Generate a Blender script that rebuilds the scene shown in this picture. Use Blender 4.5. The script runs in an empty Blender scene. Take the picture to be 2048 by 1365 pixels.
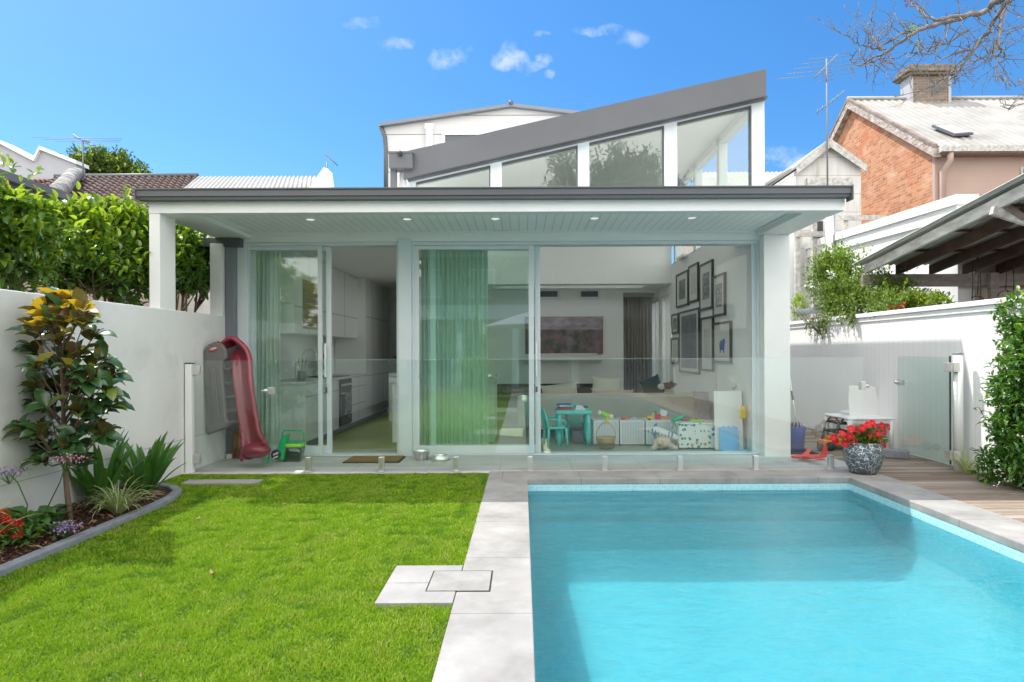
import bpy, math, random
import numpy as np
from mathutils import Vector, Matrix, noise
R = math.radians
sc = bpy.context.scene
COL = sc.collection

# ---------------------------------------------------------------- camera
F = 1200.0                      # focal length in pixels of a 2048 wide frame
EYE = 1.28
ROLL = R(0.25)
cd = bpy.data.cameras.new('camera'); cam = bpy.data.objects.new('camera', cd); COL.objects.link(cam)
cd.sensor_width = 36.0; cd.lens = F / 2048 * 36.0
cd.shift_x = -21 / 2048; cd.shift_y = 22.5 / 2048
cd.clip_start = 0.05; cd.clip_end = 2000
cam.matrix_world = Matrix.Translation((0, 0, EYE)) @ Matrix.Rotation(R(90), 4, 'X') @ Matrix.Rotation(-ROLL, 4, 'Z')
sc.camera = cam

# ---------------------------------------------------------------- light
SUN = Vector((-0.51, 0.277, 1.0)).normalized()       # direction towards the sun
elev = math.asin(SUN.z)
w = bpy.data.worlds.new('World'); sc.world = w; w.use_nodes = True
nt = w.node_tree; N = nt.nodes; L = nt.links; N.clear()
def wn(t, **k):
    n = N.new(t)
    for a, b in k.items(): setattr(n, a, b)
    return n
sky = wn('ShaderNodeTexSky', sky_type='NISHITA', sun_disc=False, sun_elevation=elev,
         sun_rotation=math.atan2(SUN.x, SUN.y), altitude=0, air_density=1.1, dust_density=0.4, ozone_density=3.5)
bg = wn('ShaderNodeBackground'); bg.inputs['Strength'].default_value = 0.15
out = wn('ShaderNodeOutputWorld')
# small fair-weather clouds, laid on the sky by direction
def direction(u, v):
    return Vector(((u - 1045) / F, 1, (705 - v) / F)).normalized()
CLOUDS = [(800, 84, 26, 9, .42), (905, 113, 36, 15, .48), (1025, 118, 22, 19, .62), (1084, 122, 11, 11, .5), (1060, 136, 22, 8, .35),
          (1200, 64, 36, 9, .42), (1270, 82, 24, 15, .42), (728, 42, 22, 9, .3), (1088, 64, 12, 5, .3), (1098, 152, 8, 6, .3),
          (1555, 312, 45, 16, .5), (1590, 322, 40, 12, .45)]
tc = wn('ShaderNodeTexCoord')
nz = wn('ShaderNodeTexNoise'); nz.inputs['Scale'].default_value = 34; nz.inputs['Detail'].default_value = 6; nz.inputs['Roughness'].default_value = .6
L.new(tc.outputs['Generated'], nz.inputs['Vector'])
def mth(op, a, b=None, c=None, clamp=False):
    n = wn('ShaderNodeMath', operation=op); n.use_clamp = clamp
    for i, x in enumerate((a, b, c)):
        if x is None: continue
        if isinstance(x, (int, float)): n.inputs[i].default_value = x
        else: L.new(x, n.inputs[i])
    return n.outputs[0]
sep = wn('ShaderNodeSeparateXYZ'); L.new(tc.outputs['Generated'], sep.inputs[0])
gx = mth('DIVIDE', sep.outputs[0], mth('MAXIMUM', sep.outputs[1], .05)); gz = mth('DIVIDE', sep.outputs[2], mth('MAXIMUM', sep.outputs[1], .05))
nz2 = wn('ShaderNodeTexNoise'); nz2.inputs['Scale'].default_value = 26; nz2.inputs['Detail'].default_value = 5
L.new(tc.outputs['Generated'], nz2.inputs['Vector'])
sw = wn('ShaderNodeSeparateXYZ'); L.new(nz2.outputs['Color'], sw.inputs[0])
gx = mth('ADD', gx, mth('MULTIPLY', mth('SUBTRACT', sw.outputs[0], .5), .07)); gz = mth('ADD', gz, mth('MULTIPLY', mth('SUBTRACT', sw.outputs[1], .5), .045))
acc = None
for (u, v, a, b, s) in CLOUDS:
    dx = mth('DIVIDE', mth('SUBTRACT', gx, (u - 1045) / F), a * 1.5 / F)
    dz = mth('DIVIDE', mth('SUBTRACT', gz, (705 - v) / F), b * 1.5 / F)
    d = mth('ADD', mth('MULTIPLY', dx, dx), mth('MULTIPLY', dz, dz))
    m = mth('SUBTRACT', 1.0, d, clamp=True)
    m = mth('MULTIPLY', m, mth('ADD', mth('MULTIPLY', mth('SUBTRACT', nz.outputs[0], .42), 4.5), .25, clamp=True))
    m = mth('MULTIPLY', m, s * .8, clamp=True)
    acc = m if acc is None else mth('MAXIMUM', acc, m)
acc = mth('MULTIPLY', acc, mth('GREATER_THAN', sep.outputs[1], .1))
# look the sky up a little higher, so that the band near the roofs stays blue
cbv = wn('ShaderNodeCombineXYZ'); L.new(sep.outputs[0], cbv.inputs[0]); L.new(sep.outputs[1], cbv.inputs[1]); L.new(mth('ADD', mth('MULTIPLY', sep.outputs[2], 1.3), .03), cbv.inputs[2])
vnm = wn('ShaderNodeVectorMath', operation='NORMALIZE'); L.new(cbv.outputs[0], vnm.inputs[0]); L.new(vnm.outputs[0], sky.inputs['Vector'])
hs = wn('ShaderNodeHueSaturation'); hs.inputs['Hue'].default_value = .499; hs.inputs['Saturation'].default_value = 1.30; hs.inputs['Value'].default_value = .53
L.new(sky.outputs[0], hs.inputs['Color'])
mx = wn('ShaderNodeMixRGB'); L.new(acc, mx.inputs['Fac']); L.new(hs.outputs[0], mx.inputs['Color1']); mx.inputs['Color2'].default_value = (2.7, 2.8, 3.1, 1)
# broken bright cloud added unseen, behind the camera and overhead, to lift the shade
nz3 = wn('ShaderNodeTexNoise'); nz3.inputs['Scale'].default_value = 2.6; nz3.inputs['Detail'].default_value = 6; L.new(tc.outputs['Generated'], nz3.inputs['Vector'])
fill_cloud = mth('ADD', mth('MULTIPLY', sep.outputs[1], -2.2), .42)
fill_cloud = mth('ADD', fill_cloud, mth('MULTIPLY', mth('SUBTRACT', nz3.outputs[0], .5), 2.4), clamp=True)
mx3 = wn('ShaderNodeMixRGB'); L.new(mth('MULTIPLY', fill_cloud, .92), mx3.inputs['Fac']); L.new(mx.outputs[0], mx3.inputs['Color1']); mx3.inputs['Color2'].default_value = (7.2, 7.0, 6.75, 1)
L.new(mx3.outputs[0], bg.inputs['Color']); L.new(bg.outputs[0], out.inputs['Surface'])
CLOUDMIX = mx; HS = hs

sd = bpy.data.lights.new('sun', 'SUN'); sd.energy = 2.0; sd.angle = R(0.5); sd.color = (1, .965, .9)
so = bpy.data.objects.new('sun', sd); COL.objects.link(so); so.location = (-5, 3, 12)
so.rotation_euler = (-SUN).to_track_quat('-Z', 'Y').to_euler()

sc.view_settings.view_transform = 'Standard'; sc.view_settings.look = 'None'; sc.view_settings.gamma = 1
sc.view_settings.use_curve_mapping = False; sc.view_settings.exposure = 1.5
sc.cycles.max_bounces = 12; sc.cycles.diffuse_bounces = 6; sc.cycles.glossy_bounces = 5
sc.cycles.transmission_bounces = 8; sc.cycles.transparent_max_bounces = 24
sc.cycles.caustics_reflective = False; sc.cycles.caustics_refractive = True
sc.cycles.use_denoising = True
sc.cycles.sample_clamp_indirect = 6

# ---------------------------------------------------------------- measuring
cR, sR = math.cos(ROLL), math.sin(ROLL)
def P(u, v, Y):
    du, dv = u - 1045, v - 705
    du, dv = du * cR - dv * sR, du * sR + dv * cR
    return Vector((du / F * Y, Y, EYE - dv / F * Y))
def G(u, v, z=0.0):
    du, dv = u - 1045, v - 705
    du, dv = du * cR - dv * sR, du * sR + dv * cR
    Y = F * (EYE - z) / dv
    return Vector((du / F * Y, Y, z))
def onX(u, v, X):
    "point seen at u,v on the plane x = X"
    du, dv = u - 1045, v - 705
    du, dv = du * cR - dv * sR, du * sR + dv * cR
    Y = X * F / du
    return Vector((X, Y, EYE - dv / F * Y))

# ---------------------------------------------------------------- materials
MATS = {}
def _nt(name):
    m = bpy.data.materials.new(name); m.use_nodes = True; t = m.node_tree; t.nodes.clear(); MATS[name] = m
    def nd(tp, **k):
        n = t.nodes.new(tp)
        for a, b in k.items(): setattr(n, a, b)
        return n
    def lk(a, b): t.links.new(a, b)
    def ma(op, a, b=None, clamp=False):
        n = nd('ShaderNodeMath', operation=op); n.use_clamp = clamp
        for i, x in enumerate((a, b)):
            if x is None: continue
            if isinstance(x, (int, float)): n.inputs[i].default_value = x
            else: lk(x, n.inputs[i])
        return n.outputs[0]
    return m, t, nd, lk, ma
def c4(c): return (c[0], c[1], c[2], 1)
def mix(nd, lk, fac, a, b, blend='MIX'):
    n = nd('ShaderNodeMixRGB', blend_type=blend)
    for i, x in ((0, fac), (1, a), (2, b)):
        if isinstance(x, (int, float)): n.inputs[i].default_value = x
        elif isinstance(x, tuple): n.inputs[i].default_value = c4(x)
        else: lk(x, n.inputs[i])
    return n.outputs[0]
def mat(name, c1, c2=None, scale=4, rough=.5, metal=0, bump=0, bscale=None, detail=5, contrast=1.0, c3=None, scale3=1, spec=.5,
        stretch=(1, 1, 1), groove=None, coat=0, attr=None, transl=0, tcol=None, vor=None, back=None, dist=0.01, sheen=0):
    m, t, nd, lk, ma = _nt(name)
    o = nd('ShaderNodeOutputMaterial'); b = nd('ShaderNodeBsdfPrincipled'); tcn = nd('ShaderNodeTexCoord')
    mp = nd('ShaderNodeMapping'); mp.inputs['Scale'].default_value = stretch; lk(tcn.outputs['Object'], mp.inputs[0]); vec = mp.outputs[0]
    col = c1; hgt = None
    if c2 is not None:
        n = nd('ShaderNodeTexNoise'); n.inputs['Scale'].default_value = scale; n.inputs['Detail'].default_value = detail; n.inputs['Roughness'].default_value = .6
        lk(vec, n.inputs['Vector'])
        f = ma('ADD', ma('MULTIPLY', ma('SUBTRACT', n.outputs[0], .5), 3.0 * contrast), .5, clamp=True)
        col = mix(nd, lk, f, c1, c2)
    if c3 is not None:
        n = nd('ShaderNodeTexNoise'); n.inputs['Scale'].default_value = scale3; n.inputs['Detail'].default_value = 3
        lk(vec, n.inputs['Vector'])
        f = ma('MULTIPLY', ma('SUBTRACT', n.outputs[0], .52), 5.0, clamp=True)
        col = mix(nd, lk, f, col, c3)
    if attr:
        a = nd('ShaderNodeAttribute', attribute_name='rnd')
        for cc, lo, hi in attr:
            f = ma('DIVIDE', ma('SUBTRACT', a.outputs['Fac'], lo), hi - lo, clamp=True)
            col = mix(nd, lk, f, col, cc)
    if bump:
        n = nd('ShaderNodeTexNoise'); n.inputs['Scale'].default_value = bscale or scale * 4; n.inputs['Detail'].default_value = 6
        lk(vec, n.inputs['Vector']); hgt = ma('MULTIPLY', n.outputs[0], 1.0)
    if groove:   # (axis, pitch, width, darkening)
        sx = nd('ShaderNodeSeparateXYZ'); lk(tcn.outputs['Object'], sx.inputs[0])
        gs = groove if isinstance(groove, list) else [groove]
        for (ax, pitch, wd, dk) in gs:
            f = ma('FRACT', ma('ADD', ma('DIVIDE', sx.outputs[ax], pitch), 1000.37))
            g = ma('LESS_THAN', f, wd / pitch)
            if not isinstance(col, tuple): pass
            col = mix(nd, lk, ma('MULTIPLY', g, dk), col, (.12, .13, .13))
            h2 = ma('MULTIPLY', ma('SUBTRACT', 1.0, g), 1.0)
            hgt = h2 if hgt is None else ma('ADD', ma('MULTIPLY', hgt, .3), h2)
    if vor:      # (scale, colour, edge) : crackle lines
        v = nd('ShaderNodeTexVoronoi', feature='DISTANCE_TO_EDGE'); v.inputs['Scale'].default_value = vor[0]
        nn = nd('ShaderNodeTexNoise'); nn.inputs['Scale'].default_value = vor[0] * .8; lk(vec, nn.inputs['Vector'])
        va = nd('ShaderNodeVectorMath', operation='ADD'); sc_ = nd('ShaderNodeVectorMath', operation='SCALE'); sc_.inputs['Scale'].default_value = .12
        lk(nn.outputs['Color'], sc_.inputs[0]); lk(vec, va.inputs[0]); lk(sc_.outputs[0], va.inputs[1]); lk(va.outputs[0], v.inputs['Vector'])
        f = ma('LESS_THAN', v.outputs['Distance'], ma('MULTIPLY', nn.outputs[0], vor[2] * 2))
        col = mix(nd, lk, f, col, vor[1])
    if back is not None:
        g = nd('ShaderNodeNewGeometry'); col = mix(nd, lk, g.outputs['Backfacing'], col, back)
    if isinstance(col, tuple): b.inputs['Base Color'].default_value = c4(col)
    else: lk(col, b.inputs['Base Color'])
    b.inputs['Roughness'].default_value = rough; b.inputs['Metallic'].default_value = metal
    b.inputs['Specular IOR Level'].default_value = spec; b.inputs['Coat Weight'].default_value = coat
    b.inputs['Sheen Weight'].default_value = sheen
    if hgt is not None:
        bp = nd('ShaderNodeBump'); bp.inputs['Strength'].default_value = bump or .5; bp.inputs['Distance'].default_value = dist
        lk(hgt, bp.inputs['Height']); lk(bp.outputs[0], b.inputs['Normal'])
    sh = b.outputs[0]
    if transl:
        tr = nd('ShaderNodeBsdfTranslucent')
        if tcol is not None: tr.inputs[0].default_value = c4(tcol)
        elif isinstance(col, tuple): tr.inputs[0].default_value = c4(col)
        else: lk(col, tr.inputs[0])
        ms = nd('ShaderNodeMixShader'); ms.inputs[0].default_value = transl; lk(sh, ms.inputs[1]); lk(tr.outputs[0], ms.inputs[2]); sh = ms.outputs[0]
    lk(sh, o.inputs['Surface']); return m
def glass(name, tint, refl=1.0, rough=0.0, wave=0):
    m, t, nd, lk, ma = _nt(name)
    o = nd('ShaderNodeOutputMaterial'); fr = nd('ShaderNodeFresnel'); fr.inputs[0].default_value = 1.5
    tr = nd('ShaderNodeBsdfTransparent'); tr.inputs[0].default_value = c4(tint)
    gl = nd('ShaderNodeBsdfGlossy'); gl.inputs['Roughness'].default_value = rough; gl.inputs[0].default_value = (.95, 1, .97, 1)
    if wave:
        tcn = nd('ShaderNodeTexCoord'); n = nd('ShaderNodeTexNoise'); n.inputs['Scale'].default_value = 1.6; lk(tcn.outputs['Object'], n.inputs['Vector'])
        bp = nd('ShaderNodeBump'); bp.inputs['Strength'].default_value = wave; bp.inputs['Distance'].default_value = .02
        lk(n.outputs[0], bp.inputs['Height']); lk(bp.outputs[0], gl.inputs['Normal'])
    geo = nd('ShaderNodeNewGeometry'); front = ma('SUBTRACT', 1.0, geo.outputs['Backfacing'])
    ms = nd('ShaderNodeMixShader'); lk(ma('MULTIPLY', ma('MULTIPLY', fr.outputs[0], front), refl * 1.85, clamp=True), ms.inputs[0])
    lk(tr.outputs[0], ms.inputs[1]); lk(gl.outputs[0], ms.inputs[2]); lk(ms.outputs[0], o.inputs['Surface']); return m
def brickmat(name, c1, c2, mortar, su=1.0, axis='YZ', scale=1.0, bw=.24, bh=.086, stain=None, msize=.012, wob=0, offset=.5, paint=None):
    m, t, nd, lk, ma = _nt(name)
    o = nd('ShaderNodeOutputMaterial'); b = nd('ShaderNodeBsdfPrincipled'); tcn = nd('ShaderNodeTexCoord'); sx = nd('ShaderNodeSeparateXYZ'); lk(tcn.outputs['Object'], sx.inputs[0])
    cb = nd('ShaderNodeCombineXYZ'); ix = {'X': 0, 'Y': 1, 'Z': 2}
    if axis[0] == 'S': lk(ma('ADD', sx.outputs[0], sx.outputs[1]), cb.inputs[0])
    else: lk(sx.outputs[ix[axis[0]]], cb.inputs[0])
    lk(sx.outputs[ix[axis[1]]], cb.inputs[1])
    br = nd('ShaderNodeTexBrick'); br.offset = offset; lk(cb.outputs[0], br.inputs['Vector'])
    br.inputs['Color1'].default_value = c4(c1); br.inputs['Color2'].default_value = c4(c2); br.inputs['Mortar'].default_value = c4(mortar)
    br.inputs['Scale'].default_value = scale; br.inputs['Brick Width'].default_value = bw; br.inputs['Row Height'].default_value = bh
    br.inputs['Mortar Size'].default_value = msize; br.inputs['Bias'].default_value = 0
    col = br.outputs[0]
    if stain:
        for (cc, s_, th, am) in stain:
            n = nd('ShaderNodeTexNoise'); n.inputs['Scale'].default_value = s_; n.inputs['Detail'].default_value = 5; lk(tcn.outputs['Object'], n.inputs['Vector'])
            f = ma('MULTIPLY', ma('MULTIPLY', ma('SUBTRACT', n.outputs[0], th), 6, clamp=True), am)
            col = mix(nd, lk, f, col, cc)
    lk(col, b.inputs['Base Color']); b.inputs['Roughness'].default_value = .85 if bw > .1 else .25
    bp = nd('ShaderNodeBump'); bp.inputs['Strength'].default_value = .6; bp.inputs['Distance'].default_value = .006; bp.invert = True
    lk(br.outputs['Fac'], bp.inputs['Height']); lk(bp.outputs[0], b.inputs['Normal'])
    lk(b.outputs[0], o.inputs['Surface']); return m

# ---------------------------------------------------------------- mesh builder
OFF = {}
class MB:
    def __init__(s): s.v = []; s.f = []; s.sm = []; s.ch = []
    def add(s, vs, fs, smooth=False):
        n = len(s.v); s.ch.append((n, len(s.f))); s.v += [Vector(x) for x in vs]; s.f += [tuple(i + n for i in f) for f in fs]; s.sm += [smooth] * len(fs); return s
    def box(s, x0, x1, y0, y1, z0, z1, b=0):
        x0, x1 = sorted((x0, x1)); y0, y1 = sorted((y0, y1)); z0, z1 = sorted((z0, z1))
        return s.prism([(x0, y0), (x1, y0), (x1, y1), (x0, y1)], z0, z1, 'Z')
    def prism(s, pts, a, b, axis='Z'):
        "extrude a 2-D outline along an axis; outline coords are the other two axes in xyz order"
        def q(p, h):
            if axis == 'Z': return (p[0], p[1], h)
            if axis == 'Y': return (p[0], h, p[1])
            return (h, p[0], p[1])
        n = len(pts); vs = [q(p, a) for p in pts] + [q(p, b) for p in pts]
        fs = [(i, (i + 1) % n, n + (i + 1) % n, n + i) for i in range(n)] + [tuple(range(n - 1, -1, -1)), tuple(range(n, 2 * n))]
        area = sum(pts[i][0] * pts[(i + 1) % n][1] - pts[(i + 1) % n][0] * pts[i][1] for i in range(n))
        flip = (area < 0) != (b < a)
        if axis == 'Y': flip = not flip
        if flip: fs = [f[::-1] for f in fs]
        return s.add(vs, fs)
    def quad(s, a, b, c, d): return s.add([a, b, c, d], [(0, 1, 2, 3)])
    def slab(s, pts, n):
        "thick polygon: pts 3-D, n thickness vector"
        n = Vector(n); k = len(pts); pts = [Vector(p) for p in pts]
        nn = Vector((0, 0, 0))
        for i in range(k): nn += (pts[i] - pts[0]).cross(pts[(i + 1) % k] - pts[0])
        vs = pts + [p + n for p in pts]
        fs = [(i, (i + 1) % k, k + (i + 1) % k, k + i) for i in range(k)] + [tuple(range(k - 1, -1, -1)), tuple(range(k, 2 * k))]
        if nn.dot(n) < 0: fs = [f[::-1] for f in fs]
        return s.add(vs, fs)
    def tube(s, pts, rad, n=8, cap=True, flat=None):
        pts = [Vector(p) for p in pts]; k = len(pts)
        if not hasattr(rad, '__len__'): rad = [rad] * k
        vs = []; up = Vector((0, 0, 1)); prev = None
        for i, p in enumerate(pts):
            d = (pts[min(i + 1, k - 1)] - pts[max(i - 1, 0)])
            d = d.normalized() if d.length > 1e-9 else Vector((0, 0, 1))
            if prev is None:
                a = d.cross(up)
                if a.length < .05: a = d.cross(Vector((1, 0, 0)))
                a.normalize()
            else:
                a = prev - d * prev.dot(d); a.normalize()
            prev = a; b = d.cross(a)
            for j in range(n):
                t = 2 * math.pi * j / n
                vs.append(p + (a * math.cos(t) + b * math.sin(t)) * rad[i])
        fs = [(i * n + j, i * n + (j + 1) % n, (i + 1) * n + (j + 1) % n, (i + 1) * n + j) for i in range(k - 1) for j in range(n)]
        fs = [f for f in fs]
        if cap: fs += [tuple(range(n - 1, -1, -1)), tuple(range((k - 1) * n, k * n))]
        return s.add(vs, fs, True)
    def lathe(s, prof, c=(0, 0, 0), n=24, sx=1, sy=1):
        c = Vector(c); vs = []; k = len(prof)
        for (r, z) in prof:
            for j in range(n):
                t = 2 * math.pi * j / n; vs.append(c + Vector((r * math.cos(t) * sx, r * math.sin(t) * sy, z)))
        fs = [(i * n + j, i * n + (j + 1) % n, (i + 1) * n + (j + 1) % n, (i + 1) * n + j) for i in range(k - 1) for j in range(n)]
        if prof[0][0] > 1e-4: fs.append(tuple(range(n - 1, -1, -1)))
        if prof[-1][0] > 1e-4: fs.append(tuple(range((k - 1) * n, k * n)))
        return s.add(vs, fs, True)
    def ball(s, c, r, n=14, m=9, nz_=0, seed=0, p=1.0):
        if not hasattr(r, '__len__'): r = (r, r, r)
        vs = []; fs = []
        def sp(x): return math.copysign(abs(x) ** p, x)
        for i in range(m + 1):
            ph = math.pi * i / m
            for j in range(n):
                t = 2 * math.pi * j / n
                d = Vector((sp(math.sin(ph)) * sp(math.cos(t)), sp(math.sin(ph)) * sp(math.sin(t)), -sp(math.cos(ph))))
                k = 1 + (nz_ * noise.noise(d * 2.2 + Vector((seed, 0, 0))) if nz_ else 0)
                vs.append(Vector(c) + Vector((d.x * r[0], d.y * r[1], d.z * r[2])) * k)
        for i in range(m):
            for j in range(n): fs.append((i * n + j, i * n + (j + 1) % n, (i + 1) * n + (j + 1) % n, (i + 1) * n + j))
        return s.add(vs, fs, True)
    def ribbon(s, pts, widths, side, thick=0):
        pts = [Vector(p) for p in pts]; vs = []; fs = []; side = Vector(side)
        for i, p in enumerate(pts):
            d = (pts[min(i + 1, len(pts) - 1)] - pts[max(i - 1, 0)]).normalized()
            up = side.cross(d).normalized(); w_ = widths[i] / 2
            vs += [p - side * w_ + up * w_ * .35, p, p + side * w_ + up * w_ * .35]
        for i in range(len(pts) - 1):
            a = i * 3; fs += [(a, a + 1, a + 4, a + 3), (a + 1, a + 2, a + 5, a + 4)]
        return s.add(vs, fs, True)
    def xf(s, M, start=0):
        for i in range(start, len(s.v)): s.v[i] = M @ s.v[i]
        return s
    def each(s, name, m, parent=None, **k):
        "one object for every piece added"
        r = []; ch = s.ch + [(len(s.v), len(s.f))]
        for (v0, f0), (v1, f1) in zip(ch[:-1], ch[1:]):
            q = MB(); q.v = s.v[v0:v1]; q.f = [tuple(i - v0 for i in f) for f in s.f[f0:f1]]; q.sm = s.sm[f0:f1]; r.append(q.build(name, m, parent, **k))
        return r
    def build(s, name, m, parent=None, bevel=0, smooth=None, seg=2, sub=0):
        me = bpy.data.meshes.new(name); o = bpy.data.objects.new(name, me); COL.objects.link(o)
        if parent is not None:
            off = OFF[parent.name]; o.parent = parent; OFF[o.name] = off; 
        else:
            if s.v:
                xs = [p.x for p in s.v]; ys = [p.y for p in s.v]; zs = [p.z for p in s.v]
                off = Vector(((min(xs) + max(xs)) / 2, (min(ys) + max(ys)) / 2, min(zs)))
            o.location = off; OFF[o.name] = off
        me.from_pydata([tuple(p - off) for p in s.v], [], s.f)
        sm = s.sm if smooth is None else [smooth] * len(s.f)
        me.polygons.foreach_set('use_smooth', sm)
        me.materials.append(MATS[m] if isinstance(m, str) else m)
        me.validate(); me.update()
        if bevel:
            b = o.modifiers.new('bevel', 'BEVEL'); b.width = bevel; b.segments = seg; b.limit_method = 'ANGLE'; b.angle_limit = R(35)
            b.harden_normals = False
        if sub:
            b = o.modifiers.new('sub', 'SUBSURF'); b.levels = sub; b.render_levels = sub
        return o
def np_mesh(name, V, Fc, m, parent=None, rnd=None, smooth=False):
    V = np.asarray(V, dtype=np.float64); Fc = np.asarray(Fc, dtype=np.int32); k = Fc.shape[1]
    if parent is not None: off = OFF[parent.name]
    else: off = Vector(((V[:, 0].min() + V[:, 0].max()) / 2, (V[:, 1].min() + V[:, 1].max()) / 2, V[:, 2].min()))
    V = V - np.array(off)
    me = bpy.data.meshes.new(name); me.vertices.add(len(V)); me.vertices.foreach_set('co', V.astype(np.float32).ravel())
    me.loops.add(Fc.size); me.loops.foreach_set('vertex_index', Fc.ravel()); me.polygons.add(len(Fc))
    me.polygons.foreach_set('loop_start', np.arange(0, Fc.size, k, dtype=np.int32))
    me.update(calc_edges=True)
    me.polygons.foreach_set('use_smooth', np.full(len(Fc), smooth))
    if rnd is not None:
        a = me.attributes.new('rnd', 'FLOAT', 'POINT'); a.data.foreach_set('value', np.asarray(rnd, dtype=np.float32))
    me.materials.append(MATS[m]); o = bpy.data.objects.new(name, me); COL.objects.link(o)
    if parent is not None: o.parent = parent
    else: o.location = off
    OFF[o.name] = off
    return o
def tag(o, label=None, cat=None, group=None, kind=None):
    if label: o['label'] = label
    if cat: o['category'] = cat
    if group: o['group'] = group
    if kind: o['kind'] = kind
    return o
def thing(name, label, cat, loc=(0, 0, 0), group=None):
    o = bpy.data.objects.new(name, None); COL.objects.link(o); o.location = loc; o.empty_display_size = .1
    OFF[o.name] = Vector(loc); return tag(o, label, cat, group)
def struct(o, name_label=None, cat=None):
    o['kind'] = 'structure'
    return tag(o, name_label, cat)
def dup(root, delta, label=None, rotz=0):
    def cp(o, par):
        c = o.copy(); COL.objects.link(c); OFF[c.name] = OFF.get(o.name, Vector()) + (Vector(delta))
        if par is not None: c.parent = par
        for ch in o.children: cp(ch, c)
        return c
    r = cp(root, None); r.location = root.location + Vector(delta); r.rotation_euler.z = rotz
    if label: r['label'] = label
    return r

# leaf templates: y along the leaf, x across, z up
def leaf_t(kind):
    if kind == 'small':
        return np.array([(0, 0, 0), (-.5, .5, .12), (.5, .5, .12), (0, 1, -.05)]), np.array([(0, 3, 1), (0, 2, 3)])
    rows = [0, .2, .5, .8, 1]; wd = [0.04, .36, .5, .34, 0.02]; zz = [0, .05, .06, .0, -.1]
    V = []; T = []
    for t, w_, z in zip(rows, wd, zz): V += [(-w_, t, z + w_ * .28), (0, t, z), (w_, t, z + w_ * .28)]
    for i in range(4):
        a = i * 3
        for q in ((a, a + 1, a + 4, a + 3), (a + 1, a + 2, a + 5, a + 4)): T += [(q[0], q[1], q[2]), (q[0], q[2], q[3])]
    return np.array(V, float), np.array(T)
def nrm(a): return a / np.maximum(np.linalg.norm(a, axis=1, keepdims=True), 1e-9)
def leaves(name, m, parent, pos, dirs, Ln, Wd, kind='small', up=None, rng=None, rnd=None, smooth=False):
    rng = rng or np.random.default_rng(1); n = len(pos)
    tv, tf = leaf_t(kind); y = nrm(np.asarray(dirs, float)); up = np.tile((0, 0, 1.0), (n, 1)) if up is None else up
    x = nrm(np.cross(y, up) + 1e-6); z = np.cross(x, y)
    Ln = np.broadcast_to(Ln, (n,)); Wd = np.broadcast_to(Wd, (n,))
    V = (pos[:, None, :] + x[:, None, :] * (tv[None, :, 0] * Wd[:, None])[..., None] + y[:, None, :] * (tv[None, :, 1] * Ln[:, None])[..., None]
         + z[:, None, :] * (tv[None, :, 2] * Ln[:, None])[..., None])
    k = len(tv); Fc = (tf[None] + (np.arange(n) * k)[:, None, None]).reshape(-1, 3)
    r = rng.random(n) if rnd is None else rnd
    return np_mesh(name, V.reshape(-1, 3), Fc, m, parent, np.repeat(r, k), smooth)
def two_tone(name, m1, m2, parent, ps, d, L1, w, new, kind, rng, up=None, smooth=False):
    "one leaf mesh whose new leaves carry a second material"
    o_ = np.argsort(new, kind='stable'); L1 = np.broadcast_to(L1, (len(ps),))
    ob = leaves(name, m1, parent, ps[o_], d[o_], L1[o_], L1[o_] * w, kind, up=None if up is None else up[o_], rng=rng, smooth=smooth)
    ob.data.materials.append(MATS[m2]); k = len(ob.data.polygons) // len(ps)
    ob.data.polygons.foreach_set('material_index', np.repeat(new[o_].astype(np.int32), k)); return ob
def crown_points(rng, blobs, n, sub=.28, per=14, shell=.55):
    "leaf sites in twiggy tufts on the skin of several ellipsoids; returns positions and outward directions"
    Ps = []; Ds = []; vol = np.array([b[1][0] * b[1][1] + b[1][1] * b[1][2] + b[1][0] * b[1][2] for b in blobs]); pr = vol / vol.sum()
    nt_ = n // per
    ids = rng.choice(len(blobs), nt_, p=pr)
    for i in ids:
        c, r = np.array(blobs[i][0]), np.array(blobs[i][1])
        d = rng.normal(size=3); d /= np.linalg.norm(d)
        rad = shell + (1.08 - shell) * rng.random() ** .6
        p = c + d * r * rad
        tip = nrm((d / r)[None])[0] * .6 + np.array((0, 0, .55)) + rng.normal(size=3) * .4; tip /= np.linalg.norm(tip)
        s = sub * (.6 + .8 * rng.random())
        t = rng.random(per)
        Ps.append(p + tip * (t * s)[:, None] + rng.normal(size=(per, 3)) * s * .16)
        dd = rng.normal(size=(per, 3)) * .75 + tip * .8; Ds.append(dd)
    return np.concatenate(Ps), np.concatenate(Ds)
# ================================================================ material list
mat('white_paint', (.80, .81, .80), (.76, .77, .76), 2.5, .55, bump=.04, bscale=120, dist=.001)
mat('white_render', (.76, .77, .755), (.68, .695, .68), 1.1, .8, bump=.12, bscale=90, dist=.002, c3=(.60, .61, .585), scale3=2.1)
mat('interior_white', (.88, .88, .87), (.86, .86, .85), 1, .7)
mat('cabinet_white', (.80, .80, .79), (.77, .77, .76), .6, .3)
mat('alu_frame', (.66, .72, .74), (.62, .68, .70), 3, .35, metal=0, spec=.6)
mat('charcoal', (.115, .12, .13), (.10, .105, .115), 1.2, .5, spec=.5)
mat('dark_grey', (.10, .11, .12), (.085, .095, .105), 2, .45)
mat('mid_grey', (.19, .21, .23), (.17, .19, .21), 2, .5)
mat('black', (.02, .02, .02), rough=.4)
mat('steel', (.80, .79, .77), (.68, .67, .65), 12, .42, metal=1)
mat('ceiling_boards', (.87, .88, .87), (.84, .86, .85), 2, .5, groove=(0, .1, .006, .55), bump=.5, dist=.004, bscale=2)
mat('board_white', (.82, .82, .81), (.78, .78, .77), 1.5, .5, groove=(1, .1, .005, .22), bump=.5, dist=.004, bscale=3)
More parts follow.
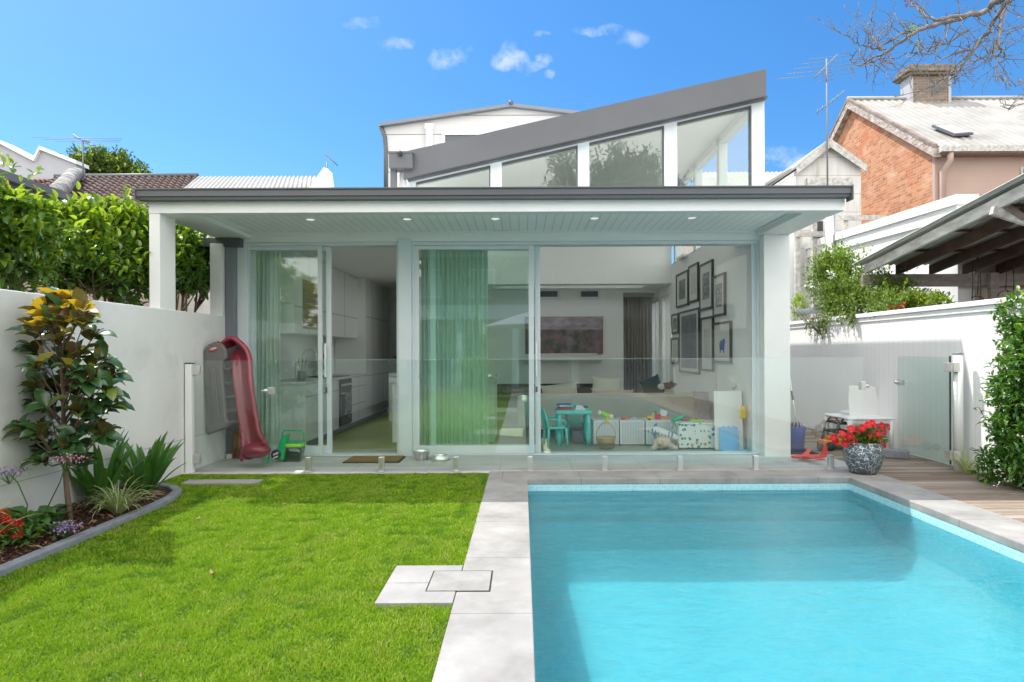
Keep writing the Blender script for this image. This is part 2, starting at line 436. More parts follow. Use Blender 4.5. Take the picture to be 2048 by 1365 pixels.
mat('panel_white', (.56, .56, .55), (.52, .52, .515), 1, .55, groove=(2, .42, .02, .8), bump=.4, dist=.004, bscale=3)
mat('stone', (.36, .355, .345), (.25, .245, .24), 3.2, .8, detail=9, contrast=1.0, c3=(.31, .3, .29), scale3=5.5, bump=.35, bscale=45, dist=.004)
mat('terrace_stone', (.60, .595, .58), (.44, .44, .435), 2.2, .7, detail=9, contrast=1.1, groove=[(0, .8, .006, .5), (1, .4, .006, .5)], bump=.3, bscale=40, dist=.003, stretch=(.5, 1.6, 1))
mat('coping_stone', (.37, .362, .348), (.225, .218, .208), 3.4, .8, detail=10, contrast=.95, c3=(.30, .29, .28), scale3=5, groove=[(1, .8, .007, .7)], bump=.5, bscale=40, dist=.004)
mat('coping_cross', (.37, .362, .348), (.225, .218, .208), 3.4, .8, detail=10, contrast=.95, c3=(.30, .29, .28), scale3=5, groove=[(0, .8, .007, .7)], bump=.5, bscale=40, dist=.004)
mat('soil', (.055, .035, .022), (.025, .017, .012), 14, .95, bump=.8, bscale=60, dist=.01)
mat('thatch', (.15, .20, .04), (.09, .14, .02), 9, .95, bump=.7, bscale=90, dist=.01)
mat('grass_blade', (.21, .37, .016), (.28, .43, .02), 1.7, .5, attr=[((.30, .36, .06), .78, 1.0), ((.06, .17, .012), .40, 0.0)], transl=.35, tcol=(.30, .50, .02), c3=(.31, .40, .06), scale3=2.3, spec=.3)
mat('mulch', (.13, .06, .035), (.05, .025, .018), 8, .9, attr=[((.24, .13, .08), .7, 1.0)])
mat('dry_leaf', (.38, .21, .12), (.26, .13, .08), 6, .7, attr=[((.5, .33, .22), .5, 1.0)], transl=.15)
mat('edging', (.27, .29, .32), (.19, .2, .22), 9, .9, detail=8, bump=.3, bscale=60)
mat('deck', (.30, .235, .18), (.20, .155, .12), 7, .75, stretch=(1, 9, 1), attr=[((.36, .31, .26), .6, 1.0), ((.17, .125, .09), .35, 0)], bump=.25, bscale=30, dist=.003)
mat('concrete', (.42, .41, .39), (.33, .32, .31), 3, .85, bump=.2, bscale=40)
mat('int_floor', (.38, .36, .25), (.33, .31, .22), 1.2, .35, spec=.5)
brickmat('pool_tile', (.30, .66, .74), (.44, .76, .82), (.55, .78, .80), axis='SZ', bw=.025, bh=.025, msize=.0022, offset=0)
mat('pool_plaster', (.86, .64, .62), (.78, .58, .57), 3.0, .7, detail=8, contrast=.9)
glass('pane', (.95, .985, .965), .9)
glass('pane_clear', (.98, .99, .985), .4)
glass('pane_green', (.87, .975, .915), 1.7)
glass('fence_glass', (.95, .985, .97), 1.4, wave=.03)
mat('glass_edge', (.46, .60, .55), rough=.3)
glass('roof_glass', (.88, .92, .89), 1.7)
glass('gate_glass', (.88, .94, .92), 1.0)

# ================================================================ the setting
XL, XR = -3.65, 4.80          # faces of the two side walls
D = 7.50                      # plane of the sliding doors
g = MB().box(-90, 90, -60, 140, -1.6, -1.3)
struct(g.build('ground', 'soil'), 'dark earth under the whole block', 'ground')
LX1 = -.36
ear = MB()
ear.box(XL, LX1 - .002, -6, 2.2, -.5, -.02)
ear.prism([(XL, 2.2), (LX1 - .002, 2.2), (LX1 - .002, 6.398), (XL, 6.398)], -.5, -.02)
lawn_base = ear.build('lawn_soil', 'thatch'); struct(lawn_base, 'green thatch and soil the lawn grows in', 'lawn')
# path / coping
cp = MB()
cp.box(LX1, .045, -6, 6.07, -.06, .0)
cop = cp.build('pool_coping', 'coping_stone', bevel=.006); struct(cop, 'pale limestone paving strip between the lawn and the pool', 'paving')
cp = MB(); cp.box(LX1, 3.72, 6.07, 6.47, -.06, .0)
struct(cp.build('pool_coping', 'coping_cross', bevel=.006), 'pale limestone coping along the far end of the pool', 'paving')
cp = MB(); cp.box(3.30, 3.72, -6, 6.07, -.06, .0)
struct(cp.build('pool_coping', 'coping_stone', bevel=.006), 'pale limestone coping between the pool and the timber deck', 'paving')
tr = MB(); tr.box(XL, LX1, 6.40, 7.44, -.3, -.003); tr.box(LX1, 3.72, 6.472, 7.44, -.3, -.003)
struct(tr.build('terrace', 'terrace_stone'), 'grey stone terrace under the verandah', 'paving')
pb = MB(); pb.box(XL - .3, 3.715, 6.0, 7.44, -1.3, -.301); pb.box(LX1 + .002, .043, -6, 6.0, -1.3, -.061)
struct(pb.build('ground', 'concrete'), 'concrete footing below the paving', 'ground')
# slab beside the path with the access cover
sl = MB(); sl.box(-.76, LX1 - .003, 3.06, 3.60, -.1, .006); sl.box(-1.3, -.764, 3.06, 3.60, -.1, -.2)
sl = MB(); sl.box(-.762, LX1 - .003, 3.065, 3.33, -.1, .003); sl.box(-.762, LX1 - .003, 3.334, 3.605, -.1, .003)
st = sl.build('paving_slab', 'stone', bevel=.004); struct(st, 'two pale limestone slabs stepping out from the path into the lawn', 'paving')
cov = thing('access_cover', 'square limestone access cover with a dark joint set in the path', 'cover', (-.36, 3.36, 0))
x0, x1, y0, y1 = -.52, -.185, 3.215, 3.505
cm = MB()
for a in ((x0 - .006, x0, y0 - .006, y1 + .006), (x1, x1 + .006, y0 - .006, y1 + .006), (x0, x1, y0 - .006, y0), (x0, x1, y1, y1 + .006)):
    cm.box(a[0], a[1], a[2], a[3], -.004, .0040)
cm.build('rim', 'black', cov)
mat('lid_stone', (.33, .32, .31), (.23, .225, .215), 5, .85, detail=9, bump=.3, bscale=50)
MB().box(x0 + .001, x1 - .001, y0 + .001, y1 - .001, -.004, .0044).build('lid', 'lid_stone', cov)
p = G(378, 966), G(520, 966)
ss = MB().box(-3.36, -2.62, 5.88, 6.05, -.05, .012)
tag(ss.build('stepping_stone', 'stone', bevel=.005), 'long narrow stepping stone in the lawn before the glass gate', 'stepping stone')

# pool
pool = thing('swimming_pool', 'rectangular tiled swimming pool filled with clear turquoise water', 'pool', (1.67, 2, -1))
PX0, PX1, PY0, PY1 = .045, 3.30, -5.0, 6.07
FL = -.64
b = MB()
b.box(PX0 - .02, PX0, PY0, PY1, -1.3, -.061).box(PX1, PX1 + .02, PY0, PY1, -1.3, -.061).box(PX0 - .02, PX1 + .02, PY1, PY1 + .02, -1.3, -.061).box(PX0 - .02, PX1 + .02, PY0 - .02, PY0, -1.3, -.061)
b.build('wall', 'pool_tile', pool)
nxp, nyp = 44, 90; vs = []
for j in range(nyp + 1):
    for i in range(nxp + 1):
        x = PX0 + .001 + (PX1 - PX0 - .002) * i / nxp; y = PY0 + .01 + (5.66 - PY0) * j / nyp
        z = FL - max(0, (4.6 - y)) * .075
        ex = [a_ * (1 - dd / r_) ** 2 for dd, r_, a_ in ((x - PX0, .22, .22), (PX1 - x, .22, .22), (5.67 - y, .9, .34)) if dd < r_]
        z += max(ex) if ex else 0
        vs.append((x, y, z))
MB().add(vs, [(j * (nxp + 1) + i, j * (nxp + 1) + i + 1, (j + 1) * (nxp + 1) + i + 1, (j + 1) * (nxp + 1) + i) for j in range(nyp) for i in range(nxp)], True).build('floor', 'pool_plaster', pool)
MB().box(PX0 + .001, PX1 - .001, 5.64, PY1 - .001, -.9, -.235).build('ledge', 'pool_plaster', pool, bevel=.03)
WZ = -.125
m, t, nd, lk, ma = _nt('pool_water')
o = nd('ShaderNodeOutputMaterial'); fr = nd('ShaderNodeFresnel'); fr.inputs[0].default_value = 1.33
tr_ = nd('ShaderNodeBsdfTransparent')
gl = nd('ShaderNodeBsdfGlossy'); gl.inputs['Roughness'].default_value = .02
tcn = nd('ShaderNodeTexCoord'); mp = nd('ShaderNodeMapping'); mp.inputs['Scale'].default_value = (1, 1.7, 1); lk(tcn.outputs['Object'], mp.inputs[0])
n1 = nd('ShaderNodeTexNoise'); n1.inputs['Scale'].default_value = 5; n1.inputs['Detail'].default_value = 4; lk(mp.outputs[0], n1.inputs['Vector'])
n3 = nd('ShaderNodeTexNoise'); n3.inputs['Scale'].default_value = 7; n3.inputs['Detail'].default_value = 5; n3.inputs['Roughness'].default_value = .65; n3.inputs['Distortion'].default_value = 1.2; lk(mp.outputs[0], n3.inputs['Vector'])
lk(mix(nd, lk, ma('ADD', ma('MULTIPLY', ma('SUBTRACT', n3.outputs[0], .5), 3.0), .5, clamp=True), (.27, .82, .94), (.37, .90, .975)), tr_.inputs[0])  # tint mottled by noise, standing in for caustic light in the pool
n2 = nd('ShaderNodeTexNoise'); n2.inputs['Scale'].default_value = 24; n2.inputs['Detail'].default_value = 3; lk(mp.outputs[0], n2.inputs['Vector'])
bp = nd('ShaderNodeBump'); bp.inputs['Strength'].default_value = .6; bp.inputs['Distance'].default_value = .03
lk(ma('ADD', n1.outputs[0], ma('MULTIPLY', n2.outputs[0], .25)), bp.inputs['Height']); lk(bp.outputs[0], gl.inputs['Normal']); lk(bp.outputs[0], fr.inputs['Normal'])
rf_ = nd('ShaderNodeBsdfRefraction'); rf_.inputs['IOR'].default_value = 1.10; rf_.inputs['Roughness'].default_value = .0
lk(tr_.inputs[0].links[0].from_socket, rf_.inputs[0])
bp2 = nd('ShaderNodeBump'); bp2.inputs['Strength'].default_value = 1.0; bp2.inputs['Distance'].default_value = .16; lk(n3.outputs[0], bp2.inputs['Height']); lk(bp2.outputs[0], rf_.inputs['Normal'])
mr_ = nd('ShaderNodeMixShader'); mr_.inputs[0].default_value = .5; lk(tr_.outputs[0], mr_.inputs[1]); lk(rf_.outputs[0], mr_.inputs[2])
ms = nd('ShaderNodeMixShader'); lk(fr.outputs[0], ms.inputs[0]); lk(mr_.outputs[0], ms.inputs[1]); lk(gl.outputs[0], ms.inputs[2]); lk(ms.outputs[0], o.inputs['Surface'])
wm = MB().quad((PX0, PY0, WZ), (PX1, PY0, WZ), (PX1, PY1, WZ), (PX0, PY1, WZ))
struct(wm.build('water', 'pool_water'), 'clear rippled turquoise pool water', 'water')

# deck
rng = np.random.default_rng(5)
V = []; Fc = []; rn = []
y = -5.0; k = 0
cube_f = np.array([(0, 3, 2, 1), (4, 5, 6, 7), (0, 1, 5, 4), (1, 2, 6, 5), (2, 3, 7, 6), (3, 0, 4, 7)])
while y < 13:
    j = 3.725; x1_ = XR - .01
    if y > 6.5: pass
    cuts = [j, x1_] if k % 3 else [j, j + rng.uniform(.4, .8), x1_]
    if 3 > y: cuts = [j, x1_]
    for a, b_ in zip(cuts[:-1], cuts[1:]):
        z = -.004 + rng.normal() * .0012; i0 = len(V)
        for zz in (-.03, z):
            V += [(a + .001, y, zz), (b_ - .001, y, zz), (b_ - .001, y + .086, zz), (a + .001, y + .086, zz)]
        Fc += [tuple(i0 + q for q in f) for f in cube_f]; rn += [rng.random()] * 8
    y += .093; k += 1
dk = np_mesh('deck', V, Fc, 'deck', None, rn); struct(dk, 'weathered grey brown timber decking boards beside the pool', 'deck')
struct(MB().box(3.32, XR + .5, -6, 13.2, -1.3, -.062).build('ground', 'soil'), 'dark ground under the deck', 'ground')

# lawn grass
rng = np.random.default_rng(7)
def grass(n, y0, y1, hmin, hmax, dens):
    pos = np.column_stack([rng.uniform(XL, LX1 + .004, n), y0 + (y1 - y0) * rng.random(n) ** dens]); x, y = pos[:, 0], pos[:, 1]
    k = ~((x < -3.06) & (y < 5.25)) & ~((x > -.77) & (y > 3.055) & (y < 3.61)) & ~((x > -3.37) & (x < -2.61) & (y > 5.88) & (y < 6.05))
    k &= ~((y >= 5.25) & (y < 5.85) & (x < -3.06 - (y - 5.25) * .95))
    return pos[k]
gp = np.concatenate([grass(150000, 2.15, 4.2, 0, 0, 1.25), grass(150000, 4.2, 6.4, 0, 0, 1.0)])
n = len(gp)
cl = np.array([noise.noise(Vector((a * 2.2, b_ * 2.2, 3))) for a, b_ in gp[::1]])
cl2 = np.array([noise.noise(Vector((a * 9, b_ * 9, 7))) for a, b_ in gp])
edge = np.minimum(np.abs(gp[:, 0] - LX1), .06) / .06
h = (.018 + .009 * rng.random(n)) * (1 + .45 * cl2) * (1 + .25 * cl)
ang = rng.uniform(0, 2 * np.pi, n); wdt = (.0016 + .0016 * rng.random(n)) * (1 + .25 * (gp[:, 1] - 2))
lean = h * (.35 + .55 * rng.random(n)); la = rng.uniform(0, 2 * np.pi, n)
base = np.column_stack([gp, np.full(n, -.022)])
sd_ = np.column_stack([np.cos(ang), np.sin(ang), np.zeros(n)]) * wdt[:, None]
ld = np.column_stack([np.cos(la), np.sin(la), np.zeros(n)]) * lean[:, None]
up = np.column_stack([np.zeros(n), np.zeros(n), h])
V = np.stack([base - sd_, base + sd_, base + up * .6 + ld * .4 + sd_ * .8, base + up * .6 + ld * .4 - sd_ * .8, base + up + ld], 1)
tri = np.array([(0, 1, 2), (0, 2, 3), (3, 2, 4)]); Fc = (tri[None] + (np.arange(n) * 5)[:, None, None]).reshape(-1, 3)
rv = np.clip(rng.random(n) * .7 + .15 + .8 * cl2 + .35 * cl, 0, 1)
gr = np_mesh('grass', V.reshape(-1, 3), Fc, 'grass_blade', None, np.repeat(rv, 5)); tag(gr, 'short bright green lawn grass', 'grass', kind='stuff')

# mulch bed and its edging
bed = MB().prism([(XL, -3), (-3.10, -3), (-3.10, 5.2), (-3.16, 5.48), (-3.40, 5.72), (XL, 5.80)], -.3, .012)
struct(bed.build('garden_bed', 'soil'), 'dark bark mulched garden bed along the left wall', 'garden bed')
ed = MB()
path = [(-3.07, -3), (-3.07, 2.5), (-3.07, 4.5), (-3.075, 5.0), (-3.10, 5.28), (-3.17, 5.50), (-3.30, 5.66), (-3.46, 5.76), (XL + .01, 5.82)]
wd = .05
L_ = []; R_ = []
for i, q in enumerate(path):
    a = Vector(path[max(i - 1, 0)]); b_ = Vector(path[min(i + 1, len(path) - 1)]); d = (b_ - a).normalized(); nn = Vector((d.y, -d.x)) * wd
    L_.append(Vector(q) - nn * .8); R_.append(Vector(q) + nn * .8)
ed.prism([tuple(q) for q in R_] + [tuple(q) for q in L_[::-1]], -.1, .035)
tag(ed.build('garden_edging', 'edging', bevel=.012), 'low grey concrete edging curving round the mulched bed', 'garden edging')
nm = 9000
x = rng.uniform(XL + .01, -3.11, nm); y = rng.uniform(2.4, 5.75, nm); k = ~((y > 5.1) & (x > -3.12 - (y - 5.1) * .8)); x, y = x[k], y[k]; nm = len(x)
dirs = np.column_stack([rng.normal(size=nm), rng.normal(size=nm), rng.normal(size=nm) * .3])
rest = np.column_stack([x, y, .014 + .02 * rng.random(nm) + .05 * np.clip((-3.2 - x) / .4, 0, 1)])
mu = leaves('mulch', 'mulch', None, rest, dirs, .015 + .035 * rng.random(nm), .008 + .01 * rng.random(nm), rng=rng); tag(mu, 'brown bark mulch chips covering the garden bed', 'mulch', kind='stuff')

# ================================================================ side walls
gw = thing('garden_wall', 'smooth white rendered masonry wall along the left of the lawn', 'wall', (XL - .1, 2, 0))
w_ = MB().box(XL - .2, XL, -6, 7.46, -.3, 1.74); w_.build('wall', 'white_render', gw, bevel=.01)
MB().box(XL - .0005, XL + .003, -6, 7.44, .36, .363).build('joint', 'edging', gw)
bf = thing('board_wall', 'tall white vertical board fence along the right of the deck', 'fence', (XR + .06, 4, 0))
MB().box(XR, XR + .12, -6, 13.5, -.3, 1.74).build('boards', 'board_white', bf)
MB().box(XR - .02, XR + .14, -6, 13.5, 1.68, 1.742).box(XR - .045, XR + .165, -6, 13.5, 1.744, 1.80).build('capping', 'white_paint', bf, bevel=.006)

# ================================================================ the house
house = thing('house', 'modern white house with a deep verandah and a slanting charcoal clerestory roof', 'house', (0, 8, 0))
def hp(mb, name, m, par=house, **k): return mb.build(name, m, par, **k)
SZ = 2.70                                                        # underside of the verandah beams
# interior floor + shell
hp(MB().box(-3.45, 3.06, 7.44, 13.3, -.3, -.012), 'floor', 'int_floor')
hp(MB().box(-3.60, -3.45, 7.56, 13.3, -.3, 2.80), 'side_wall', 'interior_white')
RW = 2.94
hp(MB().box(RW, 3.26, 7.60, 11.98, -.3, 2.99), 'side_wall', 'interior_white')
hp(MB().box(RW, 3.26, 12.76, 12.94, -.3, 2.99), 'side_wall', 'interior_white')
hp(MB().box(RW, 3.26, 13.76, 14.5, -.3, 2.99), 'side_wall', 'interior_white')
for ya, yb_ in ((11.98, 12.76), (12.94, 13.76)): hp(MB().box(RW, 3.26, ya + .001, yb_ - .001, 2.45, 2.99), 'lintel', 'interior_white')
hp(MB().box(-3.45, -1.95, 13.0, 13.15, 0, 2.655), 'rear_wall', 'interior_white')
for q in ((-3.6, -1.86, 7.62, 13.15), (-1.8595, -1.3605, 7.62, 9.0), (-1.8595, -1.3605, 11.0, 13.15), (-1.36, -1.33, 7.62, 13.15)):
    hp(MB().box(*q, 2.66, 2.80), 'kitchen_ceiling', 'interior_white')
hp(MB().box(-1.859, -1.361, 9.001, 10.999, 2.86, 2.868), 'skylight', 'pane_clear')  # skylight added out of view, to brighten the kitchen
hp(MB().box(-1.359, -1.33, 7.79, 11.8, 2.801, 3.15), 'partition', 'interior_white')
hp(MB().box(-2.07, -1.95, 11.0, 13.0, 0, 2.655), 'partition', 'interior_white')
# bulkhead and TV wall
hp(MB().box(-1.329, RW - .001, 11.80, 11.95, 2.62, 3.36), 'bulkhead', 'interior_white')
for q in ((-1.329, RW - .001, 11.951, 12.1), (-1.329, RW - .001, 12.6, 14.5), (-1.329, -.6, 12.1005, 12.5995), (2.5, RW - .001, 12.1005, 12.5995)): hp(MB().box(*q, 2.62, 2.70), 'living_ceiling', 'interior_white')
tvx = P(1247, 700, 12.9).x
hp(MB().box(-1.949, tvx, 12.9, 13.05, 0, 2.62).box(tvx, RW - .001, 12.9, 13.05, 2.56, 2.62), 'chimney_breast', 'interior_white')
hp(MB().box(tvx, RW, 14.4, 14.5, 0, 2.62), 'rear_wall', 'interior_white')
# recess with dark fireplace
a = P(1075, 768, 12.89); c = P(1205, 805, 12.89)
hp(MB().box(a.x - 1.2, c.x, 12.885, 12.899, c.z - .1, a.z), 'fireplace', 'black')
for (u0, u1) in ((1080, 1115), (1162, 1196)):
    a = P(u0, 583, 12.88); c = P(u1, 594, 12.88)
    v = hp(MB().box(a.x - .05, c.x + .05, 12.885, 12.898, c.z - .05, a.z + .05), 'air_vent', 'white_paint')
    hp(MB().box(a.x, c.x, 12.88, 12.884, c.z, a.z), 'grille', 'dark_grey', v)
# tall windows of the side wall behind the bulkhead
for (ya, yb_) in ((11.985, 12.755), (12.945, 13.755)):
    wf = hp(MB().box(RW + .02, RW + .08, ya, ya + .05, 0, 2.44).box(RW + .02, RW + .08, yb_ - .05, yb_, 0, 2.44).box(RW + .02, RW + .08, ya + .05, yb_ - .05, 2.38, 2.44).box(RW + .02, RW + .08, (ya + yb_) / 2 - .02, (ya + yb_) / 2 + .02, 0, 2.379), 'window', 'white_paint')
    MB().box(RW + .045, RW + .051, ya + .05, yb_ - .05, 0.01, 2.38).build('pane', 'pane_clear', wf)
# side windows really open to the daylight: lit panes
# verandah roof
VY0, VY1 = 6.06, 7.62
VX0, VX1 = -3.77, 3.262
hp(MB().box(VX0, VX1, VY0, VY0 + .13, SZ, 2.82), 'verandah_beam', 'white_paint', bevel=.004)
MB().box(VX0, VX0 + .42, VY0 + .131, VY1 - .14, SZ, 2.82).box(VX1 - .36, VX1, VY0 + .131, VY1 + .6, SZ + .002, 2.82).each('verandah_beam', 'white_paint', house, bevel=.004)
hp(MB().box(VX0 + .421, VX1 - .361, VY1 - .21, VY1 - .10, SZ + .035, 2.82).box(VX0 + .421, VX1 - .361, VY1 - .24, VY1 - .211, SZ + .06, 2.82), 'cornice', 'white_paint', bevel=.004)
hp(MB().box(VX0 + .424, VX1 - .364, VY0 + .132, VY1 - .242, SZ + .072, SZ + .1), 'verandah_ceiling', 'ceiling_boards')
MB().box(VX0 + .4201, VX0 + .45, VY0 + .1325, VY1 - .243, SZ + .05, SZ + .0715).box(VX1 - .39, VX1 - .3605, VY0 + .1325, VY1 - .243, SZ + .05, SZ + .0715).each('cornice', 'white_paint', house)
m, t, nd, lk, ma = _nt('lamp_face')
o = nd('ShaderNodeOutputMaterial'); e_ = nd('ShaderNodeEmission'); e_.inputs[0].default_value = (1, .97, .9, 1); e_.inputs[1].default_value = .3; lk(e_.outputs[0], o.inputs['Surface'])
for u, v in ((617, 444), (812, 443), (990, 442), (1190, 441), (1387, 440)):
    q = P(u, v, 6.62); zz = SZ + .072
    dl = MB().lathe([(.045, zz - .006), (.052, zz - .006), (.052, zz + .001)], (q.x, 6.68, 0), 20).build('downlight', 'white_paint', house)
    MB().lathe([(.046, zz - .0065), (0.0, zz - .0066)], (q.x, 6.68, 0), 20).build('lamp', 'lamp_face', dl)
hp(MB().box(VX0 - .03, VX1 + .01, VY0 - .02, VY1 + .4, 2.821, 2.905), 'verandah_roof', 'mid_grey')
hp(MB().box(VX0 - .05, VX1 + .01, VY0 - .03, VY1 + .5, 2.906, 2.918), 'roof_sheet', 'white_paint')
gprof = [(VY0 - .005, 2.815), (VY0 - .085, 2.815), (VY0 - .09, 2.842), (VY0 - .105, 2.845), (VY0 - .108, 2.90), (VY0 - .122, 2.908), (VY0 - .122, 2.920), (VY0 - .10, 2.920), (VY0 - .10, 2.86), (VY0 - .005, 2.86)]
hp(MB().prism(gprof, VX0 - .06, VX1 + .01, 'X'), 'gutter', 'charcoal')
MB().box(VX0 - .065, VX0 - .0605, VY0 - .12, VY0 - .01, 2.815, 2.918).box(VX1 + .0105, VX1 + .022, VY0 - .125, VY0 - .005, 2.78, 2.925).each('gutter_end', 'charcoal', house)
# posts
hp(MB().box(-3.77, -3.662, 6.065, 6.34, 1.2, SZ), 'verandah_post', 'white_paint', bevel=.004)
q0 = P(420, 487, 7.3); q1 = P(450, 487, 7.3)
hp(MB().box(-3.80, -3.655, 7.30, 7.60, 1.2, SZ - .08), 'pillar', 'white_render', bevel=.004)
hp(MB().box(-3.95, -3.45, 7.34, 7.62, SZ - .11, SZ - .004), 'beam', 'dark_grey')
hp(MB().box(-3.648, -3.53, 7.36, 7.46, 0, SZ - .11), 'downpipe', 'mid_grey', bevel=.01)
hp(MB().box(-3.53, -3.43, 7.43, 7.55, 0, SZ - .003), 'door_frame', 'alu_frame', bevel=.003)
hp(MB().box(-3.62, -3.5, 7.32, 7.43, 0, .05), 'pipe_shoe', 'white_paint')
cx0 = P(1523, 600, 7.38).x; cx1 = 3.258
hp(MB().box(cx0, cx1, 7.30, 7.66, -.2, SZ), 'column', 'white_paint', bevel=.004)
# door head
HZ = 2.655
hp(MB().box(-3.43, cx0, 7.42, 7.60, HZ + .002, SZ + .04), 'door_head', 'white_paint')
def U(u): return (u - 1045) / F * D
def frame(x0, x1, z0, z1, t, y0, y1, tb=None, tt=None):
    tb = tb or t; tt = tt or t
    return MB().box(x0, x0 + t, y0, y1, z0, z1).box(x1 - t, x1, y0, y1, z0, z1).box(x0 + t, x1 - t, y0, y1, z0, z0 + tb).box(x0 + t, x1 - t, y0, y1, z1 - tt, z1)
DZ0 = 0.0
# main frames of the two openings
hp(frame(-3.429, U(800), DZ0, HZ, .03, 7.44, 7.60, .02, .04), 'door_frame', 'alu_frame', bevel=.002)
hp(MB().box(U(800) + .001, U(826) - .001, 7.40, 7.60, 0, HZ + .04), 'mullion', 'alu_frame', bevel=.003)
hp(frame(U(826), cx0 - .002, DZ0, HZ, .03, 7.44, 7.60, .02, .04), 'door_frame', 'alu_frame', bevel=.002)
def sash(x0, x1, y, gl, st=.05, bt=.10, tt=.05, handle=None, dy=.04):
    f = hp(frame(x0, x1, .022, HZ - .042, st, y, y + dy, bt, tt), 'sliding_door', 'alu_frame', bevel=.003)
    MB().box(x0 + st - .002, x1 - st + .002, y + dy / 2 - .004, y + dy / 2 + .004, .02 + bt, HZ - .04 - tt).build('glass', gl, f)
    if handle:
        hx = handle
        MB().box(hx - .012, hx + .012, y - .045, y - .025, .98, 1.40).box(hx - .01, hx + .01, y - .026, y - .001, 1.0, 1.03).box(hx - .01, hx + .01, y - .026, y - .001, 1.35, 1.38).build('handle', 'white_paint', f, bevel=.003)
        MB().box(hx - .012, hx + .012, y - .003, y - .0005, .78, .85).build('lock', 'dark_grey', f)
    return f
sash(U(473), U(646), 7.46, 'pane')
sash(U(500), U(661), 7.53, 'pane', st=.06, handle=U(651) - .0)
sash(U(829), U(1068), 7.46, 'pane_green', st=.065)
sash(U(860), U(1081), 7.53, 'pane', st=.07, handle=U(1073))
hp(MB().box(U(1081), cx0 - .03, 7.555, 7.56, .021, HZ - .041), 'screen', 'pane_clear')
hp(MB().box(cx0 - .085, cx0 - .032, 7.47, 7.50, .02, HZ - .04), 'door_frame', 'alu_frame')
# ---- clerestory
CY = 7.66
zs = lambda x: 0
A1 = P(806.8, 358, 7.50); A2 = P(1532.6, 191.8, 7.50); T1 = P(816.6, 302, 7.50); T2 = P(1532.6, 138, 7.50)
sl_ = (A2.z - A1.z) / (A2.x - A1.x)
th = ((T2.z - A2.z) + (T1.z - (A1.z + sl_ * (T1.x - A1.x)))) / 2
def under(x): return A1.z + sl_ * (x - A1.x)
rx0, rx1 = A1.x, A2.x
hp(MB().prism([(rx0, under(rx0)), (rx1, under(rx1)), (rx1, under(rx1) + th), (rx0 + .02, under(rx0 + .02) + th)], 7.50, 7.56, 'Y'), 'clerestory_fascia', 'charcoal')
hp(MB().prism([(rx0 + .03, under(rx0) + .06), (rx1 - .03, under(rx1) + .06), (rx1 - .03, under(rx1) + th - .03), (rx0 + .03, under(rx0) + th - .02)], 7.561, 12.2, 'Y'), 'clerestory_roof', 'interior_white')
hp(MB().prism([(rx1 - .029, under(rx1) + .0), (rx1, under(rx1)), (rx1, under(rx1) + th), (rx1 - .029, under(rx1) + th)], 7.561, 12.2, 'Y'), 'clerestory_fascia', 'charcoal')
UW = lambda u: P(u, 400, CY).x
e = .10
cf = MB()
for (u0, u1) in ((818, 832), (981, 1004), (1156, 1179), (1329, 1355), (1504, 1530)):
    xa, xb = UW(u0), UW(u1)
    cf.prism([(xa, 2.90), (xb, 2.90), (xb, under(xb) + .05), (xa, under(xa) + .05)], CY, CY + .12, 'Y')
xa, xb = UW(818), UW(1530)
cf.each('clerestory_post', 'alu_frame', house, bevel=.003)
hp(MB().prism([(xa, under(xa) - .025), (xb, under(xb) - .025), (xb, under(xb) + .05), (xa, under(xa) + .05)], CY - .012, CY + .10, 'Y'), 'clerestory_head', 'alu_frame')
hp(MB().prism([(xa, under(xa) - .01), (xb, under(xb) - .01), (xb, under(xb) + .02), (xa, under(xa) + .02)], 7.562, CY - .013, 'Y'), 'soffit', 'dark_grey')
hp(MB().box(xa, xb, CY - .02, CY + .11, 2.88, 2.93), 'clerestory_sill', 'white_paint')
for (u0, u1) in ((832, 981), (1004, 1156), (1179, 1329), (1355, 1504)):
    xa, xb = UW(u0) - .002, UW(u1) + .002
    f = hp(MB().prism([(xa, 2.93), (xb, 2.93), (xb, under(xb) + .0), (xa, under(xa) + .0)], CY + .05, CY + .058, 'Y'), 'clerestory_pane', 'roof_glass')
    bw = .018
    g_ = MB()
    g_.prism([(xa, under(xa) - .05), (xb, under(xb) - .05), (xb, under(xb) - .026), (xa, under(xa) - .026)], CY + .01, CY + .049, 'Y')
    g_.prism([(xb - bw, 2.94), (xb, 2.94), (xb, under(xb) - .052), (xb - bw, under(xb) - .048)], CY + .01, CY + .049, 'Y')
    g_.build('gasket', 'dark_grey', f)
# side glazing of the clerestory (right hand side)
sx_ = UW(1516)
sp = MB()
for yy in (9.0, 10.25, 11.6):
    sp.box(sx_ - .05, sx_ + .07, yy, yy + .13, 2.98, under(sx_) + .05)
sp.box(sx_ - .05, sx_ + .07, CY + .13, 12.1, under(sx_) - .06, under(sx_) + .05).box(sx_ - .05, sx_ + .07, CY + .13, 12.1, 2.991, 3.02)
sp.each('side_window_frame', 'alu_frame', house)
hp(MB().box(sx_ + .01, sx_ + .018, CY + .13, 12.1, 3.03, under(sx_)), 'side_window', 'pane_clear')
# back of the clerestory: highlight windows over the bulkhead
bk = MB()
for u in (1010, 1082, 1140, 1228, 1300, 1345):
    q = P(u, 490, 11.8).x; bk.box(q - .03, q + .03, 11.80, 11.88, 3.36, under(q) + .06)
bk.box(-1.94, RW, 11.78, 11.90, 3.361, 3.41)
bk.each('highlight_window_frame', 'alu_frame', house)
hp(MB().prism([(-1.94, 3.41), (RW, 3.41), (RW, under(RW)), (-1.94, under(-1.3))], 11.83, 11.838, 'Y'), 'highlight_window', 'pane_clear')
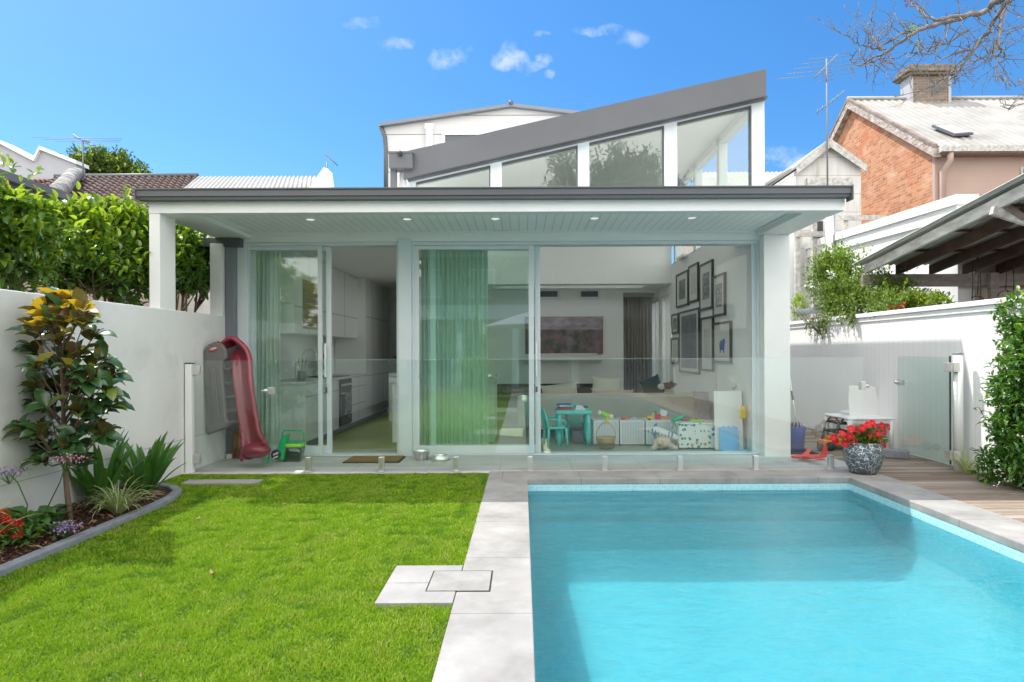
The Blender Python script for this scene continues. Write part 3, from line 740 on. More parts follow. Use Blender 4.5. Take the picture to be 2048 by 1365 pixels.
# flat roofs around the clerestory
MB().box(-3.6, -1.86, VY1 + .41, 13.15, 2.81, 2.90).box(-1.8595, -1.46, VY1 + .41, 9.0, 2.81, 2.90).box(-1.8595, -1.46, 11.0, 13.15, 2.81, 2.90).each('flat_roof', 'mid_grey', house)
MB().box(-1.329, RW, 11.951, 12.1, 2.71, 2.86).box(-1.329, RW, 12.6, 14.5, 2.71, 2.86).box(-1.329, -.6, 12.101, 12.599, 2.71, 2.86).box(2.5, RW, 12.101, 12.599, 2.71, 2.86).each('flat_roof', 'mid_grey', house)
hp(MB().box(-.599, 2.499, 12.101, 12.599, 2.80, 2.808), 'skylight', 'pane_clear')  # unseen skylight, added to bring light into the living room
# rainhead, spout and pipe beside the fascia
a = P(777.6, 303.7, 7.42); c = P(825, 335.8, 7.42)
rh = hp(MB().box(a.x, c.x, 7.42, 7.62, c.z, a.z).box(a.x - .006, c.x + .01, 7.41, 7.63, a.z - .02, a.z + .004), 'rainwater_head', 'charcoal', bevel=.004)
q = P(799, 306, 7.36); MB().tube([q + Vector((0, 0, 0)), q + Vector((-.01, .12, .0))], .028, 12).build('overflow_pipe', 'black', rh)
hp(MB().box(a.x + .0, a.x + .07, 7.5, 7.57, 2.9, c.z), 'downpipe', 'charcoal')
hp(MB().box(a.x + .09, rx0 + .0, 7.62, 7.7, 2.9, c.z + .05), 'wall', 'white_paint')
# ---- original upper storey behind
UY = 13.4
pl = P(765, 252, UY); pk = P(1022, 212, UY); pr_ = P(1330, 252, UY)
hp(MB().prism([(pl.x + .03, 2.5), (pr_.x, 2.5), (pr_.x, pl.z - .03), (pk.x, pk.z - .05), (pl.x + .03, pl.z - .03)], UY, UY + 6, 'Y'), 'upper_storey', 'panel_white')
hp(MB().prism([(pl.x - .05, pl.z - .05), (pk.x, pk.z - .06), (pr_.x + .1, pl.z - .05), (pr_.x + .1, pl.z + .02), (pk.x, pk.z + .01), (pl.x - .05, pl.z + .02)], UY - .12, UY + 6.1, 'Y'), 'upper_roof', 'mid_grey')
MB().tube([pk + Vector((0, -.15, .02)), pk + Vector((0, .5, .02))], .05, 10).build('ridge_cap', 'dark_grey', house)
hp(MB().tube([pl + Vector((-.02, -.05, -.05)), P(770, 275, UY), P(772, 300, UY), P(772, 380, UY)], .05, 10), 'downpipe', 'dark_grey')
a = P(853, 262, UY); c = P(866, 262, UY)
hp(MB().box(a.x, c.x, UY - .1, UY - .001, 2.6, a.z).box(a.x - .02, c.x + .02, UY - .12, UY - .001, a.z, a.z + .12), 'vent_pipe', 'white_paint', bevel=.008)
a = P(884, 265, UY); c = P(1000, 330, UY)
wf = hp(frame(a.x, c.x, c.z, a.z, .07, UY - .05, UY - .002), 'window', 'white_paint')
MB().box(a.x + .07, c.x - .07, UY - .02, UY - .004, c.z + .07, a.z - .07).build('pane', 'dark_grey', wf)

# ================================================================ glass pool fence
FY = 6.49
fence = thing('glass_pool_fence', 'frameless clear glass pool fence on short steel spigots', 'fence', (0, FY, 0))
UF = lambda u: (u - 1045) / F * FY
for (u0, u1) in ((549, 842), (843, 1136), (1137, 1431), (1432, 1726)):
    gp_ = MB().box(UF(u0), UF(u1), FY - .006, FY + .006, .05, 1.205).build('glass_panel', 'fence_glass', fence, bevel=.001, seg=1)
    MB().box(UF(u0), UF(u1), FY - .006, FY + .006, 1.2055, 1.2072).build('polished_edge', 'glass_edge', gp_)
for u in (616, 762, 911, 1059, 1208, 1359, 1510, 1660):
    x = UF(u)
    s_ = MB().box(x - .027, x + .027, FY - .03, FY - .008, 0, .155).box(x - .027, x + .027, FY + .008, FY + .03, 0, .155).box(x - .027, x + .027, FY - .008, FY + .008, 0, .045)
    s_.build('spigot', 'steel', fence, bevel=.004)
    MB().box(x - .045, x + .045, FY - .045, FY + .045, .0005, .006).build('base_plate', 'steel', fence)
gt = thing('pool_gate', 'closed frameless glass gate between the left wall and the glass fence', 'gate', (UF(387), FY, 0))
MB().box(UF(389), UF(547), FY - .005, FY + .005, .05, 1.205).build('glass_panel', 'fence_glass', gt, bevel=.001, seg=1)
def hinge(g, x, y, z, ax='x'):
    if ax == 'x': MB().box(x - .05, x + .05, y - .018, y + .018, z - .05, z + .05).build('hinge', 'steel', g, bevel=.006)
    else: MB().box(x - .018, x + .018, y - .05, y + .05, z - .05, z + .05).build('hinge', 'steel', g, bevel=.006)
hinge(gt, UF(391), FY, 1.10); hinge(gt, UF(391), FY, .14)
lx = UF(543); lz = EYE - (780 - 705) / F * FY
MB().box(lx - .035, lx + .035, FY - .03, FY + .03, lz - .037, lz + .037).tube([(lx - .035, FY - .01, lz), (lx - .075, FY - .01, lz)], .022, 12).tube([(lx - .075, FY - .01, lz), (lx - .11, FY - .01, lz)], .008, 8).build('latch', 'steel', gt, bevel=.006)
gpst = thing('gate_post', 'white square hinge post with a black cap against the left wall', 'post', (UF(380), FY, 0))
MB().box(UF(373), UF(386), FY - .035, FY + .035, -.02, 1.17).build('shaft', 'white_paint', gpst, bevel=.004)
MB().box(UF(372.5), UF(386.5), FY - .038, FY + .038, 1.17, 1.182).build('cap', 'black', gpst, bevel=.003)
px = 4.66
gr_ = thing('pool_gate', 'glass gate standing open on the deck in front of the right board fence', 'gate', (px - .1, 6.45, 0))
MB().box(px - .095, px - .083, 6.42, 7.30, .07, 1.21).build('glass_panel', 'gate_glass', gr_, bevel=.001, seg=1)
MB().box(px - .097, px - .081, 6.412, 6.42, .06, 1.22).build('seal', 'black', gr_)
hinge(gr_, px - .082, 6.45, 1.10, 'y'); hinge(gr_, px - .082, 6.45, .16, 'y')
MB().box(px - .12, px - .06, 7.22, 7.29, .86, .94).tube([(px - .12, 7.25, .9), (px - .17, 7.25, .9)], .02, 12).build('latch', 'steel', gr_, bevel=.004)
MB().box(px - .09, px - .02, 6.36, 6.41, 1.05, 1.15).box(px - .09, px - .02, 6.36, 6.41, .11, .21).each('hinge', 'steel', gr_, bevel=.004)
gp2 = thing('gate_post', 'white round hinge post with a grey cap on the deck beside the right board fence', 'post', (px, 6.42, 0))
MB().lathe([(.045, 0), (.045, 1.235)], (px, 6.42, 0), 20).build('shaft', 'white_paint', gp2)
MB().lathe([(.048, 1.236), (.048, 1.25), (.02, 1.258), (0, 1.258)], (px, 6.42, 0), 20).build('cap', 'mid_grey', gp2)
# latch bracket on the end of the fence panel
MB().box(UF(1719), UF(1729), FY - .03, FY + .03, .86, .95).tube([(UF(1729), FY, .9), (UF(1737), FY, .9)], .018, 12).build('latch_keeper', 'steel', fence, bevel=.004)
# ================================================================ inside the house
mat('curtain_sheer', (.80, .84, .80), (.76, .80, .76), 2, .85, transl=.2)
mat('curtain_linen', (.46, .42, .36), (.40, .37, .32), 2, .9)
mat('timber', (.36, .24, .13), (.24, .15, .08), 6, .5, stretch=(1, 1, 8))
mat('benchtop', (.70, .70, .68), rough=.25)
mat('sofa_fabric', (.56, .51, .44), (.50, .46, .39), 3, .95, bump=.2, bscale=200, dist=.002, sheen=.2)
mat('cushion_fabric', (.72, .68, .58), (.66, .62, .52), 5, .95, bump=.2, bscale=150, dist=.002)
mat('cushion_green', (.035, .06, .05), (.05, .08, .065), 5, .9)
mat('aqua_plastic', (.17, .66, .60), (.15, .62, .56), 2, .35)
mat('rattan', (.55, .42, .24), (.40, .28, .14), 60, .8, bump=.6, bscale=90, dist=.004)
mat('mesh_white', (.72, .74, .76), rough=.6, groove=(0, .022, .007, .45), bump=.3, dist=.003, bscale=3)
mat('plush_white', (.70, .70, .68), rough=.95, sheen=.3)
mat('plush_grey', (.12, .17, .22), rough=.95, sheen=.3)
mat('plush_beige', (.66, .53, .38), (.58, .46, .33), 20, .95, bump=.6, bscale=90, dist=.006, sheen=.4)
mat('plush_brown', (.22, .10, .05), (.15, .07, .04), 10, .95)
mat('red_plastic', (.70, .035, .03), rough=.35); mat('yellow_plastic', (.85, .55, .03), rough=.35)
mat('green_plastic', (.02, .42, .16), rough=.3); mat('lime_plastic', (.35, .72, .05), rough=.35); mat('orange_plastic', (.85, .24, .02), rough=.4)
mat('blue_plastic', (.025, .10, .42), (.03, .12, .45), 3, .35); mat('light_blue_foam', (.25, .52, .80), (.22, .48, .76), 4, .8)
mat('purple_paper', (.30, .18, .45), rough=.6); mat('paper', (.78, .78, .76), (.7, .72, .74), 9, .7)
mat('slide_red', (.33, .04, .07), (.28, .034, .06), 2.5, .34, coat=.25, bump=.05, bscale=6, dist=.01)
mat('slide_grey', (.16, .145, .145), (.135, .125, .125), 3, .5)
mat('coir', (.30, .17, .08), (.20, .11, .05), 60, .95, bump=.8, bscale=200, dist=.006)
mat('rubber', (.03, .03, .032), rough=.8)
mat('mat_fabric', (.40, .42, .36), (.34, .36, .31), 40, .95)
mat('picture_frame', (.035, .028, .025), rough=.35)
mat('mount', (.68, .68, .64), rough=.8)
mat('print_grey', (.42, .43, .42), (.14, .15, .16), 14, .6, detail=8, contrast=1.5)
mat('print_dark', (.05, .06, .07), (.16, .18, .19), 3, .4, detail=6)
mat('print_blue', (.10, .17, .22), (.35, .32, .22), 5, .5, c3=(.6, .35, .12), scale3=5)
mat('print_pale', (.62, .62, .58), (.50, .50, .47), 20, .7, detail=8)
mat('canvas', (.24, .18, .20), (.09, .11, .08), 4.5, .6, detail=10, contrast=1.6, c3=(.34, .17, .22), scale3=7, bump=.2, bscale=30)
mat('canvas_haze', (.46, .40, .45), (.27, .23, .24), 4, .6, detail=8, contrast=1.4, stretch=(1, 1, 3))
mat('towel', (.05, .06, .07), (.45, .45, .43), 26, .9, contrast=2.5)
mat('glass_tray', (.30, .34, .31), (.18, .21, .2), 12, .25)
mat('skin_clay', (.40, .33, .26), rough=.8)

def curtain(name, label, x0, x1, y, z0, z1, m, folds=14, amp=.035, pinch=None):
    n = folds * 8; rows = 14; vs = []; fs = []
    for r in range(rows + 1):
        t = r / rows; z = z1 + (z0 - z1) * t
        for i in range(n + 1):
            s = i / n; x = x0 + (x1 - x0) * s
            if pinch: x = x + (pinch - x) * .22 * math.sin(math.pi * min(t * 1.4, 1)) * (1 - .3 * t)
            a = amp * (.6 + .5 * t)
            yy = y + a * math.sin(s * folds * 2 * math.pi + .9 * math.sin(t * 3 + s * 9)) + .01 * math.sin(s * 40 + t * 5)
            vs.append((x, yy, z))
    w2 = n + 1
    for r in range(rows):
        for i in range(n): fs.append((r * w2 + i, r * w2 + i + 1, (r + 1) * w2 + i + 1, (r + 1) * w2 + i))
    o = MB().add(vs, fs, True).build(name, m)
    return tag(o, label, 'curtain')
curtain('curtain', 'pale sheer curtain gathered behind the left sliding door', P(484, 600, 7.8).x, P(562, 600, 7.8).x, 7.80, .02, 2.64, 'curtain_sheer', 9, .03, None)
curtain('curtain', 'wide sheer curtain hanging behind the green tinted middle pane', P(842, 600, 7.8).x, P(976, 600, 7.8).x, 7.80, .02, 2.64, 'curtain_sheer', 15, .03)
curtain('curtain', 'brownish curtain hanging in the far opening beside the tall windows', P(1249, 600, 13.2).x, P(1300, 600, 13.2).x, 13.45, .02, 2.54, 'curtain_linen', 8, .05)

# kitchen
kx = -2.88
kit = thing('kitchen_cabinets', 'white kitchen cabinets running back along the left interior wall', 'cabinets', (-3.15, 10, 0))
MB().box(-3.44, kx, 7.95, 9.40, .10, .86).build('base_cabinet', 'cabinet_white', kit, bevel=.004)
MB().box(-3.44, kx + .0, 10.10, 11.0, .10, .86).build('base_cabinet', 'cabinet_white', kit, bevel=.004)
MB().box(-3.44, kx - .06, 7.95, 13.0, .0, .098).build('kickboard', 'mid_grey', kit)
MB().box(-3.44, kx + .02, 7.93, 11.0, .862, .90).build('benchtop', 'benchtop', kit, bevel=.003)
MB().box(-3.44, -3.02, 7.95, 9.0, 1.55, 2.65).build('wall_cabinet', 'cabinet_white', kit, bevel=.003)
MB().box(-3.44, -3.02, 9.005, 11.0, 1.55, 2.65).build('wall_cabinet', 'cabinet_white', kit, bevel=.003)
MB().box(-3.44, kx, 11.005, 12.0, .10, 2.655).build('tall_cabinet', 'cabinet_white', kit, bevel=.003)
MB().box(-3.44, kx, 12.005, 12.9, .10, 2.655).build('tall_cabinet', 'cabinet_white', kit, bevel=.003)
j = MB()
for (y0, y1, z) in ((7.95, 11.0, .70), (10.1, 11.0, .40), (11.01, 12.9, 1.95), (11.01, 12.9, .86)): j.box(kx, kx + .002, y0, y1, z - .004, z + .004)
for (y, z0, z1) in ((8.6, .1, .86), (10.55, .1, .86), (11.5, .1, 2.65), (12.4, .1, 2.65)): j.box(kx, kx + .0025, y - .003, y + .003, z0, z1)
for y in (8.5, 9.0, 9.5, 10.2): j.box(-3.02, -3.018, y - .003, y + .003, 1.55, 2.65)
j.box(-3.02, -3.0175, 7.95, 11, 1.905, 1.913)
j.build('shadow_joint', 'mid_grey', kit)
MB().box(-3.43, -3.015, 8.25, 8.85, 1.62, 2.30).build('niche', 'timber', kit)
ov = thing('oven', 'black built-in oven with a tea towel on its rail', 'oven', (-3.1, 9.75, 0))
MB().box(-3.40, kx + .01, 9.42, 10.08, .12, .855).build('body', 'black', ov, bevel=.004)
MB().box(kx + .011, kx + .018, 9.47, 10.03, .14, .60).build('door', 'dark_grey', ov)
MB().tube([(kx + .05, 9.46, .64), (kx + .05, 10.04, .64)], .01, 8).box(kx + .01, kx + .05, 9.47, 9.49, .63, .65).box(kx + .01, kx + .05, 10.01, 10.03, .63, .65).build('handle', 'steel', ov)
kn = MB()
for i in range(6): kn.tube([(kx + .01, 9.5 + i * .1, .77), (kx + .035, 9.5 + i * .1, .77)], .018, 10)
kn.each('knob', 'steel', ov)
MB().box(-3.40, kx - .02, 9.42, 10.08, .902, .912).build('cooktop', 'black', ov)
tw = MB(); 
for (a, z) in ((9.55, .30), (9.74, .24)): tw.box(kx + .052, kx + .062, a, a + .16, z, .652)
tag(tw.build('tea_towel', 'towel', bevel=.003), 'black and white patterned tea towels hung on the oven rail', 'towel')
q = P(680, 727, 9.5)
tray = MB().lathe([(0, 0), (.15, .005), (.175, .02), (.178, .03), (0, .015)], (0, 0, 0), 32).xf(Matrix.Translation((-3.22, 9.75, 1.09)) @ Matrix.Rotation(R(72), 4, 'Y') )
tag(tray.build('round_tray', 'glass_tray'), 'large round patterned tray leaning behind the cooktop', 'tray')
sink = thing('kitchen_tap', 'arched chrome kitchen tap over the sink', 'tap', (-3.2, 8.7, .9))
pts = [(-3.2, 8.7, .9)] + [(-3.2 + .11 * (1 - math.cos(t)), 8.7, 1.22 + .11 * math.sin(t)) for t in np.linspace(0, math.pi, 9)] + [(-2.98, 8.7, 1.14)]
MB().tube(pts, .012, 10).build('spout', 'steel', sink)
MB().lathe([(.025, 0), (.022, .05), (.015, .06)], (-3.2, 8.7, .9), 12).build('base', 'steel', sink)
pts = [(-3.2, 8.45, .9)] + [(-3.2 + .07 * (1 - math.cos(t)), 8.45, 1.12 + .07 * math.sin(t)) for t in np.linspace(0, math.pi, 9)]
f2 = MB().tube(pts, .008, 8).build('filter_tap', 'steel'); tag(f2, 'small arched chrome filter tap nearer the glass', 'tap')
ut = thing('utensil_jar', 'grey jar of cooking utensils on the bench by the curtain', 'jar', (-3.05, 8.2, .9))
MB().lathe([(.05, 0), (.055, .14), (.05, .14), (.046, .02)], (-3.02, 8.2, .901), 16).build('jar', 'mid_grey', ut)
for i in range(5):
    a = i * 1.3; MB().tube([(-3.02, 8.2, .93), (-3.02 + .06 * math.cos(a), 8.2 + .05 * math.sin(a), 1.16)], .006, 6).ball((-3.02 + .064 * math.cos(a), 8.2 + .053 * math.sin(a), 1.18), (.014, .02, .03), 8, 6).build('utensil', 'steel' if i % 2 else 'timber', ut)
isl = thing('kitchen_island', 'white kitchen island bench seen through the open doorway', 'kitchen island', (-1.2, 9, 0))
MB().box(-1.86, -.4, 8.55, 9.4, 0, .86).build('cabinet', 'cabinet_white', isl, bevel=.003)
MB().box(-1.90, -.36, 8.50, 9.45, .861, .93).build('benchtop', 'benchtop', isl, bevel=.003)
vs = thing('vase', 'dark bushy plant in a checked pot at the back of the kitchen', 'plant', (-2.35, 11.8, .9))
MB().box(-2.5, -2.1, 11.2, 12.2, 0, .9).build('side_cabinet', 'cabinet_white'); tag(bpy.data.objects['side_cabinet'], 'small white cabinet at the far end of the kitchen', 'cabinet')
MB().lathe([(.08, 0), (.10, .2), (.085, .2), (.07, .02)], (-2.35, 11.7, .901), 16).build('pot', 'mount', vs)
rng = np.random.default_rng(3)
ps = rng.normal(size=(260, 3)) * (.07, .07, .045) + (-2.35, 11.7, 1.17)
mat('dark_leaf', (.03, .05, .03), rough=.6)
leaves('foliage', 'dark_leaf', vs, ps, rng.normal(size=(260, 3)), .06, .03, rng=rng)
MB().box(-2.35, -1.96, 12.97, 12.995, 0, 2.05).build('doorway', 'dark_grey', house)

# TV-wall painting, ledge
a = P(1083, 634, 12.86); c = P(1206, 708, 12.86)
pt = thing('painting', 'long dark painting of a flowering meadow on the far wall', 'painting', (a.x, 12.88, c.z))
MB().box(a.x - .35, c.x, 12.86, 12.895, c.z, a.z).build('frame', 'timber', pt)
MB().box(a.x - .34, c.x - .012, 12.85, 12.859, c.z + .012, (a.z + c.z) / 2 + .12).build('canvas', 'canvas', pt)
MB().box(a.x - .34, c.x - .012, 12.851, 12.8592, (a.z + c.z) / 2 + .1205, a.z - .012).build('canvas', 'canvas_haze', pt)
a = P(1090, 712, 12.7); c = P(1206, 719, 12.7)
MB().box(a.x - .5, c.x, 12.7, 12.884, c.z - .02, a.z - .02).build('mantel', 'cabinet_white', house, bevel=.004)
tag(MB().box(a.x - .1, c.x - .12, 12.72, 12.8, a.z - .018, a.z + .05).build('soundbar', 'mount', bevel=.008), 'slim pale soundbar on the ledge below the painting', 'soundbar')
# small fixture high on the right wall
a = onX(1368, 514, RW)
tag(MB().box(RW - .09, RW - .002, a.y - .22, a.y + .22, a.z - .03, a.z + .02).build('wall_speaker', 'steel', bevel=.006), 'small slim bracket light high on the picture wall', 'wall light')

# pictures on the right wall
PICS = [(1355, 1379, 545, 614, 'print_blue', 'framed print with a pale sun over dark water, top left of the picture wall'),
        (1380, 1399, 529, 605, 'print_pale', 'narrow upright framed print between the two tall top pictures'),
        (1402, 1428, 525, 620, 'print_grey', 'tallest upright framed photograph at the top of the picture wall'),
        (1429, 1453, 549, 633, 'print_grey', 'dark framed photograph nearest the glass in the top row'),
        (1361, 1401, 620, 747, 'print_dark', 'largest dark framed picture in the middle of the wall'),
        (1405, 1429, 634, 743, 'print_pale', 'slim framed pale drawing right of the largest picture'),
        (1430, 1465, 644, 727, 'mount', 'framed picture of a small blue animal nearest the glass'),
        (1346, 1359, 628, 668, 'print_grey', 'small framed picture left of the largest, the upper one'),
        (1345, 1360, 676, 728, 'print_pale', 'small framed picture left of the largest, the lower one')]
for i, (u0, u1, v0, v1, m_, lab) in enumerate(PICS):
    A = onX(u0, v0, RW); B = onX(u1, v0, RW); um = (u0 + u1) / 2
    zt = onX(um, v0, RW).z; zb = onX(um, v1, RW).z; y0, y1 = B.y, A.y
    r = thing('framed_picture', lab, 'picture', (RW - .02, (y0 + y1) / 2, zb), 'framed pictures on the right interior wall')
    f = MB(); t_ = .035
    X0, X1 = RW - .035, RW - .002
    f.box(X0, X1, y0, y0 + t_, zb, zt).box(X0, X1, y1 - t_, y1, zb, zt).box(X0, X1, y0 + t_, y1 - t_, zb, zb + t_).box(X0, X1, y0 + t_, y1 - t_, zt - t_, zt)
    f.build('frame', 'picture_frame', r)
    MB().box(X0 + .012, X1, y0 + t_, y1 - t_, zb + t_, zt - t_).build('mount', 'mount', r)
    iy = (y1 - y0) * (.24 if i != 4 else .12); iz = (zt - zb) * (.22 if i != 4 else .08)
    if i != 6: MB().box(X0 + .009, X0 + .0119, y0 + iy, y1 - iy, zb + iz, zt - iz).build('print', m_, r)
    else:
        cy_, cz_ = (y0 + y1) / 2, (zb + zt) / 2 - .04
        MB().ball((X0 + .011, cy_, cz_), (.003, .12, .075), 14, 8).ball((X0 + .011, cy_ - .08, cz_ + .05), (.003, .06, .05), 12, 8).box(X0 + .008, X0 + .0115, cy_ - .10, cy_ - .06, cz_ - .11, cz_).box(X0 + .008, X0 + .0115, cy_ + .05, cy_ + .09, cz_ - .11, cz_).build('print', 'blue_plastic', r)

# sofa with cushions
SY = 9.15
x0 = P(1060, 780, SY).x; x1 = P(1395, 780, SY).x
sofa = thing('sofa', 'long beige fabric sofa seen from behind through the glass', 'sofa', ((x0 + x1) / 2, SY + .4, 0))
MB().box(x0, x1, SY, SY + .24, .12, .64).build('backrest', 'sofa_fabric', sofa, bevel=.05, seg=4)
MB().box(x0, x1, SY + .24, SY + 1.0, .12, .42).build('seat', 'sofa_fabric', sofa, bevel=.04, seg=3)
for xa in (x0 - .2, x1 + .001): MB().box(xa, xa + .2, SY, SY + 1.0, .12, .56).build('armrest', 'sofa_fabric', sofa, bevel=.05, seg=4)
for xa in (x0 + .1, x1 - .1):
    for yy in (SY + .08, SY + .9): MB().box(xa - .03, xa + .03, yy - .03, yy + .03, 0, .12).build('leg', 'timber', sofa)
def cushion(u, v, w_, h_, m_, lab, tilt=0, Y=SY + .3, rz=0):
    c = P(u, v, Y); mb = MB(); n = 14
    vs = []; fs = []
    for sgn in (1, -1):
        for i in range(n + 1):
            for k in range(n + 1):
                a, b_ = i / n * 2 - 1, k / n * 2 - 1
                th_ = .075 * (1 - a * a) ** .55 * (1 - b_ * b_) ** .55 if abs(a) < 1 and abs(b_) < 1 else 0
                pin = 1 - .10 * (1 - max(abs(a), 0) ** 4) * b_ * b_ * 1 ; pin2 = 1 - .12 * (1 - abs(b_) ** 4) * a * a
                vs.append(Vector((a * w_ / 2 * pin2, sgn * th_, b_ * h_ / 2 * pin)))
    N2 = (n + 1) ** 2
    for s_ in (0, 1):
        for i in range(n):
            for k in range(n):
                q = (s_ * N2 + i * (n + 1) + k, s_ * N2 + (i + 1) * (n + 1) + k, s_ * N2 + (i + 1) * (n + 1) + k + 1, s_ * N2 + i * (n + 1) + k + 1)
                fs.append(q[::-1] if s_ == 0 else q)
    mb.add(vs, fs, True).xf(Matrix.Translation(c) @ Matrix.Rotation(R(tilt), 4, 'Y') @ Matrix.Rotation(R(-12), 4, 'X'))
    return tag(mb.build('cushion', m_), lab, 'cushion', 'cushions along the sofa')
cushion(1120, 788, .62, .34, 'sofa_fabric', 'large beige back cushion at the left end of the sofa', -7)
cushion(1213, 773, .50, .30, 'cushion_fabric', 'cream cushion standing highest above the sofa back', 4, SY + .42)
cushion(1225, 797, .70, .30, 'sofa_fabric', 'large beige back cushion in the middle of the sofa', 2, SY + .33)
cushion(1305, 775, .34, .34, 'cushion_green', 'dark green cushion propped against the sofa back', -22, SY + .32)
cushion(1345, 800, .5, .34, 'cushion_fabric', 'pale patterned cushion at the right end of the sofa', 10, SY + .3)
bear = thing('plush_toy', 'brown and cream plush toy lying on top of the right cushions', 'soft toy', P(1335, 772, SY + .3))
c = P(1335, 772, SY + .25)
MB().ball(c, (.11, .07, .05), 14, 10, .15, 2).build('body', 'plush_brown', bear)
MB().ball(c + Vector((-.10, -.02, -.01)), (.06, .05, .05), 12, 8).build('face', 'plush_white', bear)
MB().ball(c + Vector((.10, -.02, .02)), (.05, .03, .025), 10, 6).ball(c + Vector((.05, -.03, .05)), (.03, .02, .03), 10, 6).build('paw', 'plush_brown', bear)

# low storage units with a row of toys
BY = 8.30
for i, (u0, u1, lab) in enumerate(((1187, 1238, 'white ribbed storage box behind the wicker basket'), (1240, 1289, 'white ribbed storage box in the middle of the row'), (1292, 1343, 'white ribbed storage box behind the striped shark toy'))):
    A = P(u0, 842, BY); B = P(u1, 889, BY)
    r = thing('storage_box', lab, 'storage box', ((A.x + B.x) / 2, BY + .2, 0), 'white storage boxes in a row on the floor')
    z1 = A.z; t_ = .02
    MB().box(A.x, B.x, BY + .012, BY + .38, 0, z1).build('body', 'white_paint', r, bevel=.004)
    frame(A.x, B.x, 0, z1, .018, BY - .004, BY + .011).build('frame', 'white_paint', r)
    MB().box(A.x + .018, B.x - .018, BY + .003, BY + .011, .018, z1 - .018).build('ribbed_front', 'mesh_white', r)
zt = P(1240, 842, BY).z
def toy(name, lab, parts, cat='toy', grp='toys lying on the storage boxes'):
    c = parts[0][1]
    r = thing(name, lab, cat, c, grp)
    for (pn, cc, mk, m_) in parts: mk(MB(), Vector(cc)).build(pn, m_, r)
    return r
def bx_(a, b_, c_, rot=0, rx=0):
    def f(mb, c): return mb.box(-a / 2, a / 2, -b_ / 2, b_ / 2, 0, c_).xf(Matrix.Translation(c) @ Matrix.Rotation(R(rot), 4, 'Z') @ Matrix.Rotation(R(rx), 4, 'Y'))
    return f
def bl_(a, b_, c_, rx=0):
    def f(mb, c): return mb.ball((0, 0, 0), (a, b_, c_), 12, 8).xf(Matrix.Translation(c) @ Matrix.Rotation(R(rx), 4, 'Y'))
    return f
def TP(u, dz=0, y=.15): q = P(u, 842, BY + y); return Vector((q.x, BY + y, zt + dz))
toy('toy_plane', 'green yellow and white toy rocket lying above the wicker basket', [('body', TP(1210, .07), bl_(.035, .035, .09, -60), 'lime_plastic'), ('nose', TP(1199, .10), bl_(.03, .03, .035), 'paper'), ('tail', TP(1222, .045), bl_(.035, .03, .035), 'paper'), ('fin', TP(1216, .0), bx_(.05, .02, .09, 0, 20), 'yellow_plastic'), ('fin', TP(1213, -.03, -.03), bx_(.03, .012, .08, 0, 8), 'yellow_plastic')])
toy('toy_cars', 'small coloured toy cars on the middle storage box', [('car', TP(1246, 0), bx_(.06, .05, .025), 'red_plastic'), ('car', TP(1257, 0), bx_(.05, .04, .03, 20), 'orange_plastic'), ('car', TP(1266, 0), bx_(.04, .04, .035), 'light_blue_foam'), ('car', TP(1276, 0), bx_(.05, .05, .02, -15), 'skin_clay')])
toy('toy_digger', 'yellow toy digger on the right storage box', [('body', TP(1300, 0), bx_(.09, .06, .05, 10), 'yellow_plastic'), ('arm', TP(1304, .05), bx_(.02, .02, .05, 0, 30), 'yellow_plastic'), ('wheel', TP(1299, .0, .09), bl_(.022, .012, .022), 'black')])
toy('toy_robot', 'red toy figure with a white cape on the right storage box', [('body', TP(1316, 0), bx_(.07, .06, .08, 0), 'red_plastic'), ('cape', TP(1325, .05), bx_(.09, .05, .08, 0, 15), 'paper'), ('head', TP(1312, .11), bl_(.025, .025, .025), 'green_plastic')])
toy('toy_truck', 'orange toy truck at the right end of the storage boxes', [('body', TP(1332, 0), bx_(.1, .07, .035, -12), 'orange_plastic'), ('cab', TP(1336, .035), bx_(.04, .05, .03, -12), 'skin_clay')])

# children's table and two chairs
TY = 8.17
A = P(1112, 822, TY); B = P(1184, 822, TY); zt2 = A.z
tb = thing('kids_table', 'small aqua plastic children\'s table piled with books', 'table', ((A.x + B.x) / 2, TY + .2, 0))
MB().box(A.x, B.x, TY, TY + .42, zt2 - .05, zt2).build('tabletop', 'aqua_plastic', tb, bevel=.012, seg=3)
for (x, y) in ((A.x + .045, TY + .045), (B.x - .045, TY + .045), (A.x + .045, TY + .375), (B.x - .045, TY + .375)):
    MB().lathe([(.028, 0), (.036, .12), (.030, .28), (.028, zt2 - .051)], (x, y, 0), 12).build('leg', 'aqua_plastic', tb)
def kid_chair(lab, x, y, rz):
    r = thing('kids_chair', lab, 'chair', (x, y, 0), 'aqua plastic children\'s chairs')
    M = Matrix.Translation((x, y, 0)) @ Matrix.Rotation(R(rz), 4, 'Z')     # faces +y locally
    MB().box(-.13, .13, -.12, .13, .24, .265).xf(M).build('seat', 'aqua_plastic', r, bevel=.01)
    for (a, b_) in ((-.12, -.12), (.12, -.12), (-.12, .12), (.12, .12)):
        MB().tube([(a * 1.12, b_ * 1.12, 0), (a, b_, .25)], [.014, .019], 8).xf(M).build('leg', 'aqua_plastic', r)
    bk = MB()
    top = [(-.13, -.13, .25), (-.135, -.15, .36), (-.11, -.17, .46), (-.05, -.18, .50), (.05, -.18, .50), (.11, -.17, .46), (.135, -.15, .36), (.13, -.13, .25)]
    bk.tube(top, .014, 8)
    for k in range(-3, 4): bk.tube([(k * .018, -.13, .265), (k * .032, -.178, .485 - abs(k) * .008)], .006, 6)
    bk.xf(M).build('backrest', 'aqua_plastic', r)
    for s_ in (-1, 1):
        MB().tube([(s_ * .135, -.14, .37), (s_ * .145, .02, .37), (s_ * .14, .10, .35), (s_ * .128, .12, .26)], .011, 8).xf(M).build('armrest', 'aqua_plastic', r)
    return r
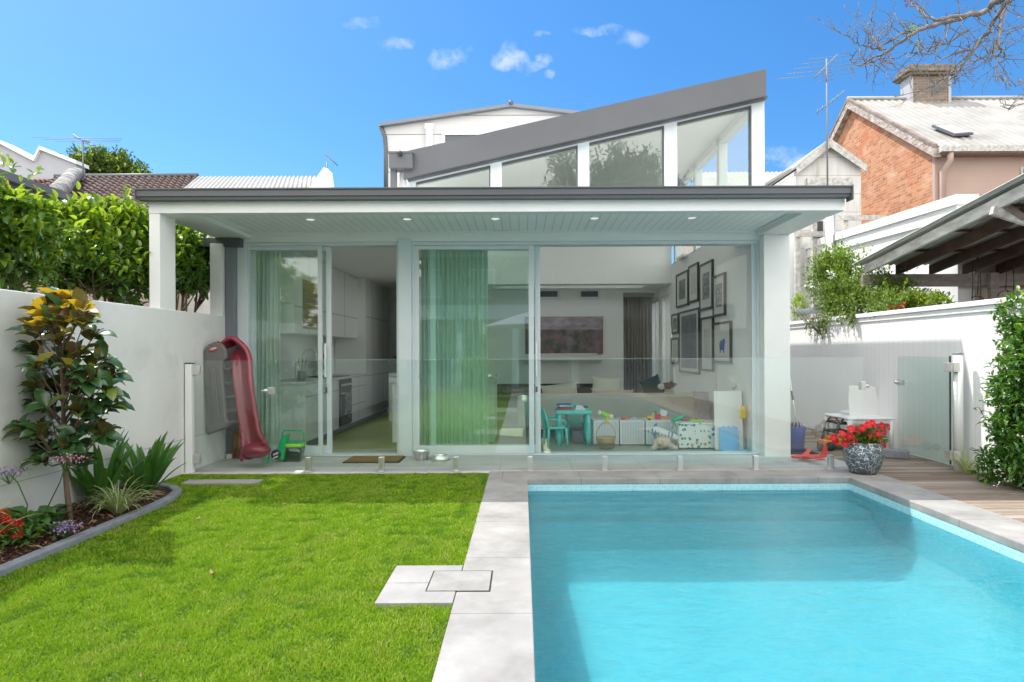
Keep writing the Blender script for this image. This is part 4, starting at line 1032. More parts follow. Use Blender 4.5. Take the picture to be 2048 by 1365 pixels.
q = P(1110, 800, 8.30); kid_chair('aqua plastic child\'s chair side-on at the left of the small table', q.x, 8.22, -80)
q = P(1152, 800, 8.75); kid_chair('aqua plastic child\'s chair tucked behind the small table', q.x, 8.76, 180)
bks = [((-.12, .2), .20, .14, .022, 8, 'red_plastic'), ((-.11, .2), .19, .13, .02, -5, 'print_dark'), ((-.115, .2), .18, .14, .02, 14, 'paper'), ((-.12, .2), .20, .13, .018, -10, 'blue_plastic'), ((.12, .22), .18, .13, .02, 20, 'lime_plastic'), ((.12, .22), .17, .12, .025, 5, 'blue_plastic'), ((.1, .1), .14, .09, .004, 30, 'paper')]
labs = ['red book at the bottom of the taller stack on the small table', 'dark book second from the bottom of the taller stack', 'white book in the taller stack on the small table', 'blue book on top of the taller stack', 'green book at the bottom of the lower stack on the small table', 'blue book on top of the lower stack', 'loose folded white paper at the front of the small table']
zz = {}
tcx = (A.x + B.x) / 2
for (o2, a, b_, h_, rz, m_), lb in zip(bks, labs):
    key = round(o2[0], 1) if lb[0] != 'l' else 'p'; z0 = zz.get(key, zt2 + .001); zz[key] = z0 + h_
    mb = MB().box(-a / 2, a / 2, -b_ / 2, b_ / 2, 0, h_).xf(Matrix.Translation((tcx + o2[0], TY + o2[1], z0)) @ Matrix.Rotation(R(rz), 4, 'Z'))
    if lb[0] == 'l': mb = MB().slab([(tcx + .02, TY + .04, z0), (tcx + .17, TY + .05, z0), (tcx + .13, TY + .16, z0 + .05), (tcx + .04, TY + .14, z0 + .06)], (0, 0, .004))
    tag(mb.build('book' if lb[0] != 'l' else 'paper_sheet', m_, bevel=.002), lb, 'book' if lb[0] != 'l' else 'paper', 'books on the small table')
# bag under the table
tag(MB().box(tcx + .0, tcx + .16, TY + .3, TY + .36, 0.002, .16).build('picture_book', 'canvas', bevel=.003), 'colourful picture book standing under the small table', 'book')

# wicker basket
bc = P(1212, 880, 8.05)
bs = thing('wicker_basket', 'round wicker basket with a tall hoop handle', 'basket', (bc.x, 8.05, 0))
pr = [(.10, 0)] + [(.10 + .032 * (i / 10) + (.004 if i % 2 else 0), .015 + .125 * i / 10) for i in range(11)] + [(.125, .14), (.11, .02), (0, .012)]
MB().lathe(pr, (bc.x, 8.05, 0), 28).build('body', 'rattan', bs)
MB().tube([(bc.x + .13 * math.cos(t), 8.05, .13 + .20 * math.sin(t)) for t in np.linspace(0, math.pi, 15)], .006, 6).build('handle', 'rattan', bs)

# striped shark plush
s0 = P(1262, 858, 7.98); s1 = P(1306, 861, 7.98); s2 = P(1350, 877, 7.98)
sh = thing('plush_shark', 'white and dark blue striped plush shark with a long thin nose', 'soft toy', (s1.x, 7.98, .1))
pts = [s0, s0.lerp(s1, .5) + Vector((0, 0, .0)), s1 + Vector((-.05, 0, .0)), s1 + Vector((.03, 0, .005)), s1.lerp(s2, .5) + Vector((0, 0, .01)), s2 + Vector((0, 0, .01)), s2 + Vector((.06, 0, -.03))]
MB().tube(pts, [.006, .012, .035, .055, .06, .045, .02], 14).build('body', 'plush_white', sh)
st_ = MB()
for k in range(9):
    t = .30 + k * .075; a = s0.lerp(s2, t); rr = .064 if k > 1 else .036
    st_.tube([a + Vector((0, -rr * .95, .0)), a + Vector((.012, -rr * .7, rr * .85)), a + Vector((.02, 0, rr * 1.15))], [.004, .010, .008], 6)
st_.build('stripe', 'plush_grey', sh)
MB().slab([s1 + Vector((-.02, -.05, -.03)), s1 + Vector((.05, -.05, -.02)), s1 + Vector((.0, -.09, -.11))], (0, .012, 0)).build('fin', 'plush_grey', sh)
MB().slab([s1 + Vector((-.0, 0, .05)), s1 + Vector((.06, 0, .05)), s1 + Vector((.05, 0, .10))], (0, .012, 0)).build('fin', 'plush_grey', sh)
# plush dog
c = P(1325, 884, 7.92)
dg = thing('plush_dog', 'fluffy cream plush dog slumped on the floor under the shark', 'soft toy', (c.x, 7.92, 0))
MB().ball((c.x, 7.95, .075), (.12, .10, .085), 18, 12, .25, 4).build('body', 'plush_beige', dg)
MB().ball((c.x - .05, 7.88, .095), (.06, .055, .055), 14, 10, .2, 5).ball((c.x - .055, 7.83, .08), (.03, .025, .022), 10, 8).build('head', 'plush_beige', dg)
for s_ in (-1, 1):
    MB().ball((c.x - .05 + s_ * .06, 7.88, .085), (.02, .025, .045), 10, 8).build('ear', 'plush_beige', dg)
    MB().tube([(c.x + s_ * .08, 7.88, .06), (c.x + s_ * .13, 7.83, .03), (c.x + s_ * .15, 7.80, .025)], [.035, .03, .026], 10).ball((c.x + s_ * .15, 7.80, .025), .027, 10, 8).build('paw', 'plush_beige', dg)
MB().ball((c.x - .055, 7.806, .088), .008, 8, 6).ball((c.x - .07, 7.835, .115), .006, 8, 6).ball((c.x - .035, 7.835, .115), .006, 8, 6).build('nose', 'black', dg)

# dinosaur fabric box
m, t, nd, lk, ma = _nt('dino_fabric')
o = nd('ShaderNodeOutputMaterial'); b = nd('ShaderNodeBsdfPrincipled'); tcn = nd('ShaderNodeTexCoord')
v = nd('ShaderNodeTexVoronoi', feature='F1'); v.inputs['Scale'].default_value = 17; v.inputs['Randomness'].default_value = .75
nn = nd('ShaderNodeTexNoise'); nn.inputs['Scale'].default_value = 30; lk(tcn.outputs['Object'], nn.inputs['Vector'])
va = nd('ShaderNodeVectorMath', operation='ADD'); s_ = nd('ShaderNodeVectorMath', operation='SCALE'); s_.inputs['Scale'].default_value = .035
lk(nn.outputs['Color'], s_.inputs[0]); lk(tcn.outputs['Object'], va.inputs[0]); lk(s_.outputs[0], va.inputs[1]); lk(va.outputs[0], v.inputs['Vector'])
cr = nd('ShaderNodeValToRGB'); cr.color_ramp.interpolation = 'CONSTANT'; e_ = cr.color_ramp.elements
e_[0].color = (.06, .25, .27, 1); e_[1].position = .3; e_[1].color = (.12, .16, .28, 1)
for p_, c_ in ((.5, (.15, .30, .10, 1)), (.7, (.50, .28, .14, 1)), (.85, (.05, .22, .25, 1))): x_ = e_.new(p_); x_.color = c_
sx = nd('ShaderNodeSeparateXYZ'); lk(v.outputs['Color'], sx.inputs[0]); lk(sx.outputs[0], cr.inputs[0])
f = ma('LESS_THAN', v.outputs['Distance'], .34)
lk(mix(nd, lk, f, (.76, .76, .72), cr.outputs[0]), b.inputs['Base Color']); b.inputs['Roughness'].default_value = .9; lk(b.outputs[0], o.inputs['Surface'])
A = P(1356, 850, 7.95); B = P(1440, 900, 7.95)
db = thing('toy_box', 'white fabric toy box printed with small coloured dinosaurs', 'toy box', ((A.x + B.x) / 2, 8.1, 0))
MB().box(A.x, B.x, 7.92, 8.35, .0, .31).build('box', 'dino_fabric', db, bevel=.018, seg=3)
MB().box(A.x - .006, B.x + .006, 7.914, 8.356, .311, .335).xf(Matrix.Translation((0, 0, .02)) @ Matrix.Rotation(R(-1.5), 4, 'Y') if False else Matrix.Identity(4)).build('lid', 'dino_fabric', db, bevel=.01)
for k, (du, m_, lab) in enumerate(((1352, 'green_plastic', 'green toy dinosaur poking out beside the dinosaur print box'), (1372, 'red_plastic', 'red toy racket lying on the dinosaur print box'), (1392, 'lime_plastic', 'pale green game board lying on the dinosaur print box'))):
    q = P(du, 835, 8.15); q = Vector((q.x, 8.15, .337))
    if k == 0: mb = MB().tube([(q.x - .08, 8.1, .345), (q.x, 8.12, .37), (q.x + .08, 8.15, .385), (q.x + .12, 8.15, .43)], [.008, .03, .022, .014], 8)
    elif k == 1: mb = MB().lathe([(.06, 0), (.075, .01), (.06, .02), (0, .012)], (q.x, 8.2, .34), 18).tube([(q.x + .06, 8.2, .35), (q.x + .16, 8.15, .36)], .012, 8)
    else: mb = MB().box(q.x - .09, q.x + .07, 8.05, 8.25, .34, .36)
    tag(mb.build('toy', m_), lab, 'toy')
# white easel board, foam mats, lamp, craft sheets
A = P(1428, 783, 7.85); B = P(1484, 895, 7.85)
eb = thing('easel_board', 'tall white children\'s board leaning at the right end of the room', 'board', ((A.x + B.x) / 2, 7.9, 0))
MB().slab([(A.x, 7.80, .0), (B.x, 7.80, .0), (B.x, 7.86, A.z), (A.x, 7.86, A.z)], (0, .012, 0)).build('panel', 'white_paint', eb)
MB().slab([(B.x + .001, 7.80, .0), (B.x + .02, 7.80, .0), (B.x + .02, 7.86, A.z), (B.x + .001, 7.86, A.z)], (0, .02, 0)).build('frame', 'timber', eb)
pz = MB(); xa, xb = P(1440, 880, 7.76).x, P(1476, 880, 7.76).x
out_ = [(xa, .01), (xb, .01)]; nz_ = 7
for k in range(nz_): z = .02 + .27 * k / nz_; out_ += [(xb + (.012 if k % 2 else 0), z), (xb + (.012 if k % 2 else 0), z + .27 / nz_)]
for k in range(nz_): xk = xb - (xb - xa) * k / nz_; out_ += [(xk, .30 + (.014 if k % 2 else 0)), (xk - (xb - xa) / nz_, .30 + (.014 if k % 2 else 0))]
pz.prism(out_, 7.765, 7.777, 'Y')
tag(pz.build('foam_mat', 'light_blue_foam'), 'light blue foam puzzle tile with a toothed edge standing against the white board', 'foam mat')
tag(MB().box(xa + .0, xb + .14, 7.64, 7.755, .0, .012).build('foam_mat', 'light_blue_foam'), 'light blue foam tile lying flat on the floor by the glass', 'foam mat')
q = P(1467, 771, 8.3)
lp = thing('table_lamp', 'white cylindrical lamp shade standing behind the easel board', 'lamp', (q.x, 8.3, 0))
MB().lathe([(.07, .78), (.07, .93), (.066, .93), (.066, .78)], (q.x, 8.3, 0), 20).build('shade', 'mount', lp)
MB().lathe([(.06, .60), (.06, .62), (.012, .63), (.012, .80)], (q.x, 8.3, 0), 14).build('base', 'mount', lp)
tag(MB().box(q.x - .22, q.x + .14, 8.12, 8.48, 0, .60).build('side_table', 'cabinet_white', bevel=.01), 'white side table under the lamp behind the easel board', 'table')
a = P(1402, 795, 8.05)
tag(MB().slab([(a.x, 8.35, .34), (a.x + .20, 8.30, .34), (a.x + .20, 8.36, .72), (a.x, 8.42, .72)], (0, .01, 0)).build('craft_sheet', 'canvas'), 'patterned craft sheet leaning left of the easel board', 'sheet')
a = P(1489, 826, 7.75)
tag(MB().box(a.x - .03, a.x + .04, 7.8, 7.9, a.z - .08, a.z + .08).build('pencil_case', 'yellow_plastic', bevel=.01), 'yellow box hung at the right side of the easel board', 'box')
# rug inside the door
tag(MB().prism([(P(658, 905, 7.62).x, 7.58), (P(790, 905, 7.62).x, 7.58), (P(790, 905, 7.62).x, 7.95), (P(690, 905, 7.7).x - .12, 7.95)], -.012 + .002, .004, 'Z').build('floor_mat', 'mat_fabric'), 'thin grey mat just inside the open sliding door', 'mat')

# ================================================================ on the terrace
dm = thing('doormat', 'brown coir doormat with a black rubber rim outside the open door', 'doormat', (-1.75, 7.2, 0))
a, b2, c2, d2 = G(657, 925), G(772, 925), G(793, 912), G(676, 912)
MB().prism([(-2.10, 6.98), (-1.44, 6.98), (-1.44, 7.38), (-2.10, 7.38)], -.002, .008).build('rim', 'rubber', dm)
MB().prism([(-2.08, 7.0), (-1.46, 7.0), (-1.46, 7.36), (-2.08, 7.36)], .0081, .02).build('coir', 'coir', dm)
for (u, v, r0, h, lab) in ((843, 919, .10, .11, 'deep stainless steel dog bowl by the door mullion'), (881, 919, .115, .06, 'shallow stainless steel dog bowl right of the deep one')):
    q = G(u, v); rr = r0
    prf = [(rr * .72, 0), (rr * .80, h * .3), (rr, h * .95), (rr * 1.06, h), (rr * 1.02, h * 1.02), (rr * .93, h * .9), (rr * .7, h * .15), (0, h * .12)] if h > .1 else [(rr, 0), (rr * .95, h * .3), (rr * .80, h * .95), (rr * .76, h), (rr * .68, h * .8), (rr * .6, h * .2), (0, h * .15)]
    tag(MB().lathe(prf, (q.x, q.y, -.002), 32).build('dog_bowl', 'steel'), lab, 'bowl')
# slide
sd3 = thing('slide', 'children\'s plastic slide with a dark red chute propped upright against the white wall', 'slide', (-3.3, 7.0, 0))
YS = 6.92
cl = [(452, 688), (478, 700), (500, 725), (508, 770), (512, 815), (520, 858), (527, 890), (522, 915)]
top = P(452, 690, 7.05)
ctr = [P(454, 688, YS + .16), P(470, 692, YS + .12), P(486, 715, YS + .08), (P(490, 760, YS)), P(496, 805, YS - .05), P(503, 850, YS - .10), P(508, 885, YS - .16), P(512, 908, YS - .26)]
def chute(ctr):
    fine = []
    for i in range(len(ctr) - 1):
        p0 = ctr[max(i - 1, 0)]; p1 = ctr[i]; p2 = ctr[i + 1]; p3 = ctr[min(i + 2, len(ctr) - 1)]
        for k in range(5):
            t = k / 5; fine.append(.5 * ((2 * p1) + (-p0 + p2) * t + (2 * p0 - 5 * p1 + 4 * p2 - p3) * t * t + (-p0 + 3 * p1 - 3 * p2 + p3) * t ** 3))
    fine.append(ctr[-1]); return fine
fine = chute(ctr); nf = len(fine)
side = Vector((.86, -.5, -.12)).normalized()
prof = [(-1.0, .35), (-1.05, .12), (-.95, -.02), (-.80, 0), (-.72, .42), (-.55, .62), (-.25, .70), (0, .72), (.25, .70), (.55, .62), (.72, .42), (.80, 0), (.95, -.02), (1.05, .12), (1.0, .35)]
vs = []; fs = []
for i, p in enumerate(fine):
    d = (fine[min(i + 1, nf - 1)] - fine[max(i - 1, 0)]).normalized()
    t = i / (nf - 1); hw = .148 + .02 * max(0, (t - .8) / .2)
    s_ = (side - d * side.dot(d)).normalized(); nrm_ = s_.cross(d).normalized()
    if nrm_.y > 0: nrm_ = -nrm_
    for (a, b_) in prof: vs.append(p + s_ * a * hw - nrm_ * (b_ * .13 - .05))
k_ = len(prof)
for i in range(nf - 1):
    for j_ in range(k_ - 1): fs.append((i * k_ + j_, i * k_ + j_ + 1, (i + 1) * k_ + j_ + 1, (i + 1) * k_ + j_))
ch = MB().add(vs, fs, True).build('chute', 'slide_red', sd3)
sm_ = ch.modifiers.new('solid', 'SOLIDIFY'); sm_.thickness = .022; sm_.offset = 0
sb = ch.modifiers.new('sub', 'SUBSURF'); sb.levels = 1; sb.render_levels = 1
e_ = fine[-1]
MB().ball(e_ + Vector((-.005, .02, .035)), (.16, .12, .085), 20, 14).build('foot', 'slide_red', sd3)
def side_panel(name, u0, y, th_, tilt=0):
    o_ = [(u0 - 4, 702), (u0 + 4, 689), (u0 + 18, 684), (u0 + 32, 688), (u0 + 41, 702), (u0 + 42, 718), (u0 + 34, 724), (u0 + 32, 740), (u0 + 40, 838), (u0 + 44, 846), (u0 + 40, 856), (u0 + 6, 868), (u0 + 0, 862), (u0 + 2, 850), (u0 - 3, 760)]
    pts = [P(a, b_, y) for a, b_ in o_]
    return MB().slab(pts, (0, th_, 0)).build(name, 'slide_grey', sd3, bevel=.018, seg=4)
side_panel('side_panel', 411, 6.84, .06)
side_panel('side_panel', 452, 7.22, .06)
lf = MB()
pp = [P(a, b_, 6.822) for a, b_ in ((419, 735), (430, 735), (438, 838), (424, 842))]
MB().slab(pp, (0, .02, 0)).build('panel_rib', 'slide_grey', sd3, bevel=.008)
for v_ in (740, 768, 796, 822, 846):
    a = P(448, v_, 7.0); b_ = P(485 + (v_ - 740) * .02, v_ - 4, 7.24)
    MB().tube([a, b_], .022, 10).build('step', 'slide_grey', sd3)
MB().tube([P(415, 864, 6.86), P(440, 856, 6.95), P(474, 842, 7.2)], .035, 12).build('base_bar', 'slide_grey', sd3)
# maker's badge on the side panel
bc_ = P(426, 699, 6.834)
bd = MB().lathe([(.0, 0), (.052, 0), (.054, .003), (0, .003)], (0, 0, 0), 28, 1, .42).xf(Matrix.Translation(bc_) @ Matrix.Rotation(R(-18), 4, 'Y') @ Matrix.Rotation(R(90), 4, 'X')).build('badge', 'red_plastic', sd3)
MB().lathe([(.0, .0032), (.045, .0032), (0, .004)], (0, 0, 0), 28, 1, .36).xf(Matrix.Translation(bc_) @ Matrix.Rotation(R(-18), 4, 'Y') @ Matrix.Rotation(R(90), 4, 'X')).build('badge_face', 'paper', bd)
def text_mesh(name, body, size, M, m_, parent, ext=.001):
    cu = bpy.data.curves.new('txt', 'FONT'); cu.body = body; cu.size = size; cu.align_x = 'CENTER'; cu.align_y = 'CENTER'; cu.extrude = ext
    to = bpy.data.objects.new('txt', cu); COL.objects.link(to); dg_ = bpy.context.evaluated_depsgraph_get()
    me = bpy.data.meshes.new_from_object(to.evaluated_get(dg_)); bpy.data.objects.remove(to)
    me.transform(Matrix.Translation(-OFF[parent.name]) @ M); me.materials.clear(); me.materials.append(MATS[m_])
    o = bpy.data.objects.new(name, me); COL.objects.link(o); o.parent = parent; OFF[o.name] = OFF[parent.name]; return o
text_mesh('badge_lettering', 'little tikes', .019, Matrix.Translation(bc_ + Vector((0, -.006, 0))) @ Matrix.Rotation(R(-18), 4, 'Y') @ Matrix.Rotation(R(90), 4, 'X'), 'red_plastic', bd)
# furled beach tent / timber bundle behind the slide
mat('stripe_cloth', (.36, .15, .06), (.16, .10, .05), 8, .8, stretch=(9, 9, .5), detail=4, contrast=1.6)
fu = thing('rolled_mat', 'tall rolled brown striped mat standing in the corner behind the slide', 'rolled mat', (-3.3, 7.3, 0))
q = P(474, 880, 7.3)
rm = MB()
for k in range(5): rm.tube([(q.x - .05 + k * .027, 7.32 + .01 * (k % 2), 0), (q.x - .045 + k * .027, 7.34, .42 - .02 * (k % 3))], .02, 8)
rm.build('roll', 'stripe_cloth', fu)
# green bag + green caddy
q = P(583, 880, 7.1)
cy = thing('plastic_caddy', 'green and clear plastic tub with a tall green handle', 'tub', (q.x, 7.15, 0))
glass('dark_clear', (.25, .33, .30), 1)
def rrect(w_, d_, r_, n=5):
    o = []
    for (sx1, sy1, a0) in ((1, 1, 0), (-1, 1, 90), (-1, -1, 180), (1, -1, 270)):
        for k in range(n): t = R(a0 + 90 * k / (n - 1)); o.append((sx1 * (w_ - r_) + r_ * math.cos(t), sy1 * (d_ - r_) + r_ * math.sin(t)))
    return o
def rtub(x, y, levels, n=5):
    vs = []; 
    for (w_, d_, z) in levels: vs += [(x + a, y + b_, z) for a, b_ in rrect(w_, d_, .03, n)]
    k = 4 * n; L__ = len(levels)
    fs = [(i * k + j, i * k + (j + 1) % k, (i + 1) * k + (j + 1) % k, (i + 1) * k + j) for i in range(L__ - 1) for j in range(k)] + [tuple(range(k - 1, -1, -1)), tuple(range((L__ - 1) * k, L__ * k))]
    return MB().add(vs, fs, True)
rtub(q.x, 7.15, [(.105, .08, .0), (.12, .09, .17)]).build('tub', 'dark_clear', cy)
rtub(q.x, 7.15, [(.125, .095, .171), (.13, .10, .18), (.13, .10, .215)]).build('rim', 'lime_plastic', cy)
rtub(q.x, 7.15, [(.132, .102, .2155), (.125, .095, .225)]).build('lid', 'green_plastic', cy)
MB().tube([(q.x - .13, 7.15, .19), (q.x - .13, 7.15, .33), (q.x - .10, 7.15, .36), (q.x + .10, 7.15, .36), (q.x + .13, 7.15, .33), (q.x + .13, 7.15, .19)], .008, 8).build('handle', 'green_plastic', cy)
q = P(552, 890, 7.05)
bg_ = thing('toy_barrow', 'green plastic children\'s wheelbarrow tipped on its end', 'toy', (q.x, 7.05, 0))
MB().slab([(q.x - .02, 7.0, .05), (q.x + .10, 7.0, .03), (q.x + .12, 7.05, .33), (q.x + .06, 7.05, .30)], (0, .14, 0)).build('tray', 'green_plastic', bg_, bevel=.012)
MB().tube([(q.x - .09 + .055 * math.cos(t) * .75, 6.98, .13 + .13 * math.sin(t)) for t in np.linspace(0, 2 * math.pi, 17)], .013, 8, cap=False).build('frame', 'green_plastic', bg_)
MB().tube([(q.x + .02, 6.99, .10), (q.x + .02, 7.02, .10)], .055, 18).build('wheel', 'black', bg_)
MB().slab([(q.x - .005, 6.975, .05), (q.x + .05, 6.975, .07), (q.x + .05, 6.975, .09), (q.x - .005, 6.975, .07)], (0, .01, 0)).slab([(q.x - .005, 6.975, .09), (q.x + .05, 6.975, .11), (q.x + .05, 6.975, .13), (q.x - .005, 6.975, .11)], (0, .01, 0)).build('sticker', 'paper', bg_)
MB().tube([(q.x - .05, 6.98, .02), (q.x - .05, 6.98, .13)], .008, 8).build('leg', 'aqua_plastic', bg_)

# ================================================================ right-hand passage and pot
mat('glazed_pot', (.055, .075, .095), (.10, .13, .15), 8, .35, vor=(17, (.56, .60, .60), .032), bump=.2, bscale=30, coat=.3)
q = G(1727, 946)
pot = thing('flower_pot', 'round crackle glazed grey pot of red flowers on the pool corner', 'potted plant', (q.x, q.y, 0))
PQ = (q.x, q.y)
prf = [(.115, 0), (.128, .012), (.165, .09), (.190, .17), (.193, .22), (.185, .27), (.168, .31), (.172, .325), (.155, .33), (.150, .30), (.0, .29)]
MB().lathe(prf, (q.x, q.y, .0), 40).build('pot', 'glazed_pot', pot)
MB().lathe([(.150, .302), (0, .31)], (q.x, q.y, 0), 24).build('soil', 'soil', pot)
mat('pot_leaf', (.05, .13, .02), (.10, .22, .03), 9, .4, transl=.3, tcol=(.2, .4, .03))
mat('red_petal', (.62, .008, .015), (.72, .02, .04), 9, .55, transl=.25, tcol=(.9, .02, .03)); mat('yellow_centre', (.8, .4, .02), rough=.6)
rng = np.random.default_rng(12)
nl = 520; d = rng.normal(size=(nl, 3)); d[:, 2] = np.abs(d[:, 2]); d = nrm(d)
pos = np.array([q.x, q.y, .31]) + d * (.21, .18, .17) * (.35 + .65 * rng.random((nl, 1)))
leaves('foliage', 'pot_leaf', pot, pos, d + rng.normal(size=(nl, 3)) * .6, .04 + .03 * rng.random(nl), .025, 'small', rng=rng)
fl_uv = [(1708, 883), (1672, 882), (1684, 868), (1690, 888), (1716, 862), (1736, 850), (1744, 847), (1730, 868), (1742, 872), (1755, 867), (1748, 850), (1763, 852), (1776, 854), (1760, 882), (1752, 870), (1768, 866), (1738, 892), (1702, 858), (1668, 875), (1696, 874), (1724, 856), (1750, 880), (1766, 890), (1700, 872)]
stm = MB()
for (u, v) in fl_uv:
    yy = q.y - .02 - .13 * rng.random() * (1 - abs(u - 1722) / 90); c = P(u, v, yy); nrm0 = Vector((rng.normal() * .35 + (u - 1722) / 90, -.9, .35 + rng.normal() * .3)).normalized()
    a = nrm0.cross(Vector((0, 0, 1))).normalized(); b_ = nrm0.cross(a)
    r0 = rng.random() * 6; fp = []; fd = []; fu_ = []
    for k in range(5):
        t = r0 + k * 2 * math.pi / 5; dd = a * math.cos(t) + b_ * math.sin(t) + nrm0 * .15
        fp.append(c); fd.append(dd); fu_.append(nrm0)
    fo = leaves('flower', 'red_petal', pot, np.array(fp), np.array(fd), .044, .046, 'big', up=np.array(fu_), rng=rng)
    MB().ball(c + nrm0 * .004, .006, 6, 5).build('flower_centre', 'yellow_centre', fo)
    stm.tube([c - nrm0 * .004, Vector((q.x, q.y, .32)).lerp(c, .5) + Vector((0, 0, .01)), (q.x, q.y, .31)], .002, 4)
stm.build('stem', 'pot_leaf', pot)
tag(MB().lathe([(.12, 0), (.125, .004)], (q.x - .01, q.y - .01, .0005), 24).build('pot_saucer', 'mulch'), 'thin brown saucer under the crackle glazed pot', 'saucer')
# stone block
tag(MB().box(-.13, .13, -.07, .07, 0, .10).xf(Matrix.Translation(G(1797, 917) + Vector((0, .05, -.003))) @ Matrix.Rotation(R(-28), 4, 'Z')).build('stone_block', 'edging', bevel=.012), 'rough grey stone block holding the open glass gate', 'stone block')
# white table, chair
wt = thing('plastic_table', 'square white plastic table against the board fence', 'table', (4.2, 8, 0))
tx0, tx1, ty0, ty1 = P(1697, 840, 7.75).x, P(1791, 840, 7.75).x, 7.75, 8.4; TZ = P(1740, 837, 7.75).z
MB().box(tx0, tx1, ty0, ty1, TZ - .025, TZ).build('tabletop', 'white_paint', wt, bevel=.012)
MB().box(tx0 + .03, tx1 - .03, ty0 + .02, ty0 + .04, TZ - .07, TZ - .026).box(tx0 + .03, tx1 - .03, ty1 - .04, ty1 - .02, TZ - .07, TZ - .026).build('apron', 'white_paint', wt)
for (x, y) in ((tx0 + .035, ty0 + .035), (tx1 - .035, ty0 + .035), (tx0 + .035, ty1 - .035), (tx1 - .035, ty1 - .035)):
    MB().tube([(x, y, 0), (x, y, TZ - .026)], [.02, .032], 8).build('leg', 'white_paint', wt)
# moulded chair tipped against the fence with its tall back showing
wc = thing('plastic_chair', 'white moulded plastic chair standing on the white table', 'chair', (4.1, 8.2, TZ))
q0 = [P(a, b_, 8.1) for a, b_ in ((1700, 836), (1697, 800), (1699, 772), (1735, 772), (1752, 774), (1758, 800), (1758, 836))]
MB().slab(q0, (0, .03, 0)).build('backrest', 'white_paint', wc, bevel=.012, seg=3)
sx0, sx1 = q0[0].x, q0[-1].x
MB().box(sx0, sx1, 8.131, 8.36, TZ + .02, TZ + .05).build('seat', 'white_paint', wc, bevel=.01)
# step ladder folded, toy tractor, bucket, mop, plane
sl_ = thing('step_stool', 'small folding step ladder with grey tube frame and black treads', 'step ladder', (3.6, 8.1, 0))
for dy in (0, .32):
    MB().tube([P(1668, 886, 7.9) + Vector((0, dy, 0)), P(1676, 850, 7.95) + Vector((0, dy, 0)), P(1690, 835, 8.0) + Vector((0, dy, 0)), P(1705, 834, 8.05) + Vector((0, dy, 0))], .012, 8).build('rail', 'dark_grey', sl_)
    MB().tube([P(1714, 886, 8.0) + Vector((0, dy, 0)), P(1700, 850, 8.0) + Vector((0, dy, 0)), P(1697, 836, 8.0) + Vector((0, dy, 0))], .012, 8).build('leg', 'steel', sl_)
for (u0, u1, v) in ((1678, 1702, 848), (1672, 1708, 866)):
    a = P(u0, v, 7.95); b_ = P(u1, v, 7.95); MB().box(a.x, b_.x, 7.93, 8.28, a.z - .012, a.z + .012).build('tread', 'rubber', sl_, bevel=.004)
ft = P(1664, 893, 7.75)
tt = thing('toy_tractor', 'orange and black ride-on toy tractor behind the flower pot', 'toy', (ft.x, 7.75, 0))
for (u, r0, yy) in ((1642, .045, 7.7), (1661, .055, 7.7), (1642, .045, 7.95), (1661, .055, 7.95)):
    c = P(u, 888, yy); MB().tube([(c.x, yy - .02, r0), (c.x, yy + .02, r0)], r0, 20).build('wheel', 'rubber', tt)
a = P(1645, 888, 7.8); b_ = P(1690, 888, 7.8)
MB().box(a.x, b_.x, 7.74, 7.92, .06, .12).box(P(1658, 880, 7.8).x, P(1672, 880, 7.8).x, 7.76, 7.90, .121, .17).build('body', 'orange_plastic', tt, bevel=.012)
MB().box(b_.x - .14, b_.x + .03, 7.74, 7.90, .10, .14).build('trailer', 'orange_plastic', tt, bevel=.006)
q = P(1592, 880, 7.55)
bu = thing('bucket', 'blue plastic bucket beside the house column', 'bucket', (q.x, 7.6, 0))
q = Vector((P(1590, 880, 7.7).x, 7.7, 0))
MB().lathe([(.105, 0), (.125, .28), (.132, .30), (.132, .315), (.122, .315), (.118, .28), (.095, .02), (0, .015)], q, 24).build('body', 'blue_plastic', bu)
MB().tube([q + Vector((.128 * math.cos(t), .128 * math.sin(t) * .4 - .02, .31 - .03 * math.sin(t))) for t in np.linspace(0, math.pi, 11)], .004, 6).build('handle', 'steel', bu)
mo = thing('mop', 'mop with a thin grey pole standing in the blue bucket', 'mop', q)
MB().tube([q + Vector((.06, 0, .05)), P(1580, 760, 7.75)], .009, 8).build('pole', 'steel', mo)
MB().tube([P(1583, 782, 7.74), P(1586, 800, 7.735)], .014, 8).build('grip', 'dark_grey', mo)
mm = MB()
for k in range(12): a = k * .52; mm.tube([q + Vector((.0, 0, .36)), q + Vector((.07 * math.cos(a), .07 * math.sin(a), .37)), q + Vector((.1 * math.cos(a), .1 * math.sin(a), .28))], .012, 5)
mm.build('head', 'mid_grey', mo)
pl_ = thing('toy_glider', 'red foam toy aeroplane lying on the terrace edge', 'toy', (3.3, 6.9, 0))
a = P(1583, 908, 7.0); b_ = P(1655, 908, 7.0)
a = Vector((a.x, 7.0, .045)); b_ = Vector((b_.x, 7.0, .05))
MB().tube([a, a.lerp(b_, .3), a.lerp(b_, .7), b_], [.012, .03, .024, .012], 10).build('fuselage', 'red_plastic', pl_)
MB().slab([a.lerp(b_, .25), a.lerp(b_, .45), a.lerp(b_, .62) + Vector((0, -.26, .01)), a.lerp(b_, .5) + Vector((0, -.28, .01))], (0, 0, .012)).slab([a.lerp(b_, .25), a.lerp(b_, .45), a.lerp(b_, .7) + Vector((.05, .24, .03)), a.lerp(b_, .6) + Vector((.05, .26, .03))], (0, 0, .012)).build('wing', 'red_plastic', pl_)
MB().slab([b_ + Vector((-.09, 0, .0)), b_, b_ + Vector((.0, 0, .13)), b_ + Vector((-.03, 0, .13))], (0, .01, 0)).build('tail_fin', 'red_plastic', pl_)
